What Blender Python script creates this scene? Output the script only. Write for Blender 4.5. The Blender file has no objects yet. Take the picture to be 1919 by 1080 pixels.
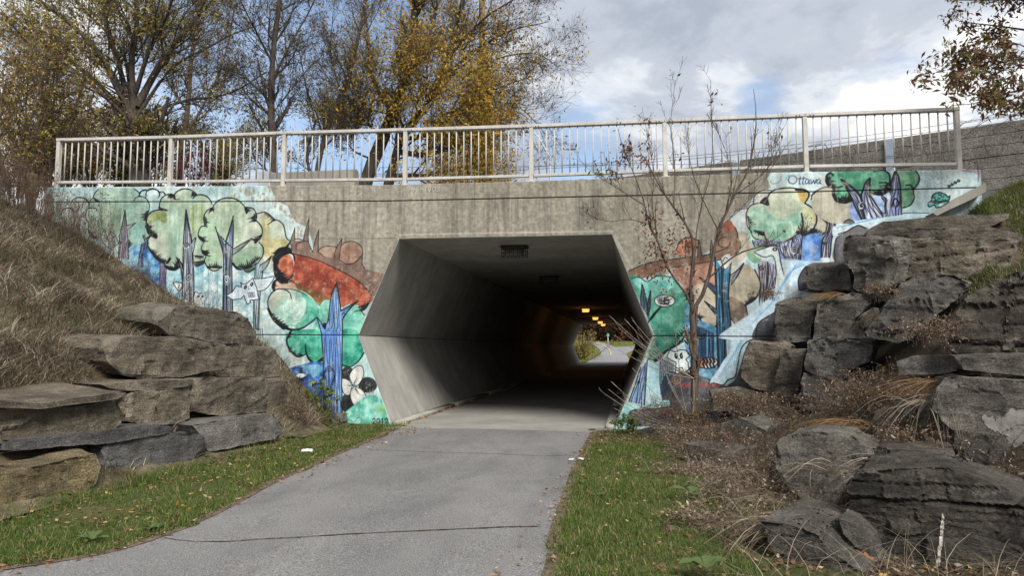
import bpy, bmesh, math, random
import numpy as np
from mathutils import noise as mnoise, Vector

S = bpy.context.scene
COL = S.collection
PI = math.pi

# ------------------------------------------------------------------ camera
F, CX, CY, HZ, EYE = 1330.0, 959.5, 540.0, 652.0, 1.6     # focal length and horizon in photograph pixels, eye height in metres
PITCH = math.atan((HZ - CY) / F)
YAW = math.atan(222.5 / math.hypot(F, HZ - CY))
WALL_D = 14.303
CAM = np.array([0.0, -WALL_D, EYE])
FWD = np.array([-math.sin(YAW) * math.cos(PITCH), math.cos(YAW) * math.cos(PITCH), math.sin(PITCH)])
RGT = np.array([math.cos(YAW), math.sin(YAW), 0.0])
UPV = np.cross(RGT, FWD)
cam_d = bpy.data.cameras.new('camera')
cam_d.sensor_width = 36.0
cam_d.lens = 36.0 * F / 1919.0
cam_d.clip_start, cam_d.clip_end = 0.05, 3000.0
cam = bpy.data.objects.new('camera', cam_d)
COL.objects.link(cam)
cam.location = CAM
cam.rotation_euler = (PI / 2 + PITCH, 0.0, YAW)
S.camera = cam

# ------------------------------------------------------------------ world: broken cloud over a clear sky
SUN_EL, SUN_AZ = math.radians(42), math.radians(150)      # azimuth clockwise from +Y: behind the camera, to its right
W = bpy.data.worlds.new('World'); S.world = W; W.use_nodes = True
nt = W.node_tree; N = nt.nodes; L = nt.links; N.clear()
def nn(t, **k):
    n = N.new(t)
    for a, b in k.items(): setattr(n, a, b)
    return n
out = nn('ShaderNodeOutputWorld')
sky = nn('ShaderNodeTexSky', sky_type='NISHITA'); sky.sun_disc = False
sky.sun_elevation = SUN_EL; sky.sun_rotation = SUN_AZ
bg_sky = nn('ShaderNodeBackground'); bg_sky.inputs[1].default_value = 0.15
L.new(sky.outputs[0], bg_sky.inputs[0])
tc = nn('ShaderNodeTexCoord')
sep = nn('ShaderNodeSeparateXYZ'); L.new(tc.outputs['Generated'], sep.inputs[0])
def wmath(op, a, b=None, c=None, clamp=False):
    n = nn('ShaderNodeMath', operation=op); n.use_clamp = clamp
    for i, v in enumerate((a, b, c)):
        if v is None: continue
        if isinstance(v, (int, float)): n.inputs[i].default_value = v
        else: L.new(v, n.inputs[i])
    return n.outputs[0]
# project the direction onto a flat cloud layer so clouds flatten towards the horizon
zz = wmath('ADD', wmath('MAXIMUM', sep.outputs[2], 0.0), 0.22)
comb = nn('ShaderNodeCombineXYZ')
L.new(wmath('DIVIDE', sep.outputs[0], zz), comb.inputs[0]); L.new(wmath('DIVIDE', sep.outputs[1], zz), comb.inputs[1])
def wnoise(scale, detail, rough, off, dist=0.0):
    mp = nn('ShaderNodeMapping'); mp.inputs['Location'].default_value = off
    L.new(comb.outputs[0], mp.inputs[0])
    n = nn('ShaderNodeTexNoise'); n.inputs['Scale'].default_value = scale; n.inputs['Detail'].default_value = detail
    n.inputs['Roughness'].default_value = rough; n.inputs['Distortion'].default_value = dist
    L.new(mp.outputs[0], n.inputs['Vector']); return n.outputs['Fac']
def wramp(v, stops):
    r = nn('ShaderNodeValToRGB'); e = r.color_ramp.elements
    while len(e) < len(stops): e.new(0.5)
    for q, (p, c) in zip(e, stops): q.position = p; q.color = (*c, 1) if len(c) == 3 else c
    r.color_ramp.interpolation = 'EASE'
    L.new(v, r.inputs[0]); return r.outputs[0]
shade = wnoise(0.95, 7, 0.58, (3.1, 1.7, 0.0), 0.5)
wisps = wnoise(2.6, 8, 0.6, (7.3, 2.2, 0.4), 0.3)
mixed = wmath('ADD', wmath('MULTIPLY', wmath('SUBTRACT', wmath('ADD', wmath('MULTIPLY', shade, 0.68), wmath('MULTIPLY', wisps, 0.32)), 0.5), 2.3), 0.5)
cloud_col = wramp(mixed, [(0.28, (0.36, 0.40, 0.475)), (0.42, (0.47, 0.51, 0.58)), (0.52, (0.66, 0.69, 0.735)), (0.62, (0.95, 0.95, 0.95))])
bg_cloud = nn('ShaderNodeBackground'); bg_cloud.inputs[1].default_value = 1.0
L.new(cloud_col, bg_cloud.inputs[0])
holes = wnoise(1.25, 7, 0.6, (0.0, 5.2, 0.9), 0.4)
def hole_at(px, py, rad):
    d = FWD * F + RGT * (px - CX) - UPV * (py - CY); d = d / np.linalg.norm(d)
    v = nn('ShaderNodeVectorMath', operation='DOT_PRODUCT'); L.new(tc.outputs['Generated'], v.inputs[0]); v.inputs[1].default_value = d
    return wmath('SUBTRACT', 1.0, wmath('DIVIDE', wmath('SUBTRACT', 1.0, v.outputs['Value']), 1 - math.cos(rad)), clamp=True)
hh = wmath('ADD', wmath('MULTIPLY', hole_at(600, 90, 0.27), 0.34), wmath('MULTIPLY', hole_at(1425, 192, 0.05), 0.19))
hh = wmath('ADD', hh, wmath('MULTIPLY', hole_at(1080, 290, 0.12), 0.16))
clear = wramp(wmath('ADD', holes, hh), [(0.57, (0, 0, 0)), (0.76, (0.85, 0.85, 0.85))])
mixw = nn('ShaderNodeMixShader')
L.new(clear, mixw.inputs[0]); L.new(bg_cloud.outputs[0], mixw.inputs[1]); L.new(bg_sky.outputs[0], mixw.inputs[2])
L.new(mixw.outputs[0], out.inputs[0])

# ------------------------------------------------------------------ the sun behind thin cloud
sun_d = bpy.data.lights.new('sun', 'SUN'); sun_d.energy = 4.4; sun_d.angle = math.radians(24); sun_d.color = (1.0, 0.95, 0.87)
sun = bpy.data.objects.new('sun', sun_d); COL.objects.link(sun)
sdir = Vector((math.sin(SUN_AZ) * math.cos(SUN_EL), math.cos(SUN_AZ) * math.cos(SUN_EL), math.sin(SUN_EL)))
sun.rotation_euler = sdir.to_track_quat('Z', 'Y').to_euler()
S.view_settings.view_transform = 'Standard'; S.view_settings.look = 'None'
S.view_settings.gamma = 1.0; S.view_settings.use_curve_mapping = False
S.view_settings.exposure = 0.34
S.cycles.use_denoising = True; S.cycles.denoiser = 'OPENIMAGEDENOISE'; S.cycles.denoising_input_passes = 'RGB_ALBEDO_NORMAL'; S.cycles.denoising_prefilter = 'NONE'; S.cycles.use_adaptive_sampling = False
S.cycles.sample_clamp_indirect = 1.0; S.cycles.use_guiding = False
S.cycles.max_bounces = 8; S.cycles.diffuse_bounces = 5; S.cycles.transparent_max_bounces = 8

# ------------------------------------------------------------------ projecting photograph pixels onto planes of the place
def ray(x, y): return FWD * F + RGT * (x - CX) - UPV * (y - CY)
def on_y(x, y, Y=0.0):
    d = ray(x, y); return CAM + d * ((Y - CAM[1]) / d[1])
def on_x(x, y, X):
    d = ray(x, y); return CAM + d * (X / d[0])
def on_z(x, y, z=0.0):
    d = ray(x, y); return CAM + d * ((z - CAM[2]) / d[2])
def on_plane(x, y, P, n):
    d = ray(x, y); return CAM + d * (np.dot(P - CAM, n) / np.dot(d, n))

# ------------------------------------------------------------------ helpers
def tag(o, label=None, cat=None, group=None, kind=None):
    if label: o['label'] = label
    if cat: o['category'] = cat
    if group: o['group'] = group
    if kind: o['kind'] = kind
    return o
def empty(name, loc=(0, 0, 0), label=None, cat=None, group=None):
    o = bpy.data.objects.new(name, None); COL.objects.link(o); o.location = loc
    o.empty_display_size = 0.2
    return tag(o, label, cat, group)
def link(name, me, mat=None, parent=None):
    o = bpy.data.objects.new(name, me); COL.objects.link(o)
    if mat is not None and len(me.materials) == 0: me.materials.append(mat)
    if parent is not None: o.parent = parent
    return o
def place(o, parent):                                   # parent a world-space mesh under an Empty that stands elsewhere
    o.parent = parent; o.location = -parent.location
    return o
def mesh(name, V, Fc, mat=None, parent=None, smooth=False):
    """V (n,3); Fc an (m,k) array or a list of tuples"""
    me = bpy.data.meshes.new(name)
    V = np.asarray(V, dtype=np.float32)
    if isinstance(Fc, np.ndarray):
        m, k = Fc.shape
        me.vertices.add(len(V)); me.vertices.foreach_set('co', V.ravel())
        me.loops.add(m * k); me.loops.foreach_set('vertex_index', Fc.astype(np.int32).ravel())
        me.polygons.add(m); me.polygons.foreach_set('loop_start', np.arange(0, m * k, k, dtype=np.int32))
        me.update(calc_edges=True)
    else:
        me.from_pydata([tuple(map(float, v)) for v in V], [], Fc)
    if smooth: me.polygons.foreach_set('use_smooth', np.ones(len(me.polygons), dtype=bool))
    o = link(name, me, mat)
    if parent is not None: place(o, parent)
    return o
BOX_F = [(0, 3, 2, 1), (4, 5, 6, 7), (0, 1, 5, 4), (1, 2, 6, 5), (2, 3, 7, 6), (3, 0, 4, 7)]
def box_v(x0, x1, y0, y1, z0, z1):
    return [(x0, y0, z0), (x1, y0, z0), (x1, y1, z0), (x0, y1, z0), (x0, y0, z1), (x1, y0, z1), (x1, y1, z1), (x0, y1, z1)]
def bm_obj(name, bm, mat, parent=None, smooth=False, bevel=0.0):
    if bevel > 0:
        bmesh.ops.bevel(bm, geom=[e for e in bm.edges], offset=bevel, segments=1, affect='EDGES', profile=0.5)
    me = bpy.data.meshes.new(name); bm.to_mesh(me); bm.free()
    if smooth: me.polygons.foreach_set('use_smooth', np.ones(len(me.polygons), dtype=bool))
    o = link(name, me, mat)
    if parent is not None: place(o, parent)
    return o
def box(name, x0, x1, y0, y1, z0, z1, mat, parent=None, bevel=0.0):
    bm = bmesh.new(); vs = [bm.verts.new(v) for v in box_v(x0, x1, y0, y1, z0, z1)]
    for f in BOX_F: bm.faces.new([vs[i] for i in f])
    return bm_obj(name, bm, mat, parent, bevel=bevel)
def prism_xz(name, pts, y0, y1, mat, parent=None, bevel=0.0):
    """polygon in the XZ plane (list of (x,z), anticlockwise seen from -Y) extruded from y0 to y1"""
    bm = bmesh.new()
    a = [bm.verts.new((x, y0, z)) for x, z in pts]; b = [bm.verts.new((x, y1, z)) for x, z in pts]
    n = len(pts)
    bm.faces.new(a); bm.faces.new(b[::-1])
    for i in range(n): bm.faces.new((a[(i + 1) % n], a[i], b[i], b[(i + 1) % n]))
    bmesh.ops.recalc_face_normals(bm, faces=bm.faces)
    if bevel > 0:
        es = [e for e in bm.edges if abs(e.verts[0].co.y - y0) < 1e-6 and abs(e.verts[1].co.y - y0) < 1e-6]
        bmesh.ops.bevel(bm, geom=es, offset=bevel, segments=1, affect='EDGES', profile=0.5)
    bmesh.ops.triangulate(bm, faces=[f for f in bm.faces if len(f.verts) > 4])
    return bm_obj(name, bm, mat, parent)
def nrm(v): return v / np.maximum(np.linalg.norm(v, axis=-1, keepdims=True), 1e-9)
def cr(pts, n=8, closed=False):
    """Catmull-Rom through points, any dimension"""
    P = np.asarray(pts, float)
    if len(P) < 3: return P
    if closed: Q = np.vstack([P[-1], P, P[0], P[1]])
    else: Q = np.vstack([2 * P[0] - P[1], P, 2 * P[-1] - P[-2]])
    t = np.linspace(0, 1, n, endpoint=False)[:, None]
    o = []
    for i in range(1, len(Q) - 2):
        a, b, c, d = Q[i - 1], Q[i], Q[i + 1], Q[i + 2]
        o.append(0.5 * (2 * b + (c - a) * t + (2 * a - 5 * b + 4 * c - d) * t * t + (3 * b - a - 3 * c + d) * t ** 3))
    o = np.vstack(o)
    return o if closed else np.vstack([o, P[-1]])
def resample(P, n):
    P = np.asarray(P, float); d = np.r_[0, np.cumsum(np.linalg.norm(np.diff(P, axis=0), axis=1))]
    t = np.linspace(0, d[-1], n)
    return np.stack([np.interp(t, d, P[:, k]) for k in range(P.shape[1])], 1)
def tubes(pts, rad, k=4):
    """pts (n,m,3), rad (n,m) -> V, F for n open tapered tubes"""
    n, m, _ = pts.shape
    tan = nrm(np.gradient(pts, axis=1))
    ref = np.where(np.abs(tan[..., 2:3]) > 0.85, np.array([1.0, 0.2, 0.0]), np.array([0.1, 0.2, 1.0]))
    u = nrm(np.cross(tan, ref)); w = np.cross(tan, u)
    a = np.arange(k) * 2 * PI / k
    ring = pts[:, :, None, :] + rad[:, :, None, None] * (np.cos(a)[None, None, :, None] * u[:, :, None, :] + np.sin(a)[None, None, :, None] * w[:, :, None, :])
    V = ring.reshape(-1, 3)
    idx = np.arange(n * m * k).reshape(n, m, k)
    A = idx[:, :-1, :]; B = np.roll(A, -1, axis=2); C = idx[:, 1:, :]; Dd = np.roll(C, -1, axis=2)
    return V, np.stack([A, B, Dd, C], -1).reshape(-1, 4)
class Geo:
    def __init__(s): s.V, s.F, s.n = [], [], 0
    def add(s, V, Fc):
        V = np.asarray(V, float); Fc = np.asarray(Fc)
        s.V.append(V); s.F.append(Fc + s.n); s.n += len(V); return s
    def tube(s, pts, r0, r1=None, k=6, n=None):
        P = np.asarray(pts, float)
        if n: P = resample(P, n)
        r = np.linspace(r0, r0 if r1 is None else r1, len(P)) if np.isscalar(r0) else np.asarray(r0)
        return s.add(*tubes(P[None], r[None], k))
    def box(s, *a): return s.add(box_v(*a), np.array(BOX_F))
    def obj(s, name, mat, parent=None, smooth=False):
        return mesh(name, np.vstack(s.V), np.vstack(s.F), mat, parent, smooth)
def ribbons(pts, wid, side):
    """pts (n,m,3), wid (n,m), side (n,3): flat blades"""
    n, m, _ = pts.shape
    a = pts - side[:, None, :] * wid[..., None] * 0.5; b = pts + side[:, None, :] * wid[..., None] * 0.5
    V = np.stack([a, b], 2).reshape(-1, 3)
    idx = np.arange(n * m * 2).reshape(n, m, 2)
    Fc = np.stack([idx[:, :-1, 0], idx[:, :-1, 1], idx[:, 1:, 1], idx[:, 1:, 0]], -1).reshape(-1, 4)
    return V, Fc
def blades(rng, base, h, bend, width, m=4, lean=None, field=None):
    """curved grass blades growing from base points"""
    n = len(base); az = rng.uniform(0, 2 * PI, n)
    if field: az = np.array([9.0 * mnoise.noise(Vector((p[0] * field, p[1] * field, p[2] * field))) for p in base]) + rng.normal(0, 0.55, n)
    d = np.stack([np.cos(az), np.sin(az), np.zeros(n)], 1)
    if lean is not None: d = nrm(d + np.asarray(lean)[None])
    t = np.linspace(0, 1, m)[None, :, None]
    b = (bend * rng.uniform(0.4, 1.4, n))[:, None, None]; hh = h[:, None, None]
    P = base[:, None, :] + d[:, None, :] * hh * b * t ** 1.8 + np.array([0, 0, 1.0]) * hh * (t - 0.35 * np.minimum(b, 1.6) * t ** 2.2)
    wd = (width * rng.uniform(0.6, 1.3, n))[:, None] * np.linspace(1, 0.15, m)[None]
    sa = az + PI / 2 + rng.uniform(-0.6, 0.6, n)
    side = np.stack([np.cos(sa), np.sin(sa), np.zeros(n)], 1)
    return ribbons(P, wd, side)
def leaves(rng, pos, size, droop=0.3, asp=0.42, dirs=None):
    """diamond leaves, each an island of two triangles folded along the midrib"""
    n = len(pos)
    d = nrm(rng.normal(size=(n, 3))) if dirs is None else nrm(dirs + rng.normal(size=(n, 3)) * 0.55)
    d[:, 2] -= droop; d = nrm(d)
    s = nrm(np.cross(d, rng.normal(size=(n, 3)))); q = np.cross(d, s)
    sz = (size * rng.uniform(0.45, 1.55, n))[:, None]
    mid = pos + d * sz * 0.45
    V = np.stack([pos, mid + s * sz * asp * 0.5 + q * sz * 0.08, pos + d * sz, mid - s * sz * asp * 0.5 + q * sz * 0.08], 1).reshape(-1, 3)
    return V, np.arange(n * 4).reshape(n, 4)
def sprout(rng, pts, rad, per, lo, hi, ang=(0.5, 1.0), up=0.15, curl=0.12, m=5, t0=0.2, jit=0.18, thin=0.55, fall=0.5, flat=0.0):
    """side shoots from every polyline: pts (n,k,3) -> (n*per,m,3)"""
    n, k, _ = pts.shape
    t = rng.uniform(t0, 1.0, n * per); pi = np.repeat(np.arange(n), per)
    f = t * (k - 1); i = np.minimum(f.astype(int), k - 2); fr = (f - i)[:, None]
    a, b = pts[pi, i], pts[pi, i + 1]
    p = a * (1 - fr) + b * fr; tan = nrm(b - a)
    r = (rad[pi, i] * (1 - fr[:, 0]) + rad[pi, i + 1] * fr[:, 0]) * thin
    perp = nrm(np.cross(tan, rng.normal(size=tan.shape)))
    an = rng.uniform(ang[0], ang[1], n * per)[:, None]
    d = nrm(tan * np.cos(an) + perp * np.sin(an) + np.array([0, 0, up]))
    if flat: d[:, 1] *= (1 - flat); d = nrm(d)
    ln = rng.uniform(lo, hi, n * per) * (1 - fall * t)
    out = [p]
    for s in range(m - 1):
        p = p + d * (ln / (m - 1))[:, None]; out.append(p)
        d = nrm(d + rng.normal(size=d.shape) * jit + np.array([0, 0, curl]))
    P = np.stack(out, 1)
    R = np.maximum(r, 0.0015)[:, None] * np.linspace(1, 0.35, m)[None]
    return P, R
# ------------------------------------------------------------------ materials
def lin(c):
    c = np.asarray(c, float) / 255.0
    return tuple(np.where(c <= 0.04045, c / 12.92, ((c + 0.055) / 1.055) ** 2.4))
class Mt:
    def __init__(s, name, rough=0.85, spec=0.25):
        s.m = bpy.data.materials.new(name); s.m.use_nodes = True
        s.t = s.m.node_tree; s.b = s.t.nodes['Principled BSDF']
        s.b.inputs['Roughness'].default_value = rough; s.b.inputs['Specular IOR Level'].default_value = spec
    def n(s, t, **k):
        x = s.t.nodes.new(t)
        for a, b in k.items(): setattr(x, a, b)
        return x
    def l(s, a, b): s.t.links.new(a, b)
    def co(s, scale=(1, 1, 1), rot=(0, 0, 0), loc=(0, 0, 0), kind='Object'):
        tcn = s.n('ShaderNodeTexCoord'); mp = s.n('ShaderNodeMapping')
        mp.inputs['Scale'].default_value = scale; mp.inputs['Rotation'].default_value = rot; mp.inputs['Location'].default_value = loc
        s.l(tcn.outputs[kind], mp.inputs[0]); return mp.outputs[0]
    def noise(s, scale, detail=5, rough=0.6, stretch=(1, 1, 1), dist=0.0, loc=(0, 0, 0), rot=(0, 0, 0)):
        x = s.n('ShaderNodeTexNoise'); x.inputs['Scale'].default_value = scale; x.inputs['Detail'].default_value = detail
        x.inputs['Roughness'].default_value = rough; x.inputs['Distortion'].default_value = dist
        s.l(s.co(stretch, rot, loc), x.inputs['Vector']); return x.outputs['Fac']
    def voro(s, scale, stretch=(1, 1, 1), feature='F1'):
        x = s.n('ShaderNodeTexVoronoi', feature=feature); x.inputs['Scale'].default_value = scale
        s.l(s.co(stretch), x.inputs['Vector']); return x.outputs['Distance']
    def ramp(s, v, stops, ease=False):
        r = s.n('ShaderNodeValToRGB'); e = r.color_ramp.elements
        while len(e) < len(stops): e.new(0.5)
        for q, (p, c) in zip(e, stops):
            q.position = p
            if not isinstance(c, (tuple, list, np.ndarray)): c = (c, c, c)
            q.color = (*[float(z) for z in c], 1)
        if ease: r.color_ramp.interpolation = 'EASE'
        s.l(v, r.inputs[0]); return r.outputs[0]
    def mix(s, f, a, b, mode='MIX'):
        x = s.n('ShaderNodeMix', data_type='RGBA', blend_type=mode)
        for i, v in ((0, f), (6, a), (7, b)):
            if isinstance(v, (int, float)): x.inputs[i].default_value = v
            elif isinstance(v, (tuple, list, np.ndarray)): x.inputs[i].default_value = (*[float(z) for z in v], 1)
            else: s.l(v, x.inputs[i])
        return x.outputs[2]
    def math(s, op, a, b=0.0, clamp=False):
        x = s.n('ShaderNodeMath', operation=op); x.use_clamp = clamp
        for i, v in enumerate((a, b)):
            if isinstance(v, (int, float)): x.inputs[i].default_value = v
            else: s.l(v, x.inputs[i])
        return x.outputs[0]
    def island(s):
        return s.n('ShaderNodeNewGeometry').outputs['Random Per Island']
    def objrand(s):
        return s.n('ShaderNodeObjectInfo').outputs['Random']
    def up(s):
        g = s.n('ShaderNodeNewGeometry'); q = s.n('ShaderNodeSeparateXYZ'); s.l(g.outputs['Normal'], q.inputs[0]); return q.outputs[2]
    def col(s, c):
        if isinstance(c, (tuple, list, np.ndarray)): s.b.inputs['Base Color'].default_value = (*[float(z) for z in c], 1)
        else: s.l(c, s.b.inputs['Base Color'])
        return s
    def bump(s, h, strength=0.4, dist=0.02):
        x = s.n('ShaderNodeBump'); x.inputs['Strength'].default_value = strength; x.inputs['Distance'].default_value = dist
        s.l(h, x.inputs['Height'])
        prev = s.b.inputs['Normal'].links
        if prev: s.l(prev[0].from_socket, x.inputs['Normal'])
        s.l(x.outputs[0], s.b.inputs['Normal']); return s
    def leafy(s, trans=0.35):
        """let some light through thin leaves"""
        tr = s.n('ShaderNodeBsdfTranslucent'); mx = s.n('ShaderNodeMixShader'); mx.inputs[0].default_value = trans
        src = s.b.inputs['Base Color'].links
        if src: s.l(src[0].from_socket, tr.inputs[0])
        else: tr.inputs[0].default_value = s.b.inputs['Base Color'].default_value
        s.l(s.b.outputs[0], mx.inputs[1]); s.l(tr.outputs[0], mx.inputs[2])
        s.l(mx.outputs[0], s.t.nodes['Material Output'].inputs[0]); return s

def concrete(name, dark, light, streak=0.5, grain=60):
    m = Mt(name, 0.9, 0.2)
    a = m.ramp(m.noise(0.9, 6, 0.6), [(0.35, dark), (0.65, light)])
    v = m.ramp(m.noise(3.0, 6, 0.65, (1, 1, 0.10)), [(0.38, 0.62), (0.62, 1.08)])
    c = m.mix(streak, a, v, 'MULTIPLY')
    g = m.ramp(m.noise(grain, 3, 0.7), [(0.3, 0.8), (0.7, 1.15)])
    c = m.mix(0.7, c, g, 'MULTIPLY')
    m.col(c).bump(m.noise(grain, 4, 0.7), 0.25, 0.006).bump(m.noise(7, 4, 0.6), 0.2, 0.02)
    return m.m
M = {}
M['tunnel'] = concrete('tunnel_concrete', (0.28, 0.275, 0.254), (0.365, 0.357, 0.332), 0.42)
M['tunnel_floor'] = concrete('floor_concrete', (0.21, 0.205, 0.19), (0.29, 0.28, 0.257), 0.15)
M['plain_concrete'] = concrete('plain_concrete', (0.17, 0.16, 0.14), (0.29, 0.275, 0.245), 0.7)
M['groove'] = concrete('groove_concrete', (0.05, 0.05, 0.045), (0.09, 0.09, 0.08), 0.3)

# asphalt with pale aggregate showing through
m = Mt('path_asphalt', 0.92, 0.2)
base = m.ramp(m.noise(0.55, 5, 0.6), [(0.32, (0.122, 0.119, 0.119)), (0.68, (0.166, 0.163, 0.162))])
sp = m.ramp(m.noise(95, 2, 0.8), [(0.30, 0.35), (0.5, 0.95), (0.66, 2.0)])
c = m.mix(0.85, base, sp, 'MULTIPLY')
gr = m.ramp(m.voro(55), [(0.08, (0.40, 0.39, 0.38)), (0.22, (0, 0, 0))])
c = m.mix(0.45, c, gr, 'ADD')
st = m.ramp(m.noise(1.3, 5, 0.65, (1, 0.35, 1), 0.6), [(0.46, 1.05), (0.70, 0.80)])
c = m.mix(1.0, c, st, 'MULTIPLY')
m.col(c).bump(m.noise(110, 3, 0.7), 0.5, 0.006)
M['asphalt'] = m.m
m = Mt('far_asphalt', 0.9); m.col(m.ramp(m.noise(0.6, 4), [(0.3, (0.16, 0.16, 0.17)), (0.7, (0.22, 0.22, 0.23))])); M['far_asphalt'] = m.m
m = Mt('crack_fill', 0.95); m.col(m.ramp(m.noise(9, 4, 0.6), [(0.42, (0.022, 0.02, 0.018)), (0.6, (0.10, 0.065, 0.04))])); M['crack'] = m.m
m = Mt('yellow_paint', 0.8); m.col(m.ramp(m.noise(8, 3), [(0.3, (0.45, 0.36, 0.14)), (0.7, (0.58, 0.5, 0.25))])); M['yellow_paint'] = m.m

def soil(name, stops, scale=2.2, grain=45):
    m = Mt(name, 0.95, 0.1)
    c = m.ramp(m.noise(scale, 7, 0.65), stops)
    c = m.mix(0.8, c, m.ramp(m.noise(grain, 4, 0.75), [(0.3, 0.45), (0.7, 1.5)]), 'MULTIPLY')
    m.col(c).bump(m.noise(grain, 5, 0.7), 0.8, 0.02).bump(m.noise(9, 5, 0.6), 0.5, 0.05)
    return m.m
M['soil'] = soil('lawn_soil', [(0.35, (0.045, 0.06, 0.018)), (0.55, (0.07, 0.075, 0.028)), (0.7, (0.13, 0.10, 0.06))])
M['thatch'] = soil('bank_thatch', [(0.32, (0.06, 0.055, 0.032)), (0.5, (0.125, 0.10, 0.068)), (0.68, (0.22, 0.18, 0.13))], 1.7, 60)
M['dark_soil'] = soil('dark_soil', [(0.35, (0.03, 0.026, 0.02)), (0.65, (0.085, 0.07, 0.05))])
M['ground'] = soil('open_ground', [(0.35, (0.06, 0.065, 0.03)), (0.65, (0.10, 0.095, 0.055))], 0.3, 6)
M['far_grass'] = soil('far_grass', [(0.35, (0.075, 0.095, 0.02)), (0.65, (0.13, 0.135, 0.04))], 0.5, 14)
M['edge_dirt'] = soil('edge_dirt', [(0.35, (0.07, 0.055, 0.035)), (0.65, (0.20, 0.155, 0.115))], 6, 70)

def bladem(name, stops, trans=0.3, rough=0.7):
    m = Mt(name, rough, 0.2)
    m.col(m.ramp(m.island(), stops)); m.leafy(trans); return m.m
M['grass'] = bladem('lawn_grass', [(0.0, (0.032, 0.068, 0.010)), (0.4, (0.066, 0.118, 0.019)), (0.74, (0.112, 0.160, 0.034)), (0.86, (0.20, 0.18, 0.07)), (1.0, (0.32, 0.25, 0.14))])
M['dry_grass'] = bladem('dry_grass', [(0.0, (0.06, 0.047, 0.033)), (0.35, (0.145, 0.112, 0.076)), (0.65, (0.25, 0.205, 0.148)), (0.88, (0.40, 0.345, 0.265)), (0.93, (0.07, 0.085, 0.03)), (1.0, (0.1, 0.115, 0.035))], 0.2)
M['grey_grass'] = bladem('grey_dry_grass', [(0.0, (0.10, 0.08, 0.062)), (0.5, (0.24, 0.20, 0.155)), (0.85, (0.40, 0.345, 0.28)), (1.0, (0.55, 0.49, 0.42))], 0.2)
M['olive_grass'] = bladem('olive_grass', [(0.0, (0.05, 0.065, 0.025)), (0.6, (0.10, 0.115, 0.045)), (1.0, (0.19, 0.18, 0.09))])
M['crest_grass'] = bladem('crest_grass', [(0.0, (0.07, 0.10, 0.025)), (0.6, (0.13, 0.165, 0.05)), (0.9, (0.24, 0.22, 0.10)), (1.0, (0.30, 0.26, 0.14))])
M['straw'] = bladem('straw', [(0.0, (0.09, 0.055, 0.026)), (0.5, (0.19, 0.115, 0.055)), (1.0, (0.31, 0.215, 0.125))], 0.2)
M['dead_leaf'] = bladem('dead_leaf', [(0.0, (0.065, 0.038, 0.024)), (0.5, (0.14, 0.092, 0.058)), (0.85, (0.25, 0.185, 0.125)), (1.0, (0.42, 0.345, 0.265))], 0.2)
M['litter'] = bladem('litter_leaf', [(0.0, (0.09, 0.045, 0.025)), (0.4, (0.20, 0.10, 0.05)), (0.7, (0.30, 0.19, 0.10)), (0.9, (0.42, 0.30, 0.17)), (1.0, (0.55, 0.33, 0.06))], 0.15)
M['oak_leaf'] = bladem('oak_leaf', [(0.0, (0.15, 0.07, 0.035)), (1.0, (0.24, 0.13, 0.065))], 0.15)
M['gold_leaf'] = bladem('gold_leaf', [(0.0, (0.20, 0.165, 0.032)), (0.35, (0.42, 0.295, 0.05)), (0.7, (0.60, 0.42, 0.075)), (0.88, (0.58, 0.31, 0.07)), (1.0, (0.36, 0.19, 0.08))], 0.5)
M['olive_leaf'] = bladem('olive_leaf', [(0.0, (0.15, 0.14, 0.03)), (0.5, (0.28, 0.23, 0.05)), (0.85, (0.42, 0.34, 0.08)), (1.0, (0.30, 0.18, 0.07))], 0.45)
M['brown_leaf'] = bladem('brown_leaf', [(0.0, (0.07, 0.035, 0.022)), (0.6, (0.16, 0.085, 0.05)), (0.9, (0.22, 0.15, 0.06)), (1.0, (0.20, 0.19, 0.06))], 0.35)
M['russet_leaf'] = bladem('russet_leaf', [(0.0, (0.065, 0.028, 0.018)), (0.6, (0.13, 0.06, 0.038)), (1.0, (0.19, 0.10, 0.06))], 0.25)
M['maroon_leaf'] = bladem('maroon_leaf', [(0.0, (0.05, 0.012, 0.014)), (1.0, (0.12, 0.025, 0.03))], 0.3)
M['green_leaf'] = bladem('green_leaf', [(0.0, (0.05, 0.085, 0.022)), (0.6, (0.11, 0.15, 0.035)), (1.0, (0.24, 0.23, 0.05))], 0.35)
M['dock_leaf'] = bladem('dock_leaf', [(0.0, (0.055, 0.09, 0.03)), (1.0, (0.11, 0.15, 0.05))], 0.25)
def barkm(name, a, b):
    m = Mt(name, 0.95, 0.1)
    c = m.ramp(m.noise(14, 6, 0.7, (1, 1, 0.22)), [(0.35, a), (0.65, b)])
    m.col(c).bump(m.noise(26, 5, 0.7, (1, 1, 0.2)), 0.7, 0.02); return m.m
M['bark'] = barkm('bark_dark', (0.030, 0.026, 0.024), (0.085, 0.072, 0.062))
M['bark_mid'] = barkm('bark_mid', (0.055, 0.042, 0.034), (0.13, 0.10, 0.08))
M['bark_sapling'] = barkm('bark_sapling', (0.042, 0.034, 0.029), (0.125, 0.100, 0.083))
M['twig_grey'] = barkm('twig_grey', (0.14, 0.112, 0.092), (0.30, 0.25, 0.21))
M['post_wood'] = barkm('post_wood', (0.10, 0.08, 0.06), (0.22, 0.18, 0.13))
M['pole_wood'] = barkm('pole_wood', (0.14, 0.10, 0.065), (0.26, 0.19, 0.12))

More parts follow.
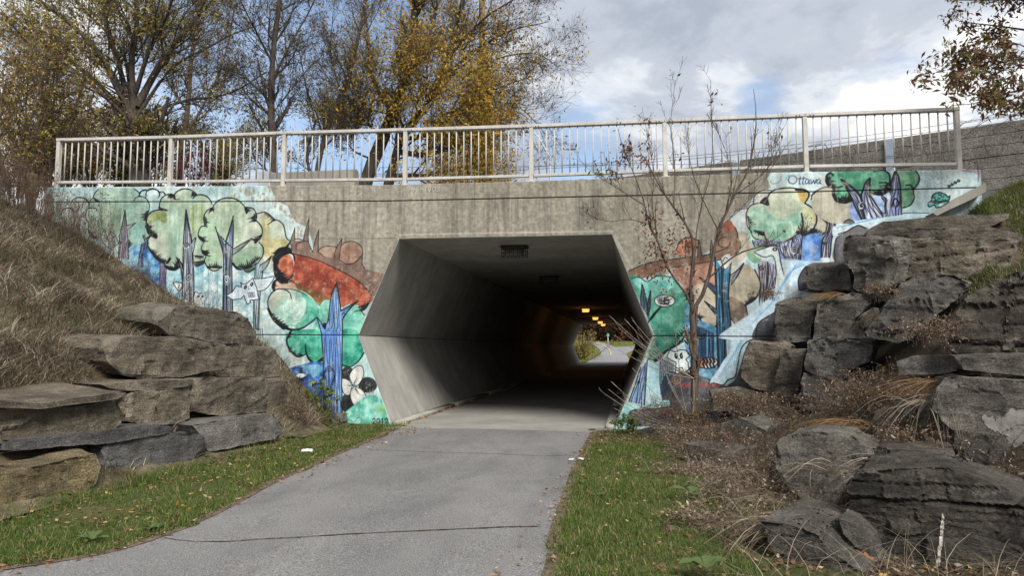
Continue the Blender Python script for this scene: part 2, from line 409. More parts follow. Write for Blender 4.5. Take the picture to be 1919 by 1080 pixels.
m = Mt('painted_rail', 0.55, 0.4)
c = m.mix(0.8, m.ramp(m.noise(2.2, 6, 0.7), [(0.35, (0.34, 0.325, 0.30)), (0.65, (0.46, 0.445, 0.415))]), m.ramp(m.noise(26, 5, 0.75, (1, 1, 0.25)), [(0.3, 0.6), (0.5, 1.05)]), 'MULTIPLY')
m.col(c).bump(m.noise(40, 3), 0.15, 0.003); M['rail'] = m.m
m = Mt('galvanised', 0.45, 0.5); m.b.inputs['Metallic'].default_value = 0.5
m.col(m.ramp(m.noise(6, 4), [(0.3, (0.33, 0.35, 0.37)), (0.7, (0.46, 0.48, 0.50))])); M['galv'] = m.m
m = Mt('wall_post_steel', 0.6); m.col(m.ramp(m.noise(3, 4), [(0.3, (0.17, 0.21, 0.27)), (0.7, (0.24, 0.28, 0.34))])); M['wall_post'] = m.m
m = Mt('dark_metal', 0.6, 0.4); m.col((0.03, 0.03, 0.03)); M['dark_metal'] = m.m
m = Mt('cable', 0.6); m.col((0.12, 0.13, 0.15)); M['cable'] = m.m
m = Mt('lamp_lens_unlit', 0.35, 0.5); m.col(m.ramp(m.noise(9, 3), [(0.3, (0.10, 0.095, 0.08)), (0.7, (0.20, 0.19, 0.16))])); M['lens_off'] = m.m
m = Mt('lamp_lens_lit', 0.4); m.col((0.6, 0.4, 0.15)); m.b.inputs['Emission Color'].default_value = (1.0, 0.46, 0.09, 1); m.b.inputs['Emission Strength'].default_value = 2.0; M['lens_on'] = m.m
m = Mt('white_litter', 0.7); m.col(m.ramp(m.noise(14, 4), [(0.35, (0.45, 0.44, 0.42)), (0.55, (0.78, 0.78, 0.76))])); M['white'] = m.m
m = Mt('sign_green', 0.5); m.col((0.06, 0.25, 0.16)); M['sign_green'] = m.m
m = Mt('sign_white', 0.5); m.col((0.7, 0.72, 0.7)); M['sign_white'] = m.m
m = Mt('barrier_panel', 0.95, 0.1)
c = m.mix(0.9, m.ramp(m.noise(1.2, 6, 0.65), [(0.35, (0.125, 0.118, 0.105)), (0.65, (0.20, 0.19, 0.17))]), m.ramp(m.noise(22, 4, 0.8), [(0.35, 0.3), (0.62, 1.45)]), 'MULTIPLY')
m.col(c).bump(m.noise(24, 4, 0.8), 1.0, 0.05); M['barrier'] = m.m

# quarried limestone blocks: bedding bands, iron stain, soot, lichen
def rockm(name, dark, mid, light, lichen=0.3, band=1.0, black=0.5, lich_col=(0.36, 0.345, 0.31)):
    m = Mt(name, 0.92, 0.22)
    oi = m.n('ShaderNodeObjectInfo')
    c = m.ramp(m.noise(1.6, 7, 0.65, (1, 1, 1.6), 0.4), [(0.30, dark), (0.50, mid), (0.70, light)])
    b = m.ramp(m.noise(2.4, 6, 0.7, (0.5, 0.5, 7.0), 0.3), [(0.34, 0.55), (0.56, 1.15)])
    c = m.mix(0.55 * band, c, b, 'MULTIPLY')
    v = m.ramp(m.noise(4.0, 5, 0.65, (1.6, 1.6, 0.25)), [(0.36, 0.5), (0.58, 1.1)])
    c = m.mix(0.45, c, v, 'MULTIPLY')
    k = m.ramp(m.noise(2.1, 7, 0.72, (1, 1, 1), 0.8, (4, 1, 7)), [(0.50, 0.0), (0.64, 1.0)])
    c = m.mix(m.math('MULTIPLY', k, black), c, (0.018, 0.017, 0.016))
    g = m.ramp(m.noise(48, 4, 0.8), [(0.33, 0.3), (0.67, 1.75)])
    c = m.mix(0.9, c, g, 'MULTIPLY')
    lm = m.ramp(m.noise(3.3, 8, 0.78, (1, 1, 1), 0.6, (9, 3, 2)), [(0.60, 0.0), (0.66, 1.0)])
    ls = m.ramp(m.noise(55, 3, 0.7), [(0.40, 0.0), (0.55, 1.0)])
    c = m.mix(m.math('MULTIPLY', m.math('MULTIPLY', lm, ls), lichen), c, lich_col)
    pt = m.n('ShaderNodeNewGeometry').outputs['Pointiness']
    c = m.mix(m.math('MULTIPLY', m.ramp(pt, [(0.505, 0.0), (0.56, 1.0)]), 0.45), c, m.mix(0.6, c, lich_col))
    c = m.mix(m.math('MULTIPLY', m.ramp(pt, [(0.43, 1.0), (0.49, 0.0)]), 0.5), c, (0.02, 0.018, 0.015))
    c = m.mix(1.0, c, m.ramp(oi.outputs['Random'], [(0.0, (0.72, 0.73, 0.76)), (0.5, (1.0, 0.98, 0.95)), (1.0, (1.26, 1.22, 1.16))]), 'MULTIPLY')
    dust_skylight = m.ramp(m.up(), [(0.55, 0.0), (0.95, 0.35)])  # pale dust on upward faces, with sky light painted into the colour
    c = m.mix(dust_skylight, c, m.mix(0.5, (0.13, 0.115, 0.09), c))
    m.col(c).bump(m.noise(34, 6, 0.8), 1.0, 0.03).bump(m.noise(5.5, 8, 0.75, (0.7, 0.7, 3.0), 0.4), 1.0, 0.08)
    return m.m
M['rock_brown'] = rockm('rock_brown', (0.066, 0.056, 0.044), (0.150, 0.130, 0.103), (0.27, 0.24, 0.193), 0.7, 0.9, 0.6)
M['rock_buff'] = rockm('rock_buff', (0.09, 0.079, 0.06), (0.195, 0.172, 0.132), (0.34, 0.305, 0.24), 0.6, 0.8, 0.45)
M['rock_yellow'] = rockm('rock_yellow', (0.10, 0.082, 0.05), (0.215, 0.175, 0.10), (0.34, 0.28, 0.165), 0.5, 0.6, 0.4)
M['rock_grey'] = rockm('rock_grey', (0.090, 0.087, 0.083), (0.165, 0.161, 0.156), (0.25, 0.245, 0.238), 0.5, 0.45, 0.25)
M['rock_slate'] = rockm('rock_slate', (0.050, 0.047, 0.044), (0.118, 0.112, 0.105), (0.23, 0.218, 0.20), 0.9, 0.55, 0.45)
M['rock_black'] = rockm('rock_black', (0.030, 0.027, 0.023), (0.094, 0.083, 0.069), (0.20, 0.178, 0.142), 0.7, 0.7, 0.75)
# ------------------------------------------------------------------ the mural: drawn stroke by stroke into an image that lies on the headwall (flat paint)
MX0, MX1, MZ0, MZ1, PPM = -13.7, 6.7, -0.4, 5.5, 132
MW, MH = int((MX1 - MX0) * PPM), int((MZ1 - MZ0) * PPM)
nrng = np.random.default_rng(7)
def vnoise(cell_x, cell_y, octaves=4, rough=0.55, seed=0):
    r = np.random.default_rng(seed); acc = np.zeros((MH, MW), np.float32); amp, tot = 1.0, 0.0
    for o in range(octaves):
        gx, gy = max(int(MW / cell_x) + 2, 2), max(int(MH / cell_y) + 2, 2)
        g = r.random((gy + 1, gx + 1)).astype(np.float32)
        xs = np.linspace(0, gx - 1.001, MW); ys = np.linspace(0, gy - 1.001, MH)
        xi, yi = xs.astype(int), ys.astype(int); fx = (xs - xi); fy = (ys - yi)
        fx = (fx * fx * (3 - 2 * fx)).astype(np.float32)[None]; fy = (fy * fy * (3 - 2 * fy)).astype(np.float32)[:, None]
        r0 = g[yi]; r1 = g[yi + 1]
        top = r0[:, xi] * (1 - fx) + r0[:, xi + 1] * fx; bot = r1[:, xi] * (1 - fx) + r1[:, xi + 1] * fx
        acc += amp * (top * (1 - fy) + bot * fy); tot += amp
        amp *= rough; cell_x = max(cell_x / 2, 1.2); cell_y = max(cell_y / 2, 1.2)
    acc /= tot; lo, hi = np.percentile(acc, [3, 97])
    return np.clip((acc - lo) / (hi - lo), 0, 1)
NZ_SOFT = vnoise(90, 110, 5, 0.55, 1); NZ_STREAK = vnoise(9, 150, 4, 0.6, 2); NZ_FINE = vnoise(7, 7, 3, 0.7, 3)
NZ_BRUSH = vnoise(26, 26, 4, 0.7, 4); NZ_WEAR = vnoise(24, 34, 5, 0.75, 5)
IMG = np.zeros((MH, MW, 3), np.float32)
ZT = [0.0, 0.0, 1.0]
def zoomed(ox, oy, s): ZT[:] = [ox, oy, s]
def to_wall(P):
    """current drawing coordinates -> photograph pixels -> the wall plane -> raster coordinates"""
    P = np.asarray(P, float); x = P[:, 0] / ZT[2] + ZT[0]; y = P[:, 1] / ZT[2] + ZT[1]
    d = FWD[None] * F + RGT[None] * (x - CX)[:, None] - UPV[None] * (y - CY)[:, None]
    q = CAM[None] + d * ((-CAM[1]) / d[:, 1])[:, None]
    return np.stack([(q[:, 0] - MX0) * PPM, (q[:, 2] - MZ0) * PPM], 1)
PXW = PPM / 91.0                       # raster pixels per photograph pixel on the wall
def cover(Q, sub=4):
    """anti-aliased coverage of a simple polygon in raster coordinates"""
    x0, y0 = np.floor(Q.min(0)).astype(int) - 1; x1, y1 = np.ceil(Q.max(0)).astype(int) + 2
    x0, y0, x1, y1 = max(x0, 0), max(y0, 0), min(x1, MW), min(y1, MH)
    if x1 - x0 < 2 or y1 - y0 < 2: return None
    h, w = y1 - y0, x1 - x0
    acc = np.zeros((h * sub, w + 2), np.float32)
    ys = (np.arange(h * sub) + 0.5) / sub + y0
    A = Q; B = np.roll(Q, -1, 0)
    for (ax, ay), (bx, by) in zip(A, B):
        if ay == by: continue
        s = 1.0 if by > ay else -1.0
        lo, hi = (ay, by) if by > ay else (by, ay)
        i0, i1 = np.searchsorted(ys, lo), np.searchsorted(ys, hi)
        if i1 <= i0: continue
        r = np.arange(i0, i1); x = np.clip(ax + (ys[r] - ay) * (bx - ax) / (by - ay) - x0, 0, w)
        xi = x.astype(int); f = x - xi
        acc[r, xi] += s * (1 - f); acc[r, xi + 1] += s * f
    c = np.abs(np.cumsum(acc, 1))[:, :w].clip(0, 1).reshape(h, sub, w).mean(1)
    return c, slice(y0, y1), slice(x0, x1)
def blend(c, ys, xs, col): IMG[ys, xs] = IMG[ys, xs] * (1 - c[..., None]) + col * c[..., None]
def fill(pts, c1, c2=None, alpha=1.0, nz=None, smooth=True, closed=True, fade=None, holes=0.0):
    P = cr(pts, 7, True) if smooth else np.asarray(pts, float)
    r = cover(to_wall(P))
    if r is None: return
    c, ys, xs = r
    nzv = NZ_SOFT if nz is None else nz
    a = np.array(c1, np.float32) / 255; b = np.array(c1 if c2 is None else c2, np.float32) / 255
    t = np.clip((nzv[ys, xs] - 0.5) * 1.5 + 0.5, 0, 1)[..., None]
    col = a * (1 - t) + b * t
    col = col * (0.90 + 0.20 * NZ_BRUSH[ys, xs][..., None]) + 0.06 * np.clip(NZ_STREAK[ys, xs] - 0.45, 0, 1)[..., None]
    if fade is not None:
        k = np.linspace(0, 1, c.shape[0])[:, None] if fade == 'down' else np.linspace(1, 0, c.shape[0])[:, None]
        c = c * k
    if holes: c = c * np.clip((NZ_BRUSH[ys, xs] - holes) * 4 + 0.5, 0, 1)
    blend(c * alpha, ys, xs, col)
def ell(cx, cy, rx, ry, rot=0, n=14):
    a = np.arange(n) * 2 * PI / n; x, y = rx * np.cos(a), ry * np.sin(a)
    return np.stack([cx + x * math.cos(rot) - y * math.sin(rot), cy + x * math.sin(rot) + y * math.cos(rot)], 1)
INK = (24, 25, 30)
def ink(pts, w=2.0, w1=None, col=INK, alpha=0.95, smooth=True, mid=None):
    """stroke, widths in photograph pixels; mid = swelling width in the middle"""
    P = cr(pts, 7) if (smooth and len(pts) > 2) else np.asarray(pts, float)
    Q = to_wall(P); n = len(Q)
    t = np.linspace(0, 1, n); wd = (w + ((w if w1 is None else w1) - w) * t)
    if mid: wd = wd + 0.7 * (mid - wd) * np.sin(PI * t)
    wd = wd * 0.86
    wd = wd * PXW * 0.5
    x0, y0 = np.floor(Q.min(0) - wd.max() - 2).astype(int); x1, y1 = np.ceil(Q.max(0) + wd.max() + 2).astype(int)
    x0, y0, x1, y1 = max(x0, 0), max(y0, 0), min(x1, MW), min(y1, MH)
    if x1 <= x0 or y1 <= y0: return
    C = np.zeros((y1 - y0, x1 - x0), np.float32)
    for i in range(n - 1):
        a, b = Q[i], Q[i + 1]; r = max(wd[i], wd[i + 1]) + 1.5
        u0, v0 = np.floor(np.minimum(a, b) - r).astype(int); u1, v1 = np.ceil(np.maximum(a, b) + r).astype(int)
        u0, v0, u1, v1 = max(u0, x0), max(v0, y0), min(u1, x1), min(v1, y1)
        if u1 <= u0 or v1 <= v0: continue
        X = np.arange(u0, u1)[None] - a[0]; Y = np.arange(v0, v1)[:, None] - a[1]; d = b - a; dd = d @ d + 1e-9
        s = np.clip((X * d[0] + Y * d[1]) / dd, 0, 1)
        dist = np.hypot(X - s * d[0], Y - s * d[1])
        k = np.clip(wd[i] + (wd[i + 1] - wd[i]) * s - dist + 0.5, 0, 1)
        sl = C[v0 - y0:v1 - y0, u0 - x0:u1 - x0]; np.maximum(sl, k, out=sl)
    blend(C * alpha, slice(y0, y1), slice(x0, x1), np.array(col, np.float32) / 255)
def hatch(pts, n, dx, dy, w=3.0, var=0.4, smooth=True):
    """n tapering ink spikes that leave a line in the direction (dx,dy)"""
    P = resample(cr(pts, 7) if smooth and len(pts) > 2 else np.asarray(pts, float), n)
    for i, p in enumerate(P):
        e = math.sin(PI * (i + 0.5) / n) ** 0.6
        k = e * (1 + nrng.uniform(-var, var)); q = p + np.array([dx, dy]) * k
        t = np.array([-dy, dx]) / math.hypot(dx, dy) * w * 0.5 * ZT[2]
        r = cover(to_wall(np.array([p - t, p + t, q])))
        if r: blend(r[0] * 0.93, r[1], r[2], np.array(INK, np.float32) / 255)
def spiral(cx, cy, r, turns=2.0, w=1.8, asp=1.0, back=None):
    if back: fill(ell(cx, cy, r, r * asp), back, smooth=True)
    t = np.linspace(0, 1, 26); a = t * turns * 2 * PI
    ink(np.stack([cx + r * t * np.cos(a), cy + r * asp * t * np.sin(a)], 1), w, smooth=False)
def trunk(Lp, Rp, n, light, dark=None, w=1.6, edge=2.2, wob=0.06, alpha=1.0, inkcol=INK):
    A = resample(cr(Lp, 5), 24); B = resample(cr(Rp, 5), 24)
    fill(np.vstack([A, B[::-1]]), light, dark or light, alpha, NZ_STREAK, smooth=False)
    n = max(2, int(n * 0.8 + 0.5))
    for i in range(1, n):
        t = i / n; g = t + wob * np.sin(np.linspace(0, nrng.uniform(5, 11), 24) + nrng.uniform(0, 6))
        P = A * (1 - g[:, None]) + B * g[:, None]
        s = nrng.integers(0, 3)
        ink(P[s:], w * 0.5, w * nrng.uniform(0.55, 1.0), col=inkcol, smooth=False)
    ink(A, edge, smooth=False); ink(B, edge, smooth=False)
def scatter_dots(x0, y0, x1, y1, n, r0, r1, col, alpha=0.8):
    for _ in range(n):
        x, y, r = nrng.uniform(x0, x1), nrng.uniform(y0, y1), nrng.uniform(r0, r1)
        q = cover(to_wall(ell(x, y, r, r * nrng.uniform(0.5, 1.2), n=6)))
        if q: blend(q[0] * alpha, q[1], q[2], np.array(col, np.float32) / 255)
def digits(text, x, y, h, w, gap, lw, col=INK):
    G = {'0': [[(0.5, 0), (0.1, 0.2), (0, 0.5), (0.1, 0.8), (0.5, 1), (0.9, 0.8), (1, 0.5), (0.9, 0.2), (0.5, 0)]], '1': [[(0.3, 0.15), (0.55, 0), (0.55, 1)]],
         '2': [[(0.05, 0.25), (0.3, 0), (0.8, 0.05), (0.95, 0.3), (0.6, 0.65), (0.05, 1), (1, 0.97)]], '3': [[(0.05, 0.1), (0.5, 0), (0.9, 0.2), (0.5, 0.48), (0.95, 0.75), (0.5, 1), (0.05, 0.88)]],
         '4': [[(0.75, 1), (0.75, 0), (0, 0.7), (1, 0.7)]], '7': [[(0.05, 0.02), (0.95, 0.02), (0.4, 1)]], '-': [[(0.1, 0.55), (0.9, 0.55)]],
         '9': [[(0.9, 0.35), (0.5, 0.55), (0.1, 0.35), (0.3, 0.02), (0.75, 0.05), (0.92, 0.4), (0.75, 0.8), (0.4, 1)]]}
    for ch in text:
        for st in G[ch]: ink([(x + a * w, y + b * h) for a, b in st], lw, col=col, smooth=len(st) > 4)
        x += w + gap

# bare concrete
cb = np.stack([np.interp(NZ_SOFT, [0, 1], [a, b]) for a, b in ((139, 155), (134, 150), (122, 138))], -1).astype(np.float32) / 255
st = np.interp(NZ_STREAK, [0, 0.35, 0.7, 1], [0.91, 0.98, 1.02, 1.05]).astype(np.float32)
IMG[:] = cb * st[..., None] * np.interp(NZ_FINE, [0, 1], [0.955, 1.04]).astype(np.float32)[..., None]
zoomed(0, 0, 1)
for y in (448, 449): ink([(545, y), (742, y - 1)], 1.0, col=(105, 100, 90), alpha=0.7)
for x in (590, 690, 845, 965, 1085, 1160, 1275): ink([(x, 380), (x + nrng.uniform(-2, 2), 440)], 1.4, col=(112, 107, 96), alpha=0.45)
for x in (905, 1250, 680): ink([(x, 346), (x, 376)], 1.4, col=(112, 107, 96), alpha=0.6)
ink([(748, 441), (900, 438), (1147, 434)], 3.0, 4.5, col=(196, 192, 182), alpha=0.55)
ink([(1150, 445), (1185, 505)], 9, 4, col=(196, 194, 186), alpha=0.5)
for k in range(46):                                   # rain runs from the parapet
    x = nrng.uniform(560, 1430); y0 = nrng.choice([342, 380]) + nrng.uniform(0, 6)
    ink([(x, y0), (x + nrng.uniform(-2, 2), y0 + nrng.uniform(14, 60))], nrng.uniform(1.5, 5), 0.8, col=(100, 95, 84) if nrng.random() < 0.62 else (186, 180, 168), alpha=nrng.uniform(0.15, 0.4))
digits('994-1703', 764, 352, 8.5, 6.0, 1.9, 1.6, col=(92, 88, 80)); digits('994-1703', 763, 351, 8.5, 6.0, 1.9, 1.5, col=(200, 196, 186))  # darker offset copy paints a shadow beside the pale digits

# ---------------- left half: ground colours
SKY1, SKY2 = (168, 198, 201), (196, 214, 214)
fill([(60, 340), (480, 340), (505, 352), (521, 378), (540, 388), (547, 408), (556, 418), (575, 426), (583, 446), (590, 480), (640, 520), (696, 556), (735, 810), (520, 810), (200, 700), (60, 500)], SKY1, SKY2, 0.94, smooth=False)
for k in range(60):                                   # flaking edge of the painted field
    x, y = nrng.uniform(430, 585), 0; y = np.interp(x, [430, 505, 540, 556, 585], [350, 356, 390, 420, 450]) + nrng.uniform(-4, 26)
    fill(ell(x, y, nrng.uniform(1, 3.5), nrng.uniform(1.5, 7), n=7), (152, 146, 132), alpha=0.7)
zoomed(360, 350, 3.485)
fill([(430, 180), (480, 170), (540, 212), (590, 250), (612, 330), (640, 362), (605, 410), (560, 480), (530, 560), (480, 566), (450, 530), (440, 400)], (178, 188, 168), (196, 204, 186), 0.95)
fill([(455, 350), (600, 345), (620, 400), (560, 420), (520, 470), (470, 450)], (186, 172, 112), (196, 188, 142), 0.75, nz=NZ_BRUSH)
fill([(455, 190), (500, 200), (500, 340), (450, 340)], (178, 168, 92), alpha=0.45, nz=NZ_BRUSH)
ink([(420, 180), (480, 171), (540, 218)], 2.2, mid=3); ink([(492, 250), (545, 219), (594, 252), (612, 330), (640, 362)], 2.2, mid=3)
hatch([(480, 176), (515, 192), (540, 220)], 8, -26, 22, 3)
ink([(640, 362), (600, 412), (560, 430)], 3, 7); hatch([(640, 360), (590, 420), (545, 480), (540, 540)], 16, 30, 14, 4.5)
ink([(540, 545), (500, 566), (455, 560)], 2.4)
zoomed(80, 330, 6.354)
fill([(600, 260), (640, 172), (800, 140), (1090, 160), (1165, 247), (1255, 310), (1225, 525), (1250, 700), (1200, 830), (1080, 868), (1000, 860), (800, 850), (640, 745), (545, 640), (512, 450), (548, 345)], (142, 172, 158), (172, 192, 178), 0.95)
fill([(680, 380), (900, 360), (930, 560), (880, 700), (720, 600)], (118, 140, 112), (150, 172, 150), 0.55, nz=NZ_STREAK)
fill([(1020, 600), (1200, 580), (1215, 790), (1080, 850), (1010, 800)], (130, 178, 172), (168, 200, 192), 0.7)
fill([(330, 345), (400, 265), (465, 262), (550, 330), (540, 640), (350, 640), (250, 500), (215, 455), (300, 385)], (160, 172, 166), (178, 182, 168), 0.6)
for p in ([(330, 345), (350, 300), (400, 265), (465, 262), (520, 285), (550, 330)], [(220, 520), (215, 455), (245, 405), (300, 383), (345, 395), (365, 430)]): ink(p, 1.8, 4.0)
for p in ([(545, 385), (548, 345), (565, 300), (602, 262)], [(1085, 300), (1110, 265), (1165, 247), (1222, 265), (1255, 310), (1268, 360), (1262, 420)], [(510, 455), (530, 400), (580, 384), (630, 390), (640, 420)], [(1090, 160), (1140, 195), (1160, 245)], [(600, 262), (618, 215), (660, 165)]): ink(p, 2.2, mid=3.0)
ink([(510, 450), (515, 510), (545, 570), (540, 640), (555, 690), (600, 740), (640, 745)], 2, 4); hatch([(548, 650), (570, 710), (620, 745)], 8, 70, -18, 3)
ink([(1262, 420), (1238, 470), (1225, 525)], 3, 6); hatch([(1262, 420), (1238, 470), (1225, 525)], 7, -100, 10, 3.2)
ink([(1018, 850), (1080, 868), (1150, 862), (1200, 830), (1216, 790), (1190, 715)], 2.4); hatch([(1018, 760), (1025, 850)], 8, 60, 4, 2.5)
hatch([(602, 265), (625, 300), (660, 312)], 7, 40, -14, 3.5)
for p in ([(1160, 215), (1185, 175), (1230, 170)], [(1225, 235), (1240, 180), (1290, 155), (1350, 165), (1390, 200), (1390, 245)], [(1390, 200), (1430, 195), (1460, 225)]): ink(p, 2.0, 3.0)
fill(ell(1310, 215, 72, 50), (182, 206, 210), (202, 216, 216), 0.7)
fill([(1010, 870), (1240, 830), (1525, 1080), (1500, 1200), (1010, 1120)], (62, 118, 176), (136, 182, 204), 0.9, nz=NZ_BRUSH)
trunk([(978, 410), (948, 560), (918, 700), (905, 860), (895, 985)], [(978, 410), (995, 560), (1004, 700), (1016, 860), (1022, 990)], 7, (128, 128, 150), (168, 160, 168))
trunk([(1000, 598), (1050, 578), (1105, 565)], [(1005, 650), (1050, 612), (1105, 565)], 3, (150, 160, 165))
spiral(922, 810, 26, 2, back=(176, 178, 186))
trunk([(1178, 812), (1150, 950), (1130, 1090)], [(1245, 770), (1236, 950), (1228, 1090)], 6, (78, 100, 150), (140, 150, 170)); spiral(1185, 950, 42, 1.7, 2.2)
fill([(700, 690), (720, 660), (760, 660), (790, 720), (800, 670), (850, 690), (895, 800), (880, 850), (830, 890), (740, 830)], (196, 204, 202), (176, 190, 186), 0.9)
for p in ([(700, 700), (722, 660), (752, 662), (770, 760)], [(802, 668), (850, 700), (895, 800), (840, 855)], [(700, 760), (740, 830), (830, 885)], [(815, 790), (840, 720), (860, 840)]): ink(p, 1.4)
fill(ell(822, 700, 9, 9), INK)
scatter_dots(130, 160, 640, 640, 70, 3, 8, (52, 42, 38)); scatter_dots(640, 180, 860, 480, 40, 3, 10, (44, 44, 40)); scatter_dots(520, 400, 1050, 760, 60, 2, 6, (50, 56, 48), 0.7)
for k in range(60):
    x = nrng.uniform(150, 900); y = nrng.uniform(160, 560); ink([(x, y), (x + nrng.uniform(-14, 14), y + nrng.uniform(50, 200))], 0.9, col=(80, 62, 50), alpha=0.6)
# second crown
zoomed(260, 340, 4.319)
fill([(45, 560), (150, 600), (230, 720), (215, 880), (60, 760)], (44, 92, 160), (118, 168, 200), 0.92, nz=NZ_BRUSH)
fill([(215, 700), (360, 650), (560, 660), (560, 1040), (330, 1000), (220, 880)], (112, 172, 196), (176, 206, 212), 0.9, nz=NZ_BRUSH)
trunk([(172, 660), (168, 760), (160, 860)], [(222, 700), (218, 780), (214, 880)], 6, (88, 84, 140), (122, 112, 150))
fill([(165, 200), (180, 140), (215, 112), (280, 108), (300, 82), (350, 65), (410, 68), (460, 95), (480, 112), (540, 120), (580, 160), (600, 200), (560, 220), (530, 300), (540, 370), (490, 400), (500, 560), (530, 640), (450, 682), (370, 650), (330, 685), (280, 713), (225, 705), (200, 655), (130, 610), (80, 540), (70, 470), (95, 440), (60, 380), (60, 300), (90, 255), (160, 238)], (158, 182, 160), (188, 200, 182), 0.96)
fill([(70, 290), (100, 255), (180, 240), (225, 270), (220, 340), (150, 320), (90, 350)], (122, 136, 76), (150, 160, 110), 0.8, nz=NZ_BRUSH)
fill([(420, 210), (530, 200), (520, 320), (470, 440), (430, 380)], (118, 136, 84), (160, 176, 136), 0.7, nz=NZ_STREAK)
fill([(240, 260), (350, 250), (340, 640), (250, 620)], (138, 178, 160), (176, 196, 180), 0.55, nz=NZ_STREAK)
fill([(90, 450), (180, 440), (230, 560), (200, 640), (110, 570)], (190, 192, 176), (204, 206, 196), 0.6)
for p in ([(165, 228), (168, 180), (190, 135), (240, 108), (285, 116)], [(330, 150), (288, 148), (284, 130), (300, 95), (345, 68), (400, 66), (450, 90), (475, 115)], [(436, 142), (480, 112), (540, 120), (575, 152), (592, 190)], [(0, 122), (18, 85), (62, 74)], [(58, 132), (65, 85), (110, 66), (150, 75), (168, 110), (158, 136)], [(168, 90), (200, 92), (218, 115)]): ink(p, 2.2, mid=3.4)
hatch([(240, 108), (288, 118)], 7, -16, 32, 4); ink([(255, 112), (284, 118), (292, 142)], 7, 4)
hatch([(440, 90), (478, 112)], 7, -30, 36, 4)
ink([(165, 215), (175, 232), (210, 240)], 6, 2); hatch([(168, 218), (210, 236)], 5, 46, 4, 4)
ink([(210, 240), (150, 235), (95, 255), (64, 300), (60, 370)], 2.6, 4.5); ink([(60, 365), (85, 425), (138, 453)], 7, 9); hatch([(62, 350), (75, 415), (130, 450)], 13, 60, -20, 6)
ink([(95, 440), (71, 490), (85, 555), (130, 610)], 2.4, 4); ink([(120, 605), (170, 645), (225, 662), (250, 630)], 5, 7, mid=7); hatch([(82, 545), (150, 630), (230, 660)], 14, 40, -26, 4.5)
ink([(205, 680), (240, 710), (290, 716), (330, 690)], 5, 7); hatch([(225, 700), (300, 712), (330, 640)], 13, -30, -40, 5)
ink([(55, 470), (70, 460), (96, 440)], 3, 5); hatch([(40, 440), (75, 500)], 6, 20, 10, 3)
fill([(300, 612), (345, 655), (360, 690), (350, 720), (330, 690)], INK, alpha=0.9)
trunk([(381, 232), (368, 380), (360, 520), (356, 700), (350, 940)], [(381, 232), (405, 360), (426, 480), (438, 640), (444, 800), (442, 1010)], 9, (148, 160, 182), (186, 192, 198), 2.0, 3.0)
trunk([(424, 505), (445, 470), (462, 458)], [(436, 590), (450, 520), (462, 458)], 3, (160, 170, 184)); trunk([(312, 625), (345, 680), (357, 720)], [(312, 625), (340, 720), (350, 800)], 3, (170, 180, 190))
fill([(438, 600), (448, 650), (530, 640), (525, 672), (455, 690)], INK, alpha=0.85); hatch([(448, 600), (530, 605)], 8, 2, 34, 4)
spiral(383, 522, 24, 2.0, 2.2, back=(196, 200, 204)); spiral(402, 785, 27, 1.9, 2.4, 1.25, back=(188, 196, 204))
fill([(274, 824), (320, 818), (348, 836), (326, 892), (296, 862)], (214, 220, 220), smooth=False); ink([(274, 824), (310, 818), (349, 836), (326, 892), (274, 824)], 1.8); ink([(320, 835), (330, 850), (318, 858), (328, 872)], 1.2)
trunk([(562, 712), (566, 860), (560, 1040)], [(636, 720), (634, 860), (640, 1040)], 6, (150, 178, 196), (190, 208, 212), 1.8); spiral(606, 832, 24, 2.0, 2.0, 1.2, back=(186, 204, 210))
fill([(440, 955), (455, 895), (485, 912), (520, 910), (552, 895), (556, 945), (532, 972), (528, 1030), (465, 1030)], (208, 220, 222), smooth=False)
ink([(465, 1030), (440, 955), (455, 895), (485, 912), (520, 910), (552, 895), (556, 945), (532, 972), (528, 1030)], 1.7, smooth=False)
for ex in (483, 517): fill(ell(ex, 933, 10, 11), INK); fill(ell(ex, 932, 4, 4), (150, 160, 160))
ink([(494, 950), (500, 957), (506, 950)], 1.2); ink([(486, 975), (482, 1005)], 1.2); ink([(508, 965), (512, 1000)], 1.2)
# third crown and the fork tree
zoomed(360, 350, 3.485)
fill([(92, 540), (540, 540), (520, 760), (420, 900), (260, 820), (100, 780)], (150, 192, 206), (200, 214, 212), 0.75, nz=NZ_BRUSH)
fill([(75, 200), (95, 155), (135, 140), (150, 110), (200, 80), (250, 78), (310, 100), (350, 140), (400, 160), (418, 220), (455, 280), (455, 330), (420, 370), (455, 390), (465, 440), (440, 490), (400, 520), (360, 525), (310, 535), (270, 510), (250, 440), (205, 440), (192, 530), (150, 550), (100, 530), (80, 470), (60, 420), (60, 380), (40, 320), (50, 275), (85, 262)], (162, 186, 160), (192, 202, 184), 0.96)
fill([(275, 420), (440, 390), (460, 440), (400, 515), (300, 530), (268, 500)], (126, 164, 134), (160, 186, 162), 0.7)
fill([(45, 285), (90, 270), (95, 330), (60, 340)], (70, 140, 110), (150, 180, 156), 0.7, nz=NZ_BRUSH); fill([(90, 460), (185, 450), (185, 520), (110, 525)], (142, 176, 146), alpha=0.6)
fill(ell(368, 535, 42, 22), (72, 104, 92), (96, 128, 112))
for p in ([(80, 262), (75, 200), (100, 155), (138, 138)], [(140, 165), (136, 130), (180, 88), (240, 76), (300, 92), (350, 142)], [(350, 135), (398, 147), (420, 190), (415, 225)], [(375, 232), (420, 228), (455, 275), (450, 330), (415, 368)], [(435, 365), (463, 402), (460, 450), (430, 500)], [(100, 264), (60, 263), (38, 310), (55, 350), (102, 360)], [(78, 363), (58, 405), (75, 445), (118, 455)], [(90, 455), (80, 490), (110, 540), (152, 551), (192, 530)], [(320, 530), (360, 562), (405, 540)]): ink(p, 2.2, mid=3.2)
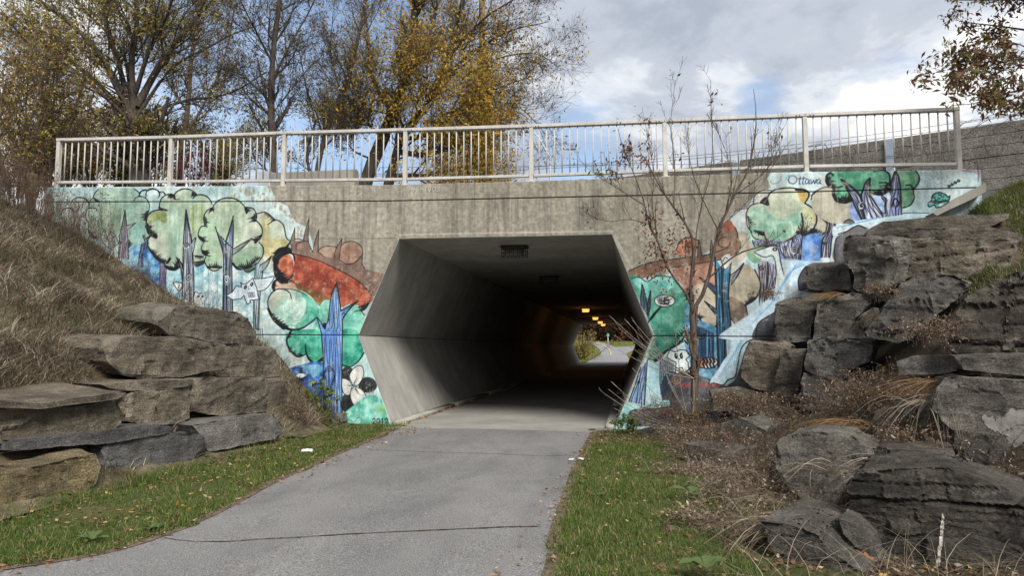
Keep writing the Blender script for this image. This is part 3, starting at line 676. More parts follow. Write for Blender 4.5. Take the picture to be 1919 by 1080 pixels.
ink([(430, 500), (370, 530), (300, 540), (264, 505)], 3, 6); hatch([(440, 470), (370, 525), (290, 530)], 14, -12, -44, 4.5)
for a, n, dx, dy in (([(80, 200), (82, 250)], 7, 30, 12), ([(120, 145), (140, 150)], 5, -18, 24), ([(45, 330), (70, 362)], 7, 40, -12), ([(62, 420), (90, 450)], 8, 36, -14), ([(100, 530), (190, 530)], 9, 4, -36), ([(345, 140), (352, 175)], 6, 36, -14), ([(415, 180), (415, 225)], 7, -46, 8), ([(450, 320), (415, 368)], 8, -44, -6)): hatch(a, n, dx, dy, 4); ink(a, 5, 4)
trunk([(150, 265), (176, 350), (196, 420), (204, 500), (198, 830)], [(214, 378), (236, 430), (246, 480), (250, 520), (240, 830)], 6, (74, 88, 128), (140, 160, 186), 2.0, 2.6)
trunk([(267, 193), (240, 290), (218, 372), (224, 500), (222, 830)], [(267, 193), (267, 300), (264, 420), (258, 520), (264, 840)], 6, (132, 152, 186), (180, 196, 208), 1.9, 2.6)
trunk([(270, 408), (330, 372), (390, 340)], [(268, 446), (330, 400), (390, 340)], 5, (170, 180, 182), w=1.4); spiral(226, 612, 20, 1.6, 2.0, 1.6, back=(188, 204, 212))
hatch([(196, 330), (262, 400)], 6, -30, -12, 3)
trunk([(412, 510), (405, 650), (400, 780), (402, 930)], [(468, 500), (448, 650), (438, 780), (432, 940)], 5, (150, 176, 192), (196, 210, 214), 1.9, 2.4)
trunk([(440, 520), (480, 490), (516, 455)], [(452, 560), (490, 520), (516, 455)], 4, (176, 188, 190), w=1.4)
for k, x in enumerate((404, 416, 428, 442, 456)): ink([(x, 930), (x + 2 * k - 3, 1020 - 6 * k)], 1.6, 0.8)
OWL = [(315, 628), (328, 640), (352, 638), (395, 600), (408, 635), (420, 660), (430, 720), (436, 738), (400, 742), (375, 745), (382, 758), (358, 770), (345, 738), (338, 712), (318, 736), (262, 741), (220, 714), (262, 690), (286, 650), (322, 658)]
fill([(404, 604), (470, 600), (532, 590), (516, 630), (470, 676), (425, 684), (408, 640)], (200, 216, 226)); ink([(404, 604), (470, 600), (532, 590), (514, 632), (470, 676), (425, 684)], 1.8)
fill(OWL, (204, 218, 228), smooth=False); ink(OWL + OWL[:1], 1.8, smooth=False)
for ex, ey in ((347, 658), (389, 640)): fill(ell(ex, ey, 10, 14, 0.5), INK); fill(ell(ex, ey, 4, 6, 0.5), (140, 160, 170))
fill(ell(371, 664, 6, 10), (220, 224, 222)); ink(ell(371, 664, 6, 10)[:13], 1.0)
for r in range(4):
    for q in range(3): ink([(360 + q * 14 + r * 2, 692 + r * 9), (368 + q * 14 + r * 2, 698 + r * 9), (376 + q * 14 + r * 2, 688 + r * 9)], 1.0)
# antlers, red head, teal swirl and the blue trunk
zoomed(500, 400, 4.5)
for k in range(14): fill(ell(nrng.uniform(20, 190), nrng.uniform(700, 1180), nrng.uniform(10, 30), nrng.uniform(30, 120), n=8), (104, 178, 182) if k % 2 else (214, 220, 214), alpha=0.35, nz=NZ_BRUSH, holes=0.4)
fill(ell(705, 335, 102, 96), (142, 110, 94), (164, 136, 120), 0.95, nz=NZ_BRUSH); ink(ell(705, 335, 102, 96)[6:].tolist() + ell(705, 335, 102, 96)[:5].tolist(), 1.6)
fill(ell(525, 328, 92, 50), (146, 116, 98), (160, 138, 120), 0.9, nz=NZ_BRUSH); ink(ell(525, 328, 92, 50)[6:].tolist(), 1.6)
fill(ell(276, 276, 42, 40), (166, 128, 114)); ink([(170, 300), (195, 240), (260, 218), (310, 235)], 2.0)
fill([(205, 310), (198, 230), (235, 125), (232, 235), (262, 232), (320, 236), (318, 250), (260, 260), (246, 300), (290, 312), (302, 240), (352, 50), (348, 250), (384, 330), (398, 250), (435, 142), (432, 330), (480, 360), (560, 384), (582, 300), (632, 215), (606, 390), (640, 424), (710, 432), (804, 352), (800, 430), (824, 470), (990, 512), (905, 700), (800, 600), (680, 520), (540, 450), (400, 390), (230, 345)], (104, 84, 76), (132, 110, 98), smooth=False)
for p in ([(205, 310), (198, 230), (235, 125), (234, 232)], [(302, 240), (328, 130), (352, 50), (346, 240), (384, 330)], [(384, 330), (404, 240), (435, 142), (430, 330), (468, 352)], [(560, 384), (585, 290), (632, 215), (606, 390), (660, 430), (710, 432), (760, 405), (804, 352), (800, 430), (824, 470)], [(246, 306), (246, 262), (300, 238), (350, 238)]): ink(p, 1.6, smooth=False)
for k in range(5): ink([(620 + 40 * k, 410 + 22 * k), (740 + 30 * k, 500 + 26 * k), (860 + 8 * k, 640 - 14 * k)], 1.0, col=(150, 128, 114), alpha=0.6)
RED1, RED2 = (136, 58, 44), (166, 88, 66)
fill([(100, 590), (225, 450), (230, 345), (400, 390), (540, 450), (680, 520), (800, 600), (886, 702), (862, 770), (800, 822), (620, 792), (520, 780), (400, 740), (320, 700), (220, 660), (140, 640), (60, 640), (60, 590)], RED1, RED2, 0.97, nz=NZ_BRUSH)
for k in range(26):
    x, y = nrng.uniform(260, 800), nrng.uniform(440, 760); a = nrng.uniform(-0.2, 0.9); l = nrng.uniform(30, 90)
    ink([(x, y), (x + l * 0.5 * math.cos(a), y + l * 0.5 * math.sin(a) - 6), (x + l * math.cos(a), y + l * math.sin(a))], 3.5, 1.0, col=(186, 128, 102) if k % 3 else (96, 42, 34), alpha=0.3)
fill([(60, 600), (110, 572), (220, 590), (300, 660), (180, 650), (60, 645)], (176, 144, 122), (190, 166, 144), 0.85)
fill([(240, 600), (400, 650), (530, 720), (500, 800), (420, 770), (320, 700)], (92, 78, 46), (112, 92, 60), 0.75, nz=NZ_BRUSH)
scatter_dots(740, 620, 860, 740, 34, 2, 6, (208, 190, 176), 0.6); scatter_dots(340, 420, 640, 620, 22, 2, 5, (204, 166, 146), 0.5)
fill(ell(152, 440, 72, 100, 0.12), (160, 84, 62), (190, 128, 104), nz=NZ_BRUSH); ink(ell(148, 440, 40, 62, 0.2)[3:13], 2.0, col=(206, 166, 146), alpha=0.5)
ink([(232, 400), (222, 350), (180, 336), (110, 370), (70, 450)], 3, 8); ink([(70, 450), (84, 530), (130, 578), (190, 566), (216, 520)], 12, 3, mid=14); hatch([(74, 470), (100, 550), (160, 575)], 14, 66, -16, 7)
fill([(90, 300), (180, 285), (210, 330), (110, 372), (66, 440), (56, 400)], INK, alpha=0.96); hatch([(180, 290), (90, 340), (58, 440)], 18, -36, -8, 5)
ink([(100, 556), (62, 580), (48, 620), (62, 650)], 5, 7); hatch([(60, 580), (52, 630)], 6, 40, 2, 4)
fill([(500, 730), (620, 790), (640, 1010), (400, 1010), (415, 900), (440, 800)], (92, 172, 152), (136, 196, 178), nz=NZ_BRUSH)
fill(ell(212, 812, 205, 172), (148, 192, 178), (186, 208, 198), nz=NZ_BRUSH)
fill([(300, 680), (420, 760), (430, 880), (340, 950), (230, 975), (310, 860), (330, 760)], (40, 140, 118), (92, 176, 152), 0.75, nz=NZ_BRUSH)
for k in range(6): ink(ell(205, 800, 60 + 22 * k, 50 + 19 * k, 0.3)[nrng.integers(0, 4):nrng.integers(7, 13)], 3.0, 1.0, col=((96, 178, 164), (206, 196, 180), (70, 158, 140))[k % 3], alpha=0.45)
fill([(20, 700), (90, 660), (170, 680), (120, 740), (60, 830), (20, 830)], (196, 184, 166), alpha=0.6, nz=NZ_BRUSH)
ink([(205, 722), (190, 672), (130, 642), (60, 655), (10, 725), (10, 812)], 2.6, 3.0); ink([(10, 810), (60, 900), (140, 970)], 6, 9); ink([(140, 965), (220, 986), (310, 965), (420, 880)], 7, 2.2); hatch([(18, 840), (70, 920), (190, 982)], 18, 46, -22, 6)
ink([(150, 640), (240, 650), (330, 690)], 2.0)
ink([(232, 345), (400, 390), (540, 450), (680, 520), (800, 600), (888, 704)], 1.8)
fill([(640, 800), (760, 775), (820, 860), (780, 1005), (636, 1005)], (104, 184, 166), (142, 204, 188), nz=NZ_BRUSH)
ink([(740, 832), (785, 822), (822, 862)], 2.4); fill([(770, 790), (830, 770), (870, 750), (830, 815), (800, 824)], INK, alpha=0.9); hatch([(870, 745), (800, 822)], 8, -40, -6, 4)
zoomed(500, 580, 4.5)
fill([(640, 470), (820, 370), (870, 500), (960, 760), (640, 800)], (158, 204, 206), (186, 216, 214), 0.9)
fill([(190, 192), (165, 262), (190, 350), (260, 402), (332, 382), (362, 432), (430, 474), (470, 462), (470, 192)], (44, 142, 118), (92, 176, 152), nz=NZ_BRUSH)
ink([(205, 185), (165, 262), (190, 350)], 4, 5); ink([(190, 350), (260, 402), (332, 380)], 6, 2.4); hatch([(182, 330), (230, 392), (300, 395)], 11, 30, -34, 5); ink([(322, 300), (330, 370), (362, 432), (430, 474), (470, 470)], 2.6, 8); hatch([(400, 466), (470, 430)], 8, 24, -34, 5)
hatch([(188, 195), (168, 250)], 6, 42, 6, 5)
fill([(634, 192), (768, 192), (816, 370), (770, 440), (704, 486), (636, 470)], (40, 138, 116), (84, 174, 150), nz=NZ_BRUSH); ink([(816, 370), (770, 440), (704, 486), (636, 474)], 3.0)
fill([(120, 555), (180, 510), (260, 478), (470, 462), (482, 800), (400, 830), (300, 812), (210, 770), (170, 640)], (28, 66, 150), (74, 124, 186), 0.95, nz=NZ_BRUSH)
fill([(150, 500), (440, 470), (430, 560), (200, 600)], (104, 176, 184), (160, 200, 200), 0.55, nz=NZ_STREAK, holes=0.45)
for k in range(40):
    x, y = nrng.uniform(190, 460), nrng.uniform(590, 790); ink([(x, y), (x + nrng.uniform(-6, 6), y + nrng.uniform(16, 70))], nrng.uniform(0.8, 2.5), 0.6, col=((160, 190, 214), (30, 44, 120), (92, 104, 190), (206, 216, 220))[k % 4], alpha=0.6)
fill([(278, 500), (302, 490), (304, 545), (274, 548)], (30, 44, 52), smooth=False); fill(ell(289, 562, 40, 20), (214, 226, 226)); fill([(250, 572), (290, 580), (328, 566), (318, 600), (290, 608), (262, 598)], (14, 30, 54))
for k in range(4): ink([(350, 515 + 12 * k), (352 + nrng.uniform(40, 80), 514 + 12 * k)], 0.9, col=(40, 80, 120), alpha=0.55); ink([(160, 525 + 12 * k), (220, 524 + 12 * k)], 0.9, col=(60, 110, 140), alpha=0.4)
trunk([(455, 180), (468, 330), (478, 560), (484, 900)], [(636, 180), (632, 420), (630, 600), (634, 900)], 11, (96, 136, 204), (140, 176, 222), 1.7, 2.6, wob=0.035)
for r in (0.45, 0.7, 1.0): ink([(520 - 50 * r, 600), (480 + 10 * (1 - r), 540), (520, 560 - 76 * r), (570, 540), (520 + 46 * r, 640)], 1.5)
for r in (0.5, 1.0): ink([(560 - 36 * r, 850), (560 - 30 * r, 770), (580, 790 - 40 * r), (584 + 10 * r, 840)], 1.4)
zoomed(500, 400, 4.5)
trunk([(585, 588), (541, 700), (522, 850), (500, 960), (455, 1000)], [(585, 588), (606, 700), (622, 820), (634, 900), (636, 1000)], 8, (104, 150, 214), (150, 186, 226), 1.7, 2.6)
fill([(424, 884), (462, 930), (520, 910), (505, 990), (455, 1000), (440, 950)], (110, 154, 216), smooth=False); fill([(456, 930), (505, 925), (494, 990), (470, 960)], INK, smooth=False); ink([(520, 900), (500, 935), (462, 930), (424, 884), (440, 950), (455, 1000)], 2.2)
trunk([(618, 826), (700, 780), (770, 740)], [(634, 900), (690, 820), (770, 740)], 6, (116, 160, 218), w=1.4); ink([(640, 880), (660, 860), (648, 846), (632, 856)], 1.6)
zoomed(500, 580, 4.5)
for e, c in ((ell(850, 640, 78, 66, 0.1), 0), (ell(682, 545, 54, 60), 1), (ell(680, 790, 56, 84, 0.1), 2)): fill(e, (30, 33, 37), (52, 56, 60), nz=NZ_BRUSH)
for pet, rib in (([(712, 622), (695, 560), (742, 490), (800, 484), (814, 560), (768, 642), (735, 640)], [(730, 630), (760, 570)]), ([(716, 652), (692, 606), (634, 590), (640, 700), (692, 726)], [(715, 650), (672, 640)]), ([(738, 652), (702, 702), (720, 792), (790, 860), (824, 864), (838, 752), (800, 682)], [(742, 670), (772, 720)])):
    fill(pet, (206, 206, 202), (222, 222, 218)); ink(pet + pet[:1], 1.5); ink(rib, 1.5, 0.5); ink([(rib[0][0] + 6, rib[0][1]), (rib[1][0] + 14, rib[1][1] + 8)], 1.2, 0.4)
fill(ell(724, 640, 18, 16), (150, 190, 196)); hatch(ell(724, 640, 10, 10)[:9], 8, 12, -14, 1.5)
fill([(650, 890), (720, 820), (850, 730), (962, 760), (1022, 940), (1022, 1010), (640, 1010)], (92, 184, 164), (150, 210, 196), nz=NZ_BRUSH); fill([(920, 830), (990, 810), (1000, 880), (940, 870)], (140, 198, 120), alpha=0.6, nz=NZ_BRUSH)
for k in range(14): x = nrng.uniform(830, 960); ink([(x, 740 - (x - 830) * 0.4), (x + 8, 690 - (x - 830) * 0.3)], 1.0, col=(110, 130, 130), alpha=0.5)
digits('2012', 888, 925, 40, 26, 9, 2.0); ink([(740, 950), (770, 915), (800, 935), (790, 965)], 1.4, alpha=0.6); ink([(640, 955), (680, 930), (720, 950)], 1.4, alpha=0.5)

# ---------------- right half
zoomed(0, 0, 1)
fill([(1450, 318), (1437, 334), (1444, 352), (1410, 372), (1396, 398), (1372, 420), (1330, 470), (1240, 520), (1178, 520), (1225, 630), (1150, 810), (1900, 810), (1900, 300)], (172, 198, 204), (196, 214, 216), 0.96, smooth=False)
zoomed(1340, 340, 3.6)
fill([(100, 245), (150, 195), (215, 186), (250, 330), (160, 345)], (198, 206, 206)); ink([(100, 245), (150, 195), (215, 186)], 1.6)
fill([(150, 350), (240, 370), (262, 440), (150, 560), (60, 560)], (168, 158, 140), (184, 178, 164))
fill([(210, 200), (330, 210), (440, 410), (250, 430)], (140, 186, 168), (180, 200, 186))
fill([(645, 125), (700, 60), (762, 45), (820, 70), (860, 140), (864, 255), (760, 320), (742, 362), (690, 372), (672, 220)], (170, 166, 148), (190, 186, 170), 0.97)
ink([(645, 125), (660, 85), (700, 58), (760, 44), (800, 50)], 2.6); ink([(680, 225), (740, 250), (752, 300), (735, 355), (690, 372)], 2.4); hatch([(735, 352), (690, 370)], 6, -20, -40, 4)
fill([(265, 130), (300, 75), (360, 62), (380, 150), (270, 160)], (196, 198, 190)); ink([(255, 150), (265, 100), (310, 66), (380, 64)], 1.6); fill([(300, 140), (345, 105), (355, 165), (330, 155)], INK)
fill([(360, 85), (420, 56), (520, 50), (580, 62), (628, 92), (602, 150), (660, 190), (682, 260), (660, 330), (600, 372), (560, 352), (480, 402), (402, 412), (340, 395), (250, 402), (240, 340), (210, 240), (222, 190), (270, 155), (352, 160)], (166, 182, 158), (194, 198, 180), 0.98)
fill([(240, 190), (330, 170), (400, 250), (550, 220), (585, 280), (540, 360), (400, 400), (330, 340), (260, 390), (230, 300)], (118, 178, 156), (170, 200, 184), 0.75, nz=NZ_BRUSH)
fill([(560, 62), (630, 92), (602, 150), (565, 120)], (190, 158, 88), alpha=0.8); fill([(600, 170), (670, 200), (680, 280), (600, 250)], (196, 190, 146), alpha=0.6)
ink([(360, 160), (352, 110), (385, 68), (450, 50), (520, 48), (578, 62)], 2.4, mid=3.4); ink([(545, 58), (600, 62), (632, 92), (604, 150)], 6, 2.4); ink([(602, 150), (660, 190), (683, 260), (655, 335), (600, 372), (556, 350)], 2.8, 4); ink([(355, 165), (300, 150), (240, 165), (210, 215), (214, 300), (245, 345)], 2.2); ink([(238, 345), (262, 385), (315, 400), (345, 395)], 2.2, 3); ink([(325, 345), (345, 395), (410, 414), (480, 402), (560, 355)], 2.4); ink([(580, 220), (590, 290), (575, 345)], 3, 4)
hatch([(560, 350), (620, 366), (660, 330)], 12, -10, -52, 5); fill([(640, 345), (680, 320), (690, 365), (660, 372)], INK); hatch([(320, 340), (260, 330)], 9, 10, 34, 4); fill([(290, 355), (330, 345), (325, 370)], INK); hatch([(215, 240), (230, 320)], 8, 44, 4, 4)
fill([(250, 402), (340, 396), (480, 402), (560, 358), (600, 375), (690, 374), (720, 360), (712, 530), (560, 540), (420, 520), (280, 470)], (126, 146, 196), (170, 186, 214), 0.95)
fill([(588, 385), (720, 360), (714, 530), (580, 532)], (66, 112, 186), (122, 158, 206), 0.96, nz=NZ_BRUSH)
fill([(640, 440), (690, 430), (690, 480), (640, 490)], (180, 170, 160), alpha=0.35, nz=NZ_BRUSH)
trunk([(250, 402), (255, 420), (270, 450)], [(345, 400), (340, 430), (380, 440)], 7, (150, 156, 170), w=2.2); trunk([(345, 400), (350, 425), (370, 440)], [(440, 412), (450, 425), (440, 440)], 7, (146, 152, 176), w=2.2)
trunk([(432, 415), (440, 470), (470, 520)], [(520, 392), (510, 460), (520, 522)], 6, (168, 182, 214), (196, 206, 222), 2.2); trunk([(520, 392), (540, 450), (530, 522)], [(585, 372), (580, 440), (575, 530)], 6, (150, 164, 204), w=2.2)
spiral(532, 466, 26, 2.2, 2.4, back=(204, 210, 218)); spiral(470, 450, 18, 1.5, 1.8)
trunk([(810, 143), (775, 225), (762, 330), (722, 400), (712, 515)], [(810, 143), (806, 300), (782, 400), (776, 470), (770, 515)], 6, (142, 146, 186), (186, 188, 200), 2.2, 2.8); spiral(738, 420, 14, 1.6, 2.0, back=(170, 176, 200))
trunk([(684, 205), (720, 235), (760, 262)], [(684, 222), (720, 255), (756, 290)], 4, (176, 176, 176), w=2.4)
# antler ring, egret, beige crowns
fill([(0, 330), (60, 290), (130, 312), (152, 400), (122, 480), (0, 502)], (118, 94, 80), (140, 116, 100)); fill(ell(60, 415, 40, 34), (150, 122, 106)); ink(ell(60, 415, 40, 34)[:12], 1.4); ink([(60, 290), (130, 312), (152, 400), (122, 480), (0, 504)], 1.8)
fill([(45, 300), (90, 260), (125, 300), (120, 330), (60, 330)], (160, 98, 78), nz=NZ_BRUSH)
fill([(220, 480), (290, 435), (360, 450), (330, 500), (280, 555), (230, 530)], (112, 158, 130), (150, 184, 158)); ink([(290, 435), (360, 448), (400, 480)], 1.6)
fill([(290, 560), (330, 540), (420, 570), (440, 640), (420, 700), (300, 830)], (150, 150, 164), alpha=0.9); trunk([(290, 560), (300, 680), (296, 840)], [(352, 548), (350, 660), (345, 800)], 6, (160, 158, 170), w=2.4); trunk([(352, 548), (360, 620), (345, 740)], [(420, 580), (420, 640), (400, 720)], 5, (150, 150, 166), w=2.4); spiral(314, 592, 20, 1.8, 2.2, back=(186, 186, 190))
fill([(262, 482), (300, 464), (390, 440), (424, 462), (440, 560), (470, 640), (474, 676), (420, 720), (402, 700), (408, 600), (388, 512), (350, 528), (290, 520)], (202, 214, 214)); ink([(262, 482), (300, 464), (390, 438), (424, 462), (442, 560), (474, 676)], 1.8); ink([(262, 484), (330, 515), (388, 508), (410, 600), (402, 700)], 1.8); fill(ell(402, 460, 16, 13), INK); fill(ell(402, 460, 7, 6), (200, 210, 210)); ink([(430, 480), (448, 580), (470, 660)], 1.4)
fill([(120, 640), (180, 560), (265, 598), (305, 700), (272, 792), (200, 842), (212, 920), (155, 982), (100, 905), (92, 760)], (158, 150, 132), (182, 176, 158), 0.97); fill([(100, 780), (205, 840), (212, 920), (155, 982), (100, 905)], (96, 82, 74), (126, 112, 100), 0.85, nz=NZ_BRUSH)
ink([(265, 598), (305, 700), (272, 792), (200, 842)], 2.6, 3.4); hatch([(272, 790), (205, 840)], 9, -20, -40, 4); ink([(205, 842), (213, 920), (155, 982), (105, 930)], 2.2)
fill([(90, 620), (100, 560), (200, 540), (150, 620), (100, 650)], (196, 200, 196), alpha=0.7); trunk([(190, 555), (150, 600), (100, 640)], [(190, 560), (150, 640), (105, 700)], 5, (170, 176, 176), w=1.8)
zoomed(1150, 460, 3.0)
fill([(330, 150), (440, 85), (540, 80), (575, 160), (560, 255), (430, 300), (380, 220)], (150, 104, 88), (172, 132, 114), 0.96, nz=NZ_BRUSH)
fill([(350, 10), (420, -40), (470, -10), (440, 50), (370, 60)], (150, 92, 74), (176, 128, 110), nz=NZ_BRUSH); ink([(350, 30), (370, -20), (430, -42), (480, -20)], 2.0)
fill([(440, 240), (560, 230), (578, 450), (540, 466), (490, 432), (462, 380)], (160, 150, 132), (182, 174, 158)); ink([(470, 400), (500, 440), (545, 466), (578, 455)], 2.6, 5); hatch([(470, 395), (480, 420)], 5, 36, -4, 4)
fill([(78, 152), (170, 108), (240, 92), (380, 74), (520, 54), (640, 18), (700, -40), (708, 30), (600, 82), (480, 104), (300, 132), (180, 182), (90, 188)], (108, 84, 70), (128, 104, 88)); ink([(84, 146), (170, 108), (240, 92), (380, 74), (520, 54), (640, 18)], 1.8); ink([(300, 132), (480, 104), (600, 82), (700, 40)], 1.4)
for x in (470, 400, 540): fill([(x, 70), (x + 6, -30), (x + 24, 60)], (108, 84, 70)); ink([(x, 70), (x + 6, -30), (x + 24, 60)], 1.4)
fill([(92, 190), (140, 180), (186, 206), (240, 175), (322, 180), (384, 245), (424, 330), (412, 460), (380, 540), (300, 590), (240, 648), (200, 650), (188, 600), (228, 510)], (64, 134, 114), (96, 164, 144), 0.98, nz=NZ_BRUSH)
fill([(95, 190), (140, 182), (186, 206), (240, 178), (320, 184), (330, 240), (200, 300), (160, 260)], (108, 194, 186), (140, 206, 198), 0.8, nz=NZ_BRUSH); fill([(230, 520), (380, 500), (300, 590), (240, 645), (195, 640)], (44, 106, 88), alpha=0.7)
ink([(94, 190), (140, 181), (186, 206), (240, 176), (322, 180)], 1.8); ink([(424, 330), (412, 460), (375, 545), (300, 592), (235, 650), (195, 650)], 2.4, 7); hatch([(412, 470), (330, 575)], 10, -24, -26, 4)
trunk([(157, 222), (150, 300), (152, 340)], [(160, 225), (180, 300), (190, 400)], 3, (70, 90, 110), w=2.2); trunk([(204, 258), (190, 330), (186, 390)], [(206, 262), (204, 340), (192, 400)], 2, (70, 100, 110), w=2); trunk([(190, 440), (220, 390), (262, 346)], [(208, 420), (232, 390), (262, 350)], 5, (130, 180, 172), w=2.2)
fill(ell(285, 315, 58, 32), (222, 228, 226))
for k in range(18): ink(ell(285 + nrng.uniform(-34, 34), 315 + nrng.uniform(-16, 16), nrng.uniform(10, 20), nrng.uniform(7, 14))[:12], 1.0)
ink(ell(285, 315, 58, 32).tolist() + [ell(285, 315, 58, 32)[0].tolist()], 1.6)
fill([(410, 330), (480, 420), (580, 480), (580, 760), (470, 740), (400, 560)], (76, 130, 164), (128, 172, 194), 0.95, nz=NZ_BRUSH)
for k in range(15): x = 430 + 9 * k; ink([(x, 440 + 4 * k), (x + nrng.uniform(-6, 6), 560), (x + nrng.uniform(-6, 6), 690)], 2.6, 3.4, col=(28, 48, 72))
for r in (10, 18, 27): ink(ell(488, 500, r, r * 1.1)[:11], 2.0)
trunk([(568, 70), (574, 300), (580, 500), (586, 700)], [(606, 130), (608, 300), (620, 480), (622, 690)], 5, (56, 112, 148), (92, 146, 176), 2.6, 3.4, inkcol=(18, 34, 52)); trunk([(606, 135), (610, 300), (620, 480), (620, 660)], [(656, 100), (642, 300), (656, 470), (640, 650)], 5, (48, 104, 140), (100, 156, 184), 2.6, 3.4, inkcol=(18, 34, 52))
trunk([(480, 182), (530, 236), (572, 280)], [(480, 182), (540, 215), (574, 240)], 4, (80, 120, 150), w=2.4); trunk([(508, 316), (545, 360), (576, 400)], [(508, 316), (550, 345), (578, 366)], 3, (80, 120, 150), w=2.4); fill([(600, 80), (650, 50), (655, 110), (625, 140)], (206, 212, 206)); ink([(600, 80), (622, 138), (655, 108)], 1.8); ink([(612, 90), (625, 70), (640, 78)], 1.4)
fill([(640, 480), (720, 450), (800, 380), (830, 300), (830, 560), (690, 690), (640, 640)], (168, 196, 206), (192, 212, 216), 0.8)
# river, painted rocks and beasts at the foot
fill([(285, 735), (420, 720), (560, 760), (620, 790), (690, 740), (750, 560), (830, 500), (840, 1000), (280, 1000)], (62, 63, 70), (88, 88, 94), 0.97, nz=NZ_BRUSH)
fill([(540, 770), (585, 700), (640, 620), (730, 560), (800, 470), (850, 420), (850, 480), (800, 540), (752, 545), (712, 590), (692, 690), (680, 742), (640, 760), (612, 788), (560, 775)], (182, 208, 222), (206, 222, 230), 0.98)
ink([(830, 520), (752, 543), (712, 590), (692, 690), (680, 742), (640, 760), (612, 788), (560, 776)], 2.2)
for k in range(7): ink([(590 + 16 * k, 745 - 14 * k), (640 + 12 * k, 660 - 20 * k), (700 + 14 * k, 590 - 24 * k)], 1.6, 0.7, col=(110, 160, 204), alpha=0.7)
fill([(186, 655), (250, 690), (270, 870), (298, 905), (180, 905), (160, 860)], (176, 214, 222), (200, 222, 226)); fill([(40, 900), (160, 905), (300, 870), (296, 925), (150, 930), (98, 930), (80, 1000), (20, 1030), (10, 980)], (150, 212, 214), (176, 220, 220))
fill([(92, 935), (200, 925), (300, 915), (300, 1010), (90, 1010)], (66, 68, 76), (90, 92, 98)); ink([(92, 1010), (92, 935), (200, 925), (300, 912)], 2.0)
trunk([(150, 690), (120, 780), (84, 880)], [(186, 655), (178, 780), (170, 900)], 6, (112, 146, 200), (156, 184, 214), 2.2, 2.4); spiral(138, 770, 10, 1.4, 1.6)
for k in range(8): ink([(262 + 10 * k, 640 + 4 * k), (258 + 10 * k, 760), (264 + 9 * k, 840 - 8 * k)], 2.4, 1.6, col=(30, 50, 78))
CAT = [(296, 632), (314, 590), (340, 602), (372, 590), (404, 592), (424, 624), (404, 644), (416, 660), (420, 704), (392, 716), (384, 690), (366, 692), (366, 720), (345, 724), (348, 660), (318, 648)]
fill(CAT, (210, 222, 222), smooth=False); ink(CAT + CAT[:1], 1.8, smooth=False)
for ex in (349, 379): fill(ell(ex, 624, 9, 17, -0.2), INK); fill(ell(ex + 2, 620, 3, 6), (170, 180, 180))
ink([(360, 640), (365, 645), (370, 640)], 1.4)
fill(ell(530, 664, 52, 30, -0.15), (216, 218, 214)); fill(ell(500, 660, 20, 24), (176, 112, 78)); ink(ell(530, 664, 52, 30, -0.15).tolist() + [ell(530, 664, 52, 30, -0.15)[0].tolist()], 2.0)
for k in range(4): ink([(500 + 19 * k, 640), (508 + 19 * k, 656), (498 + 19 * k, 668), (508 + 19 * k, 690)], 5, 3.5, smooth=False)
ink(ell(350, 757, 24, 24)[:12], 2.2, col=(160, 122, 84)); ink(ell(350, 757, 10, 12)[:10], 1.8, col=(160, 122, 84))
for k in range(7): x = 360 + 28 * k + (40 if k > 2 else 0); ink([(x, 790), (x + 10, 782 + nrng.uniform(-6, 6)), (x + 18, 800), (x + 26, 788)], 2.2, col=(176, 64, 66), alpha=0.85)
# water running down in steps, painted stones beside it
zoomed(1340, 340, 3.6)
fill([(30, 1060), (100, 985), (300, 850), (395, 745), (430, 735), (500, 545), (600, 540), (742, 536), (802, 500), (802, 330), (864, 280), (880, 340), (820, 400), (812, 520), (645, 562), (572, 640), (560, 740), (480, 775), (405, 880), (290, 958), (275, 1060)], (180, 206, 224), (206, 222, 230), 0.97)
for k in range(10): ink([(420 + 12 * k, 760 - 18 * k), (470 + 10 * k, 660 - 12 * k), (520 + 20 * k, 580 - 4 * k)], 1.6, 0.6, col=(104, 156, 208), alpha=0.6)
for k in range(6): ink([(250 + 30 * k, 960 - 30 * k), (300 + 26 * k, 900 - 26 * k), (350 + 20 * k, 880 - 40 * k)], 1.8, 0.7, col=(112, 160, 206), alpha=0.6)
fill([(806, 420), (840, 370), (1000, 330), (1000, 560), (806, 540)], (72, 74, 82), (98, 98, 104)); fill([(560, 660), (600, 590), (645, 566), (1000, 540), (1000, 760), (600, 745), (562, 720)], (66, 68, 76), (92, 92, 98)); fill([(270, 1080), (290, 960), (405, 884), (415, 820), (600, 800), (600, 1080)], (66, 67, 74), (90, 90, 96))
ink([(806, 540), (806, 420), (845, 366), (1000, 328)], 2.0); ink([(562, 725), (560, 660), (600, 588), (650, 564)], 2.0); ink([(272, 1060), (290, 960), (405, 884)], 2.2)
# top right: green crowns, striped trunks, turtle, lettering
zoomed(1520, 310, 5.997)
fill([(20, 330), (80, 280), (180, 250), (252, 270), (292, 400), (450, 396), (472, 480), (462, 612), (300, 655), (190, 640), (60, 560), (0, 450)], (168, 164, 146), (188, 184, 166), 0.97)
ink([(0, 345), (60, 295), (110, 262), (180, 248), (250, 268)], 2.4); ink([(450, 396), (452, 480), (474, 540), (470, 600)], 2.2)
fill([(455, 400), (560, 420), (820, 330), (860, 380), (830, 600), (470, 620)], (110, 138, 200), (150, 172, 212), 0.95, nz=NZ_BRUSH); fill([(690, 330), (770, 330), (830, 420), (825, 545), (790, 540)], (108, 142, 212), (176, 196, 224), 0.9, nz=NZ_BRUSH)
fill([(165, 182), (170, 120), (215, 85), (400, 66), (700, 62), (800, 60), (872, 100), (882, 200), (850, 280), (770, 332), (662, 312), (560, 360), (470, 392), (380, 416), (290, 400), (246, 330), (252, 262), (190, 222)], (68, 136, 108), (108, 168, 140), 0.98, nz=NZ_BRUSH)
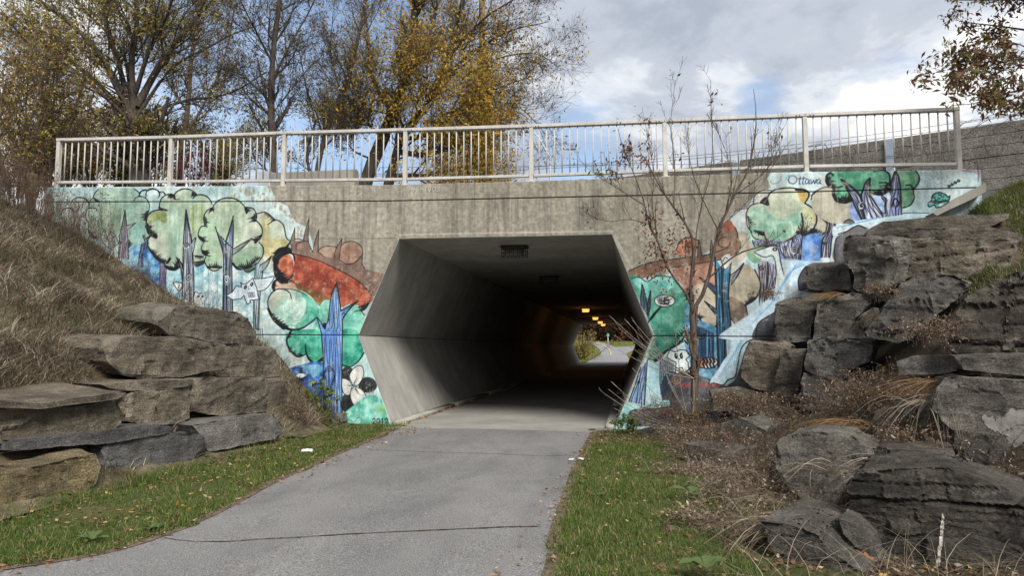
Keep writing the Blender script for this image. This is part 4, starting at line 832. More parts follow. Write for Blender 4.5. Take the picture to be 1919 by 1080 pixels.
ink([(240, 115), (205, 80)], 4, 2); ink([(215, 85), (172, 120), (166, 185), (195, 232), (255, 258), (345, 242)], 4, 3, mid=6); hatch([(168, 130), (180, 210), (260, 255)], 14, 80, -14, 5)
ink([(255, 262), (248, 330), (290, 400), (380, 416)], 5, 8, mid=8); ink([(380, 416), (440, 400), (468, 370)], 8, 4); hatch([(280, 385), (380, 412), (460, 380)], 14, 10, -72, 6)
ink([(700, 75), (760, 60), (830, 70), (874, 110), (880, 200)], 2.6, 4); ink([(662, 312), (770, 332), (850, 290), (882, 210)], 4, 8); hatch([(880, 215), (850, 290), (760, 330)], 16, -110, -20, 6); ink([(760, 200), (830, 200), (880, 230)], 2.6, 5)
fill([(955, 70), (1160, 54), (1206, 130), (1200, 200), (1147, 286), (1152, 370), (1110, 450), (1018, 482), (1000, 300)], (74, 128, 98), (112, 156, 126), 0.98, nz=NZ_BRUSH); ink([(1160, 54), (1207, 130), (1200, 200), (1146, 286), (1154, 370), (1110, 450), (1018, 484)], 3, 2.6); ink([(1060, 228), (1110, 228), (1146, 280)], 2.6, 3.4)
trunk([(330, 163), (400, 280), (455, 390), (510, 510), (560, 608)], [(340, 165), (440, 235), (520, 310), (560, 375), (640, 606)], 7, (140, 156, 204), (186, 192, 214), 2.2, 3.2); trunk([(655, 148), (606, 200), (578, 280), (556, 372), (600, 604)], [(655, 148), (655, 320), (690, 390), (760, 500), (818, 582)], 9, (146, 160, 206), (188, 194, 214), 2.2, 3.2)
spiral(566, 462, 36, 1.3, 3.2, 1.3, back=(196, 202, 216)); fill([(632, 530), (650, 530), (655, 606), (622, 606)], (206, 220, 226), smooth=False)
trunk([(940, 58), (902, 170), (885, 290), (828, 420), (836, 590)], [(944, 58), (982, 160), (1002, 340), (1012, 570)], 9, (138, 152, 206), (186, 192, 214), 2.2, 3.2); trunk([(770, 338), (800, 350), (835, 380)], [(790, 370), (810, 400), (832, 420)], 3, (170, 176, 196), w=2)
for r in (1.0, 0.6): ink([(940 - 40 * r, 470), (920, 420 - 30 * r), (950 + 10 * r, 400 - 20 * r), (960 + 20 * r, 440), (945, 480)], 2.0)
fill([(840, 350), (880, 300), (888, 380), (850, 390)], (206, 212, 208), smooth=False); fill([(800, 545), (835, 540), (832, 590), (815, 585)], (150, 170, 210), smooth=False); ink([(800, 548), (838, 540)], 2)
TS = [(1345, 405), (1360, 345), (1400, 315), (1445, 310), (1500, 332), (1535, 360), (1552, 350), (1540, 395), (1480, 405), (1420, 412)]
fill(TS, (62, 146, 138), (92, 172, 162)); ink(TS + TS[:1], 2.6); TH = [(1308, 440), (1318, 418), (1350, 412), (1400, 432), (1450, 420), (1540, 405), (1500, 445), (1410, 482), (1380, 450), (1330, 470), (1312, 462)]
fill(TH, (92, 174, 166)); ink(TH + TH[:1], 2.4); fill([(1430, 440), (1490, 430), (1480, 450), (1440, 470)], (206, 216, 214), smooth=False)
for x, y in ((1380, 360), (1400, 395), (1430, 372), (1470, 350), (1490, 390), (1440, 330)): ink(ell(x, y, 12, 11)[:9], 1.8)
for k, x in enumerate(np.linspace(1545, 1655, 4)):
    y = 238 - k * 20; fill(ell(x, y, 19, 17), (62, 142, 136)); ink([(x - 12, y - 14), (x - 14, y + 12), (x + 8, y + 8)] if k else ell(x, y, 13, 11)[:11], 1.6); ink([(x - 4, y - 2), (x + 12, y - 8)], 1.4)
scatter_dots(1220, 70, 1560, 262, 240, 1.5, 6, (70, 74, 78), 0.7); scatter_dots(1180, 200, 1880, 270, 60, 1.5, 4, (96, 100, 102), 0.6); scatter_dots(1080, 290, 1340, 540, 60, 1.2, 3, (100, 104, 102), 0.5)
for k in range(10): ink([(1650 + 20 * k, 52 + k), (1700 + 17 * k, 62 + 4 * k)], 4, 2, col=(120, 52, 92), alpha=0.3)
ink([(1868, 55), (1872, 110), (1870, 190)], 5, 2, col=(126, 44, 84), alpha=0.55)
fill([(240, 700), (290, 680), (450, 652), (560, 618), (800, 588), (1000, 560), (1100, 540), (1330, 535), (1330, 575), (880, 600), (640, 705), (500, 700), (380, 755), (250, 800)], (184, 212, 224), (208, 224, 230), 0.97)
for k in range(9): ink([(290 + 46 * k, 712 - 12 * k), (330 + 50 * k, 690 - 11 * k), (370 + 46 * k, 700 - 14 * k)], 2.2, 0.8, col=(74, 152, 212), alpha=0.7)
fill([(362, 655), (385, 625), (430, 612), (480, 640), (475, 660)], (112, 110, 112)); ink([(362, 655), (385, 625), (430, 612), (480, 642)], 2)
fill([(330, 800), (450, 715), (520, 680), (570, 690), (640, 712), (640, 800)], (84, 86, 92), (112, 110, 112)); ink([(300, 780), (400, 745), (450, 712), (520, 680), (570, 692), (600, 712)], 2.4); ink([(1020, 556), (1060, 540), (1320, 540)], 1.4)
zoomed(1360, 310, 4.0)                                   # the city's name in a pen-drawn hand, with its swirl
ink(ell(498, 112, 32, 29, -0.2).tolist() + [ell(498, 112, 32, 29, -0.2)[0].tolist()], 1.2, mid=2.4, col=(34, 50, 96)); ink([(505, 80), (470, 82), (448, 100), (455, 118)], 2.4, 1.0, col=(70, 160, 170)); ink([(480, 86), (455, 92), (442, 112)], 1.6, 0.8, col=(90, 170, 180))
for p in ([(556, 88), (550, 120), (546, 140), (556, 142)], [(536, 104), (600, 102)], [(580, 88), (576, 120), (572, 140), (582, 142)], [(622, 112), (606, 108), (594, 122), (596, 140), (608, 138), (622, 116), (620, 140), (628, 140)], [(634, 110), (640, 142), (656, 114), (662, 142), (676, 108)], [(706, 112), (690, 108), (680, 122), (682, 140), (694, 138), (706, 116), (704, 140), (712, 140)]): ink(p, 1.5, 1.8, col=(30, 44, 90))
ink([(330, 120), (345, 140), (380, 136), (408, 112), (412, 82)], 1.3, col=(90, 110, 120))
# the horizontal joint, damp streaks, dirt and flaking on top of everything
zoomed(0, 0, 1)
for k in range(120):
    x = nrng.uniform(90, 590) if k % 2 else nrng.uniform(1380, 1830); y = nrng.uniform(350, 430)
    ink([(x, y), (x + nrng.uniform(-2, 2), y + nrng.uniform(15, 70))], nrng.uniform(0.8, 3), 0.5, col=(206, 214, 208) if k % 3 else (112, 118, 108), alpha=nrng.uniform(0.12, 0.3))
wear = np.clip((NZ_WEAR * 0.45 + NZ_FINE * 0.55 - 0.72) * 7, 0, 1)[..., None] * 0.6
IMG[:] = IMG * (1 - wear) + (cb * st[..., None] * 1.08) * wear
IMG *= np.interp(NZ_STREAK, [0, 0.3, 1], [0.93, 1.0, 1.03]).astype(np.float32)[..., None]
IMG *= np.interp(NZ_FINE, [0, 1], [0.93, 1.05]).astype(np.float32)[..., None]
fade_ = (0.01 + 0.08 * np.clip(NZ_WEAR - 0.3, 0, 1))[..., None]
lum_ = IMG.mean(-1, keepdims=True); IMG = lum_ + (IMG - lum_) * 1.05
IMG = np.clip(IMG * (1 - fade_) + np.array([0.74, 0.76, 0.74], np.float32) * fade_, 0, 1)
mural_img = bpy.data.images.new('mural_paint', MW, MH, alpha=False)
mural_img.pixels.foreach_set(np.concatenate([IMG, np.ones((MH, MW, 1), np.float32)], -1).astype(np.float32).ravel())
mural_img.pack()
m = Mt('painted_headwall', 0.85, 0.2)
it = m.n('ShaderNodeTexImage', image=mural_img, extension='EXTEND', interpolation='Cubic')
g = m.n('ShaderNodeNewGeometry'); q = m.n('ShaderNodeSeparateXYZ'); m.l(g.outputs['Position'], q.inputs[0])
cb_ = m.n('ShaderNodeCombineXYZ')
m.l(m.math('DIVIDE', m.math('SUBTRACT', q.outputs[0], MX0), MX1 - MX0), cb_.inputs[0]); m.l(m.math('DIVIDE', m.math('SUBTRACT', q.outputs[2], MZ0), MZ1 - MZ0), cb_.inputs[1])
m.l(cb_.outputs[0], it.inputs['Vector'])
MURAL_GAIN = m.mix(1.0, it.outputs['Color'], (0.74, 0.74, 0.74), 'MULTIPLY')
m.col(MURAL_GAIN).bump(m.noise(60, 4, 0.7), 0.3, 0.006).bump(m.noise(8, 5, 0.6, (1, 1, 0.3)), 0.25, 0.02)
M['headwall'] = m.m
# ------------------------------------------------------------------ the underpass
def lerp_pts(tab, x): return float(np.interp(x, [a for a, b in tab], [b for a, b in tab]))
TOPL = [(-13.45, 5.335), (-5.2, 5.075), (-2.0, 5.035), (2.7, 5.02), (6.5, 4.925)]
GRVL = [(-13.45, 4.985), (-5.2, 4.722), (-2.0, 4.68), (2.7, 4.617), (6.5, 4.578)]
HEX = [(-4.905, 0.0), (-5.674, 1.86), (-4.809, 3.905), (-0.34, 3.88), (0.429, 1.83), (-0.345, 0.0)]      # tunnel section: bl, ml, tl, tr, mr, br
FAR_Y = 56.5
XL, XR = -13.45, 6.5
up_ = empty('underpass', (-2.6, 0, 0), 'concrete pedestrian underpass with hexagonal tunnel and forest mural on its headwall', 'underpass')
JZ = lambda x: float(np.interp(x, [XL, -5.674, 0.429, XR], [1.93, 1.862, 1.832, 1.78]))
gz = lambda x: lerp_pts(GRVL, x)
tz = lambda x: lerp_pts(TOPL, x)
T = 0.45
# lower panels below the joint, upper panel over the opening, each with a fine arris
prism_xz('wall_panel', [(XL, -0.6), (HEX[0][0] + 0.25, -0.6), HEX[0], (HEX[1][0], HEX[1][1] - 0.012), (XL, JZ(XL) - 0.012)], 0.0, T, M['headwall'], up_, 0.008)
prism_xz('wall_panel', [(HEX[5][0] - 0.25, -0.6), (XR, -0.6), (XR, JZ(XR) - 0.012), (HEX[4][0], HEX[4][1] - 0.012), HEX[5]], 0.0, T, M['headwall'], up_, 0.008)
xs_top = [2.7, -2.0, -5.2]
prism_xz('wall_panel', [(XL, JZ(XL) + 0.008), (HEX[1][0], HEX[1][1] + 0.008), HEX[2], HEX[3], (HEX[4][0], HEX[4][1] + 0.008), (XR, JZ(XR) + 0.008), (XR, gz(XR) - 0.008)] + [(x, gz(x) - 0.008) for x in xs_top] + [(XL, gz(XL) - 0.008)], 0.0, T, M['headwall'], up_, 0.008)
prism_xz('parapet', [(XL, gz(XL) + 0.009), (-5.2, gz(-5.2) + 0.009), (-2.0, gz(-2) + 0.009), (2.7, gz(2.7) + 0.009), (XR, gz(XR) + 0.009), (XR, tz(XR))] + [(x, tz(x)) for x in xs_top] + [(XL, tz(XL))], -0.006, T, M['headwall'], up_, 0.012)
for pts in ([(XL + 0.01, JZ(XL) - 0.03), (HEX[1][0], HEX[1][1] - 0.03), (HEX[1][0], HEX[1][1] + 0.03), (XL + 0.01, JZ(XL) + 0.03)], [(HEX[4][0], HEX[4][1] - 0.03), (XR - 0.01, JZ(XR) - 0.03), (XR - 0.01, JZ(XR) + 0.03), (HEX[4][0], HEX[4][1] + 0.03)]):
    prism_xz('joint', pts, 0.02, T - 0.02, M['groove'], up_)
prism_xz('joint', [(XL + 0.01, gz(XL) - 0.03), (-5.2, gz(-5.2) - 0.03), (-2, gz(-2) - 0.03), (2.7, gz(2.7) - 0.03), (XR - 0.01, gz(XR) - 0.03), (XR - 0.01, gz(XR) + 0.03), (2.7, gz(2.7) + 0.03), (-2, gz(-2) + 0.03), (-5.2, gz(-5.2) + 0.03), (XL + 0.01, gz(XL) + 0.03)], 0.022, T - 0.02, M['groove'], up_)
# sloping concrete coping at the right end of the wall
cop = [on_y(x, y, -0.05) for x, y in ((1737, 404), (1752, 396), (1790, 372), (1836, 348), (1836, 366), (1800, 384), (1765, 400), (1745, 410))]
prism_xz('coping', [(p[0], p[2]) for p in cop], -0.30, 0.0 - 0.008, M['plain_concrete'], up_, 0.01)

def tunnel_sheet(name, a, b, mat, seg=60, thick=0.12, y0=0.004, y1=FAR_Y, sub=1):
    """one long side of the tunnel between section corners a and b, with real thickness outwards"""
    a, b = np.array(a, float), np.array(b, float); n = np.array([-(b - a)[1], (b - a)[0]]); n = n / np.linalg.norm(n)
    c = np.array([-2.62, 1.9]); n = n if np.dot(n, (a + b) / 2 - c) > 0 else -n
    ys = np.linspace(y0, y1, seg + 1); V = []; Fq = []
    for y in ys:
        for p in (a, b, b + n * thick, a + n * thick): V.append((p[0], y, p[1]))
    for i in range(seg):
        o = i * 4
        for k in range(4): Fq.append((o + k, o + (k + 1) % 4, o + 4 + (k + 1) % 4, o + 4 + k))
    Fq += [(3, 2, 1, 0), tuple(seg * 4 + k for k in range(4))]
    return mesh(name, V, Fq, mat, up_)
ins = 0.004
def inset(p): c = np.array([-2.62, 1.9]); d = np.array(p) - c; return c + d * (1 - ins / np.linalg.norm(d))
I = [inset(p) for p in HEX]
mid_l, mid_r = I[1], I[4]
tunnel_sheet('tunnel_wall', I[1] + [0, 0.008], I[2], M['tunnel'])
tunnel_sheet('tunnel_wall', I[0], I[1] - [0, 0.008], M['tunnel'])
tunnel_sheet('tunnel_wall', I[3], I[4] + [0, 0.008], M['tunnel'])
tunnel_sheet('tunnel_wall', I[4] - [0, 0.008], I[5], M['tunnel'])
tunnel_sheet('tunnel_ceiling', I[2] + [0.003, 0], I[3] - [0.003, 0], M['tunnel'])
box('tunnel_floor', HEX[0][0] + 0.02, HEX[5][0] - 0.02, -0.62, FAR_Y + 0.6, -0.25, 0.0, M['tunnel_floor'], up_, 0.006)
# low kerbs where the walls meet the floor
for s, x in ((1, HEX[0][0]), (-1, HEX[5][0])):
    Gk = Geo()
    for i in range(12):
        y0 = 0.03 + i * 4.7; a, b = (x - 0.02, x + 0.16) if s > 0 else (x - 0.16, x + 0.02)
        Gk.box(a, b, y0, y0 + 4.68, -0.02, 0.075)
    Gk.obj('kerb', M['tunnel'], up_)
# dirt washed up along the left kerb
rg = np.random.default_rng(3)
P = np.stack([HEX[0][0] + 0.17 + np.abs(rg.normal(0, 0.05, 900)), rg.uniform(0.0, 16, 900), np.full(900, 0.012)], 1)
V, Fq = leaves(rg, P, 0.05, 0.0, 0.5); o = mesh('gutter_leaves', V, Fq, M['litter'], up_); o['kind'] = 'stuff'
# far portal
FH = [(x, z) for x, z in HEX]
prism_xz('far_headwall', [(-14, -0.6), (FH[0][0], -0.6), FH[0], FH[1], FH[2], FH[3], FH[4], FH[5], (FH[5][0], -0.6), (7, -0.6), (7, 4.9), (-14, 4.9)], FAR_Y + 0.005, FAR_Y + 0.4, M['plain_concrete'], up_)

# ------------------------------------------------------------------ ceiling lights in the tunnel
def ceiling_lamp(y, lit, label, x=-2.55):
    cz = float(np.interp(x, [HEX[2][0], HEX[3][0]], [HEX[2][1], HEX[3][1]])) - 0.006
    r = empty('ceiling_lamp', (x, y, cz), label, 'lamp', 'caged lamps along the tunnel ceiling')
    G = Geo(); G.box(x - 0.30, x + 0.30, y - 0.16, y + 0.16, cz - 0.05, cz); G.obj('housing', M['dark_metal'], r)
    G = Geo(); w, d, z0, z1 = 0.21, 0.12, cz - 0.22, cz - 0.052
    G.add([(x - w, y - d, z1), (x + w, y - d, z1), (x + w, y + d, z1), (x - w, y + d, z1), (x - w + .03, y - d + .03, z0), (x + w - .03, y - d + .03, z0), (x + w - .03, y + d - .03, z0), (x - w + .03, y + d - .03, z0)], np.array(BOX_F)[:, ::-1])
    G.obj('lens', M['lens_on'] if lit else M['lens_off'], r)
    G = Geo()
    for sy in (y - 0.15, y + 0.15):
        for k in range(7): xx = x - 0.27 + 0.09 * k; G.box(xx - .006, xx + .006, sy - .004, sy + .004, cz - 0.24, cz - 0.05)
        for zz in (cz - 0.24, cz - 0.17, cz - 0.10): G.box(x - 0.28, x + 0.28, sy - .006, sy + .006, zz - .006, zz + .006)
    for sx in (x - 0.28, x + 0.28): 
        for zz in (cz - 0.24, cz - 0.15): G.box(sx - .006, sx + .006, y - 0.15, y + 0.15, zz - .006, zz + .006)
    G.obj('wire_guard', M['dark_metal'], r)
    if lit:
        ld = bpy.data.lights.new('lamp_light', 'POINT'); ld.energy = 4.5; ld.color = (1.0, 0.42, 0.10); ld.shadow_soft_size = 0.12
        lo = bpy.data.objects.new('lamp_light', ld); COL.objects.link(lo); lo.location = (0, 0, -0.34); lo.parent = r
    return r
ceiling_lamp(1.35, False, 'unlit caged lamp on the tunnel ceiling just inside the entrance')
ceiling_lamp(8.2, False, 'unlit caged lamp on the dark tunnel ceiling beyond the first one')
ceiling_lamp(27.0, True, 'first glowing orange lamp on the tunnel ceiling, the largest of those lit')
ceiling_lamp(38.5, True, 'second glowing orange lamp on the tunnel ceiling counted from this end')
ceiling_lamp(47.0, True, 'glowing orange tunnel lamp just before the one closest to the far portal')
ceiling_lamp(53.5, True, 'smallest glowing orange lamp, closest to the far portal of the tunnel')

# ------------------------------------------------------------------ railing on the parapet
PX = [(107, 263, 352), (318, 258, 351), (531, 250, 348), (759, 244, 343), (996, 237, 338), (1247, 227, 328), (1511, 216, 321), (1797.5, 205, 317)]
RY = 0.10
posts = []
for x, t, b in PX:
    a, c = on_y(x, t, RY), on_y(x, b, RY); X = c[0]; posts.append((X, tz(min(X, XR)), a[2]))
rail = empty('railing', (posts[0][0], RY, posts[0][1]), 'grey painted steel railing with upright bars along the top of the headwall', 'railing')
for X, zb, zt in posts:
    bm = bmesh.new(); vs = [bm.verts.new(v) for v in box_v(X - 0.043, X + 0.043, RY - 0.05, RY + 0.05, zb - 0.02, zt - 0.035)]
    for f in BOX_F: bm.faces.new([vs[i] for i in f])
    po = bm_obj('post', bm, M['rail'], rail, bevel=0.006)
    Gp = Geo(); Gp.box(X - 0.085, X + 0.085, RY - 0.075, RY + 0.075, zb - 0.004, zb + 0.016)
    bp = Gp.obj('base_plate', M['rail']); bp.parent = po
def bar(name, a, b, hw, hh, parent, y=RY, yw=None):
    """bar with a rectangular section between (x,z) points a and b"""
    (x0, z0), (x1, z1) = a, b; yw = yw or hw
    V = [(x0, y - yw, z0 - hh), (x1, y - yw, z1 - hh), (x1, y + yw, z1 - hh), (x0, y + yw, z0 - hh), (x0, y - yw, z0 + hh), (x1, y - yw, z1 + hh), (x1, y + yw, z1 + hh), (x0, y + yw, z0 + hh)]
    bm = bmesh.new(); vs = [bm.verts.new(v) for v in V]
    for f in BOX_F: bm.faces.new([vs[i] for i in f])
    return bm_obj(name, bm, M['rail'], parent, bevel=0.006)
bal_me = None
for i in range(len(posts) - 1):
    (xa, ba, ta), (xb, bb, tb) = posts[i], posts[i + 1]
    bar('top_rail', (xa - (0.05 if i == 0 else -0.003), ta - 0.0), (xb + (0.05 if i == 6 else -0.003), tb - 0.0), 0.06, 0.034, rail, yw=0.058)
    lo = 0.135
    bar('bottom_rail', (xa + 0.052, ba + lo), (xb - 0.052, bb + lo), 0.04, 0.029, rail, yw=0.038)
    nb = 16
    for k in range(nb):
        f = (k + 1) / (nb + 1); x = xa + (xb - xa) * f; z0 = ba + (bb - ba) * f + lo + 0.030; z1 = ta + (tb - ta) * f - 0.038
        if bal_me is None:
            Gb = Geo(); Gb.box(-0.0115, 0.0115, -0.0115, 0.0115, 0.0, 1.0); o = Gb.obj('baluster', M['rail']); bal_me = o.data
        else: o = link('baluster', bal_me)
        o.parent = rail; o.location = np.array([x, RY, z0]) - np.array(rail.location); o.scale = (1, 1, z1 - z0)
    Gs = Geo()
    for sx in (xa + 0.16, xa + 0.10, xb - 0.16, xb - 0.10):
        zt_ = ta + (tb - ta) * (sx - xa) / (xb - xa); Gs.box(sx - 0.012, sx + 0.012, RY - 0.066, RY - 0.06, zt_ - 0.02, zt_ + 0.004)
    Gs.obj('bolts', M['galv'], rail)['kind'] = 'stuff'

# ------------------------------------------------------------------ ground, path, lawns
def grid(name, xs, ys, zf, mat, kind='structure', smooth=True, jitter=0.0):
    Xg, Yg = np.meshgrid(xs, ys); Zg = np.vectorize(zf)(Xg, Yg)
    if jitter: Zg = Zg + np.random.default_rng(5).normal(0, jitter, Zg.shape)
    V = np.stack([Xg, Yg, Zg], -1).reshape(-1, 3); nx, ny = len(xs), len(ys)
    idx = np.arange(nx * ny).reshape(ny, nx)
    Fq = np.stack([idx[:-1, :-1], idx[:-1, 1:], idx[1:, 1:], idx[1:, :-1]], -1).reshape(-1, 4)
    o = mesh(name, V, Fq, mat, None, smooth); o['kind'] = kind; return o
def fbm(x, y, s=1.0, seed=0.0): return mnoise.fractal(Vector((x * s + seed, y * s, seed)), 0.8, 2.0, 4)

g = mesh('ground', [(-600, -600, -0.35), (600, -600, -0.35), (600, 900, -0.35), (-600, 900, -0.35)], [(0, 1, 2, 3)], M['ground']); g['kind'] = 'structure'
EL = cr([(-5.6, -30), (-5.4, -14), (-4.75, -10.1), (-4.5, -9.72), (-4.27, -9.49), (-4.06, -9.2), (-3.96, -8.67), (-3.98, -7.9), (-4.22, -6.1), (-4.42, -3.2), (-4.56, -1.0), (-4.58, -0.63)], 10)
ER = cr([(-0.35, -30), (-0.45, -14), (-0.585, -9.2), (-0.68, -7.7), (-0.735, -4.3), (-0.72, -0.8), (-0.70, -0.63)], 10)
def edge_x(E, y): return float(np.interp(y, E[:, 1], E[:, 0]))
ys = np.concatenate([np.linspace(-30, -12, 19), np.linspace(-11.8, -0.625, 150)])
V, Fq = [], []
prg = np.random.default_rng(11)
for y in ys:
    l = edge_x(EL, y) + fbm(0.3, y, 2.6) * 0.085; r = edge_x(ER, y) + fbm(9.3, y, 2.8) * 0.085
    for t in np.linspace(0, 1, 14): V.append((l + (r - l) * t, y, 0.004 + 0.022 * math.sin(PI * t) + 0.004 * fbm(l + t * 3, y, 1.5)))
for j in range(len(ys) - 1):
    for i in range(13): a = j * 14 + i; Fq.append((a, a + 1, a + 15, a + 14))
o = mesh('path', V, np.array(Fq), M['asphalt'], None, True); o['kind'] = 'structure'; path = o
def path_z(x, y):
    l, r = edge_x(EL, y), edge_x(ER, y); t = min(max((x - l) / (r - l), 0), 1); return 0.004 + 0.022 * math.sin(PI * t)
def crack(pxs, w0, w1, seed):
    P = cr([on_z(x, y, 0.02)[:2] for x, y in pxs], 10); r = np.random.default_rng(seed); n = len(P)
    P = P + np.cumsum(r.normal(0, 0.004, P.shape), 0) * 0.6; w = (w0 + (w1 - w0) * np.linspace(0, 1, n)) * r.uniform(0.5, 1.4, n)
    V = []
    for (x, y), ww in zip(P, w): z = path_z(x, y) + 0.006; V += [(x, y - ww / 2, z), (x, y + ww / 2, z)]
    return mesh('crack', V, [(2 * i, 2 * i + 2, 2 * i + 3, 2 * i + 1) for i in range(n - 1)], M['crack'], path)
crack([(308, 1006), (345, 1013), (420, 1016), (480, 1012), (560, 1009), (640, 1004), (760, 998), (850, 993), (950, 987), (1012, 985)], 0.012, 0.034, 1)
crack([(690, 842), (760, 846), (840, 850), (930, 852), (1010, 854), (1085, 852)], 0.012, 0.016, 2)

def bank_left(x, y):
    d = -x
    f = float(np.interp(d, [4.0, 5.9, 6.25, 6.6, 7.0, 7.4, 8.0, 9.0, 10.0, 11.0, 12.3, 13.4, 14.5, 18, 60], [0.01, 0.03, 0.25, 0.55, 0.95, 1.40, 1.84, 2.36, 2.72, 3.32, 4.12, 4.66, 4.92, 5.0, 5.0]))
    if d > 6: f += 0.09 * fbm(x, y, 0.8, 3) * min(1, (d - 6) / 1.5)
    return f
xl = np.concatenate([np.linspace(-45, -15, 12), np.linspace(-14.5, -5.7, 60)])
grid('embankment', xl, np.concatenate([np.linspace(-30, -12, 12), np.linspace(-11.5, -0.02, 70)]), bank_left, M['thatch'])
def lawn_z(x, y): return -0.012 + 0.028 * (fbm(x, y, 1.4, 1) + 0.35)
def side_lawn(name, E, x_out, s):
    V, Fq = [], []; ys = np.concatenate([np.linspace(-30, -12, 12), np.linspace(-11.7, -0.01, 80)]); m = 16
    for y in ys:
        e = edge_x(E, min(y, -0.63)) - s * 0.22; xo = x_out(y)
        for t in np.linspace(0, 1, m): x = e + (xo - e) * t; V.append((x, y, lawn_z(x, y) + (-0.02 if t == 0 else 0.0) + (0.02 * t)))
    for j in range(len(ys) - 1):
        for i in range(m - 1): a = j * m + i; Fq.append((a, a + 1, a + m + 1, a + m) if s > 0 else (a, a + m, a + m + 1, a + 1))
    o = mesh(name, V, np.array(Fq), M['soil'], None, True); o['kind'] = 'structure'; return o
side_lawn('lawn', EL, lambda y: -6.35, -1); side_lawn('lawn', ER, lambda y: 1.6, 1)
# strips of dirt and worn turf along the asphalt edges
def verge(E, s, seed):
    r = np.random.default_rng(seed); ys = np.linspace(-12, -0.66, 160); V = []
    for y in ys:
        e = edge_x(E, y); w = 0.015 + 0.09 * max(0.0, fbm(seed, y, 1.8) + 0.1)
        V += [(e + s * 0.05, y, path_z(e + s * 0.05, y) + 0.005), (e, y, 0.014), (e - s * w, y, 0.016), (e - s * (w + 0.06), y, -0.02)]
    Fq = []
    for j in range(len(ys) - 1):
        for i in range(3): a = j * 4 + i; Fq.append((a, a + 4, a + 5, a + 1) if s > 0 else (a, a + 1, a + 5, a + 4))
    o = mesh('dirt_strip', V, np.array(Fq), M['edge_dirt'], None, True); o['kind'] = 'structure'
verge(EL, 1, 4); verge(ER, -1, 8)
def bank_right(x, y):
    f = float(np.interp(x, [0.5, 1.0, 1.6, 2.1, 2.6, 3.2, 4.0, 5.0, 5.7, 6.3, 7.0, 9, 14, 60], [-0.06, -0.03, 0.08, 0.2, 0.4, 0.7, 1.25, 2.2, 3.35, 4.15, 4.55, 4.85, 5.0, 5.0]))
    near = min(max((-y - 2.0) / 5.0, 0), 1)                 # nearer the camera the bank starts further to the right
    g2 = float(np.interp(x, [0.9, 1.5, 2.1, 2.8, 3.4, 4.2, 5.0, 5.7, 6.5, 8.0, 14, 60], [-0.05, -0.02, -0.03, 0.0, 0.25, 0.85, 1.5, 2.3, 3.3, 4.4, 5.0, 5.0]))
    f = f * (1 - near) + g2 * near
    if y > -1.2: f = min(f, float(np.interp(x, [0.5, 1.9, 2.9, 3.3, 3.9, 5.6, 6.5, 8], [-0.06, 0.3, 1.4, 2.2, 3.3, 4.0, 4.5, 4.75])) + (0 if y > -1 else 0.6))
    if x > 4.6: f = min(f, 3.85 + (1.05 if y < -1.2 else 0.7) * (y + 1.2) + 0.30 * max(0.0, x - 6.4) + 0.9 * min(0.0, x - 5.6))
    if x > 1: f += 0.05 * fbm(x, y, 1.1, 6)
    return f
grid('embankment', np.concatenate([np.linspace(0.9, 7.5, 66), np.linspace(8, 45, 14)]), np.concatenate([np.linspace(-30, -12, 12), np.linspace(-11.5, -0.02, 70)]), bank_right, M['dark_soil'])
# the road that crosses over, on its fill
for nm, x0, x1 in (('road_fill', -60, HEX[1][0] - 0.3), ('road_fill', HEX[4][0] + 0.3, 60)):
    o = box(nm, x0, x1, T + 0.005, FAR_Y - 0.02, -0.3, 4.35, M['thatch']); o['kind'] = 'structure'
o = box('road_deck', -60, 60, T + 0.005, FAR_Y - 0.005, 4.36, 4.62, M['far_asphalt']); o['kind'] = 'structure'

# ------------------------------------------------------------------ beyond the tunnel: path, junction, lawns
def far_z(y): return float(np.interp(y, [56, 61, 70, 96, 130, 400], [0.0, 0.05, 0.55, 2.3, 3.4, 6.0]))
FP = [on_z(x, y, 0) for x, y in ((1, 1),)]
def far_pt(px, y, dz=0.0):
    """a point of the far ground at depth y under image column px"""
    d = ray(px, 650); k = (y - CAM[1]) / d[1]; return np.array([CAM[0] + d[0] * k, y, far_z(y) + dz])
grid('far_lawn', np.linspace(-60, 60, 40), np.concatenate([np.linspace(FAR_Y + 0.42, 100, 40), np.linspace(105, 300, 8)]), lambda x, y: far_z(y) - 0.02 + 0.02 * fbm(x, y, 0.3), M['far_grass'] if 'far_grass' in M else M['soil'])
def px_row(y): return [far_pt(p, y, 0.012) for p in ()]
def strip(name, rows, mat, dz, kind='structure', parent=None):
    V = []
    for pl, pr, y in rows: V += [far_pt(pl, y, dz), far_pt(pr, y, dz)]
    o = mesh(name, V, [(2 * i, 2 * i + 1, 2 * i + 3, 2 * i + 2) for i in range(len(rows) - 1)], mat)
    if kind: o['kind'] = kind
    return o
def smooth_rows(rows, n=6): return [tuple(r) for r in cr(rows, n)]
fp = strip('far_path', smooth_rows([(1098, 1176, 56.95), (1102, 1178, 62), (1116, 1177, 68), (1126, 1172, 74), (1123, 1158, 82), (1113, 1146, 90), (1095, 1128, 98), (1060, 1106, 106), (1000, 1060, 112)]), M['far_asphalt'], 0.02)
sb = strip('side_path', smooth_rows([(1150, 1172, 73.5), (1152, 1182, 78), (1146, 1200, 84), (1150, 1230, 85.5), (1175, 1265, 87.5), (1210, 1320, 89.5)]), M['far_asphalt'], 0.032)
strip('centre_line', smooth_rows([(1143.6, 1145.2, 71.5), (1143.2, 1144.7, 76), (1138.5, 1140.2, 83), (1129, 1130.8, 90), (1112, 1114.5, 98), (1084, 1087, 106)]), M['yellow_paint'], 0.085)
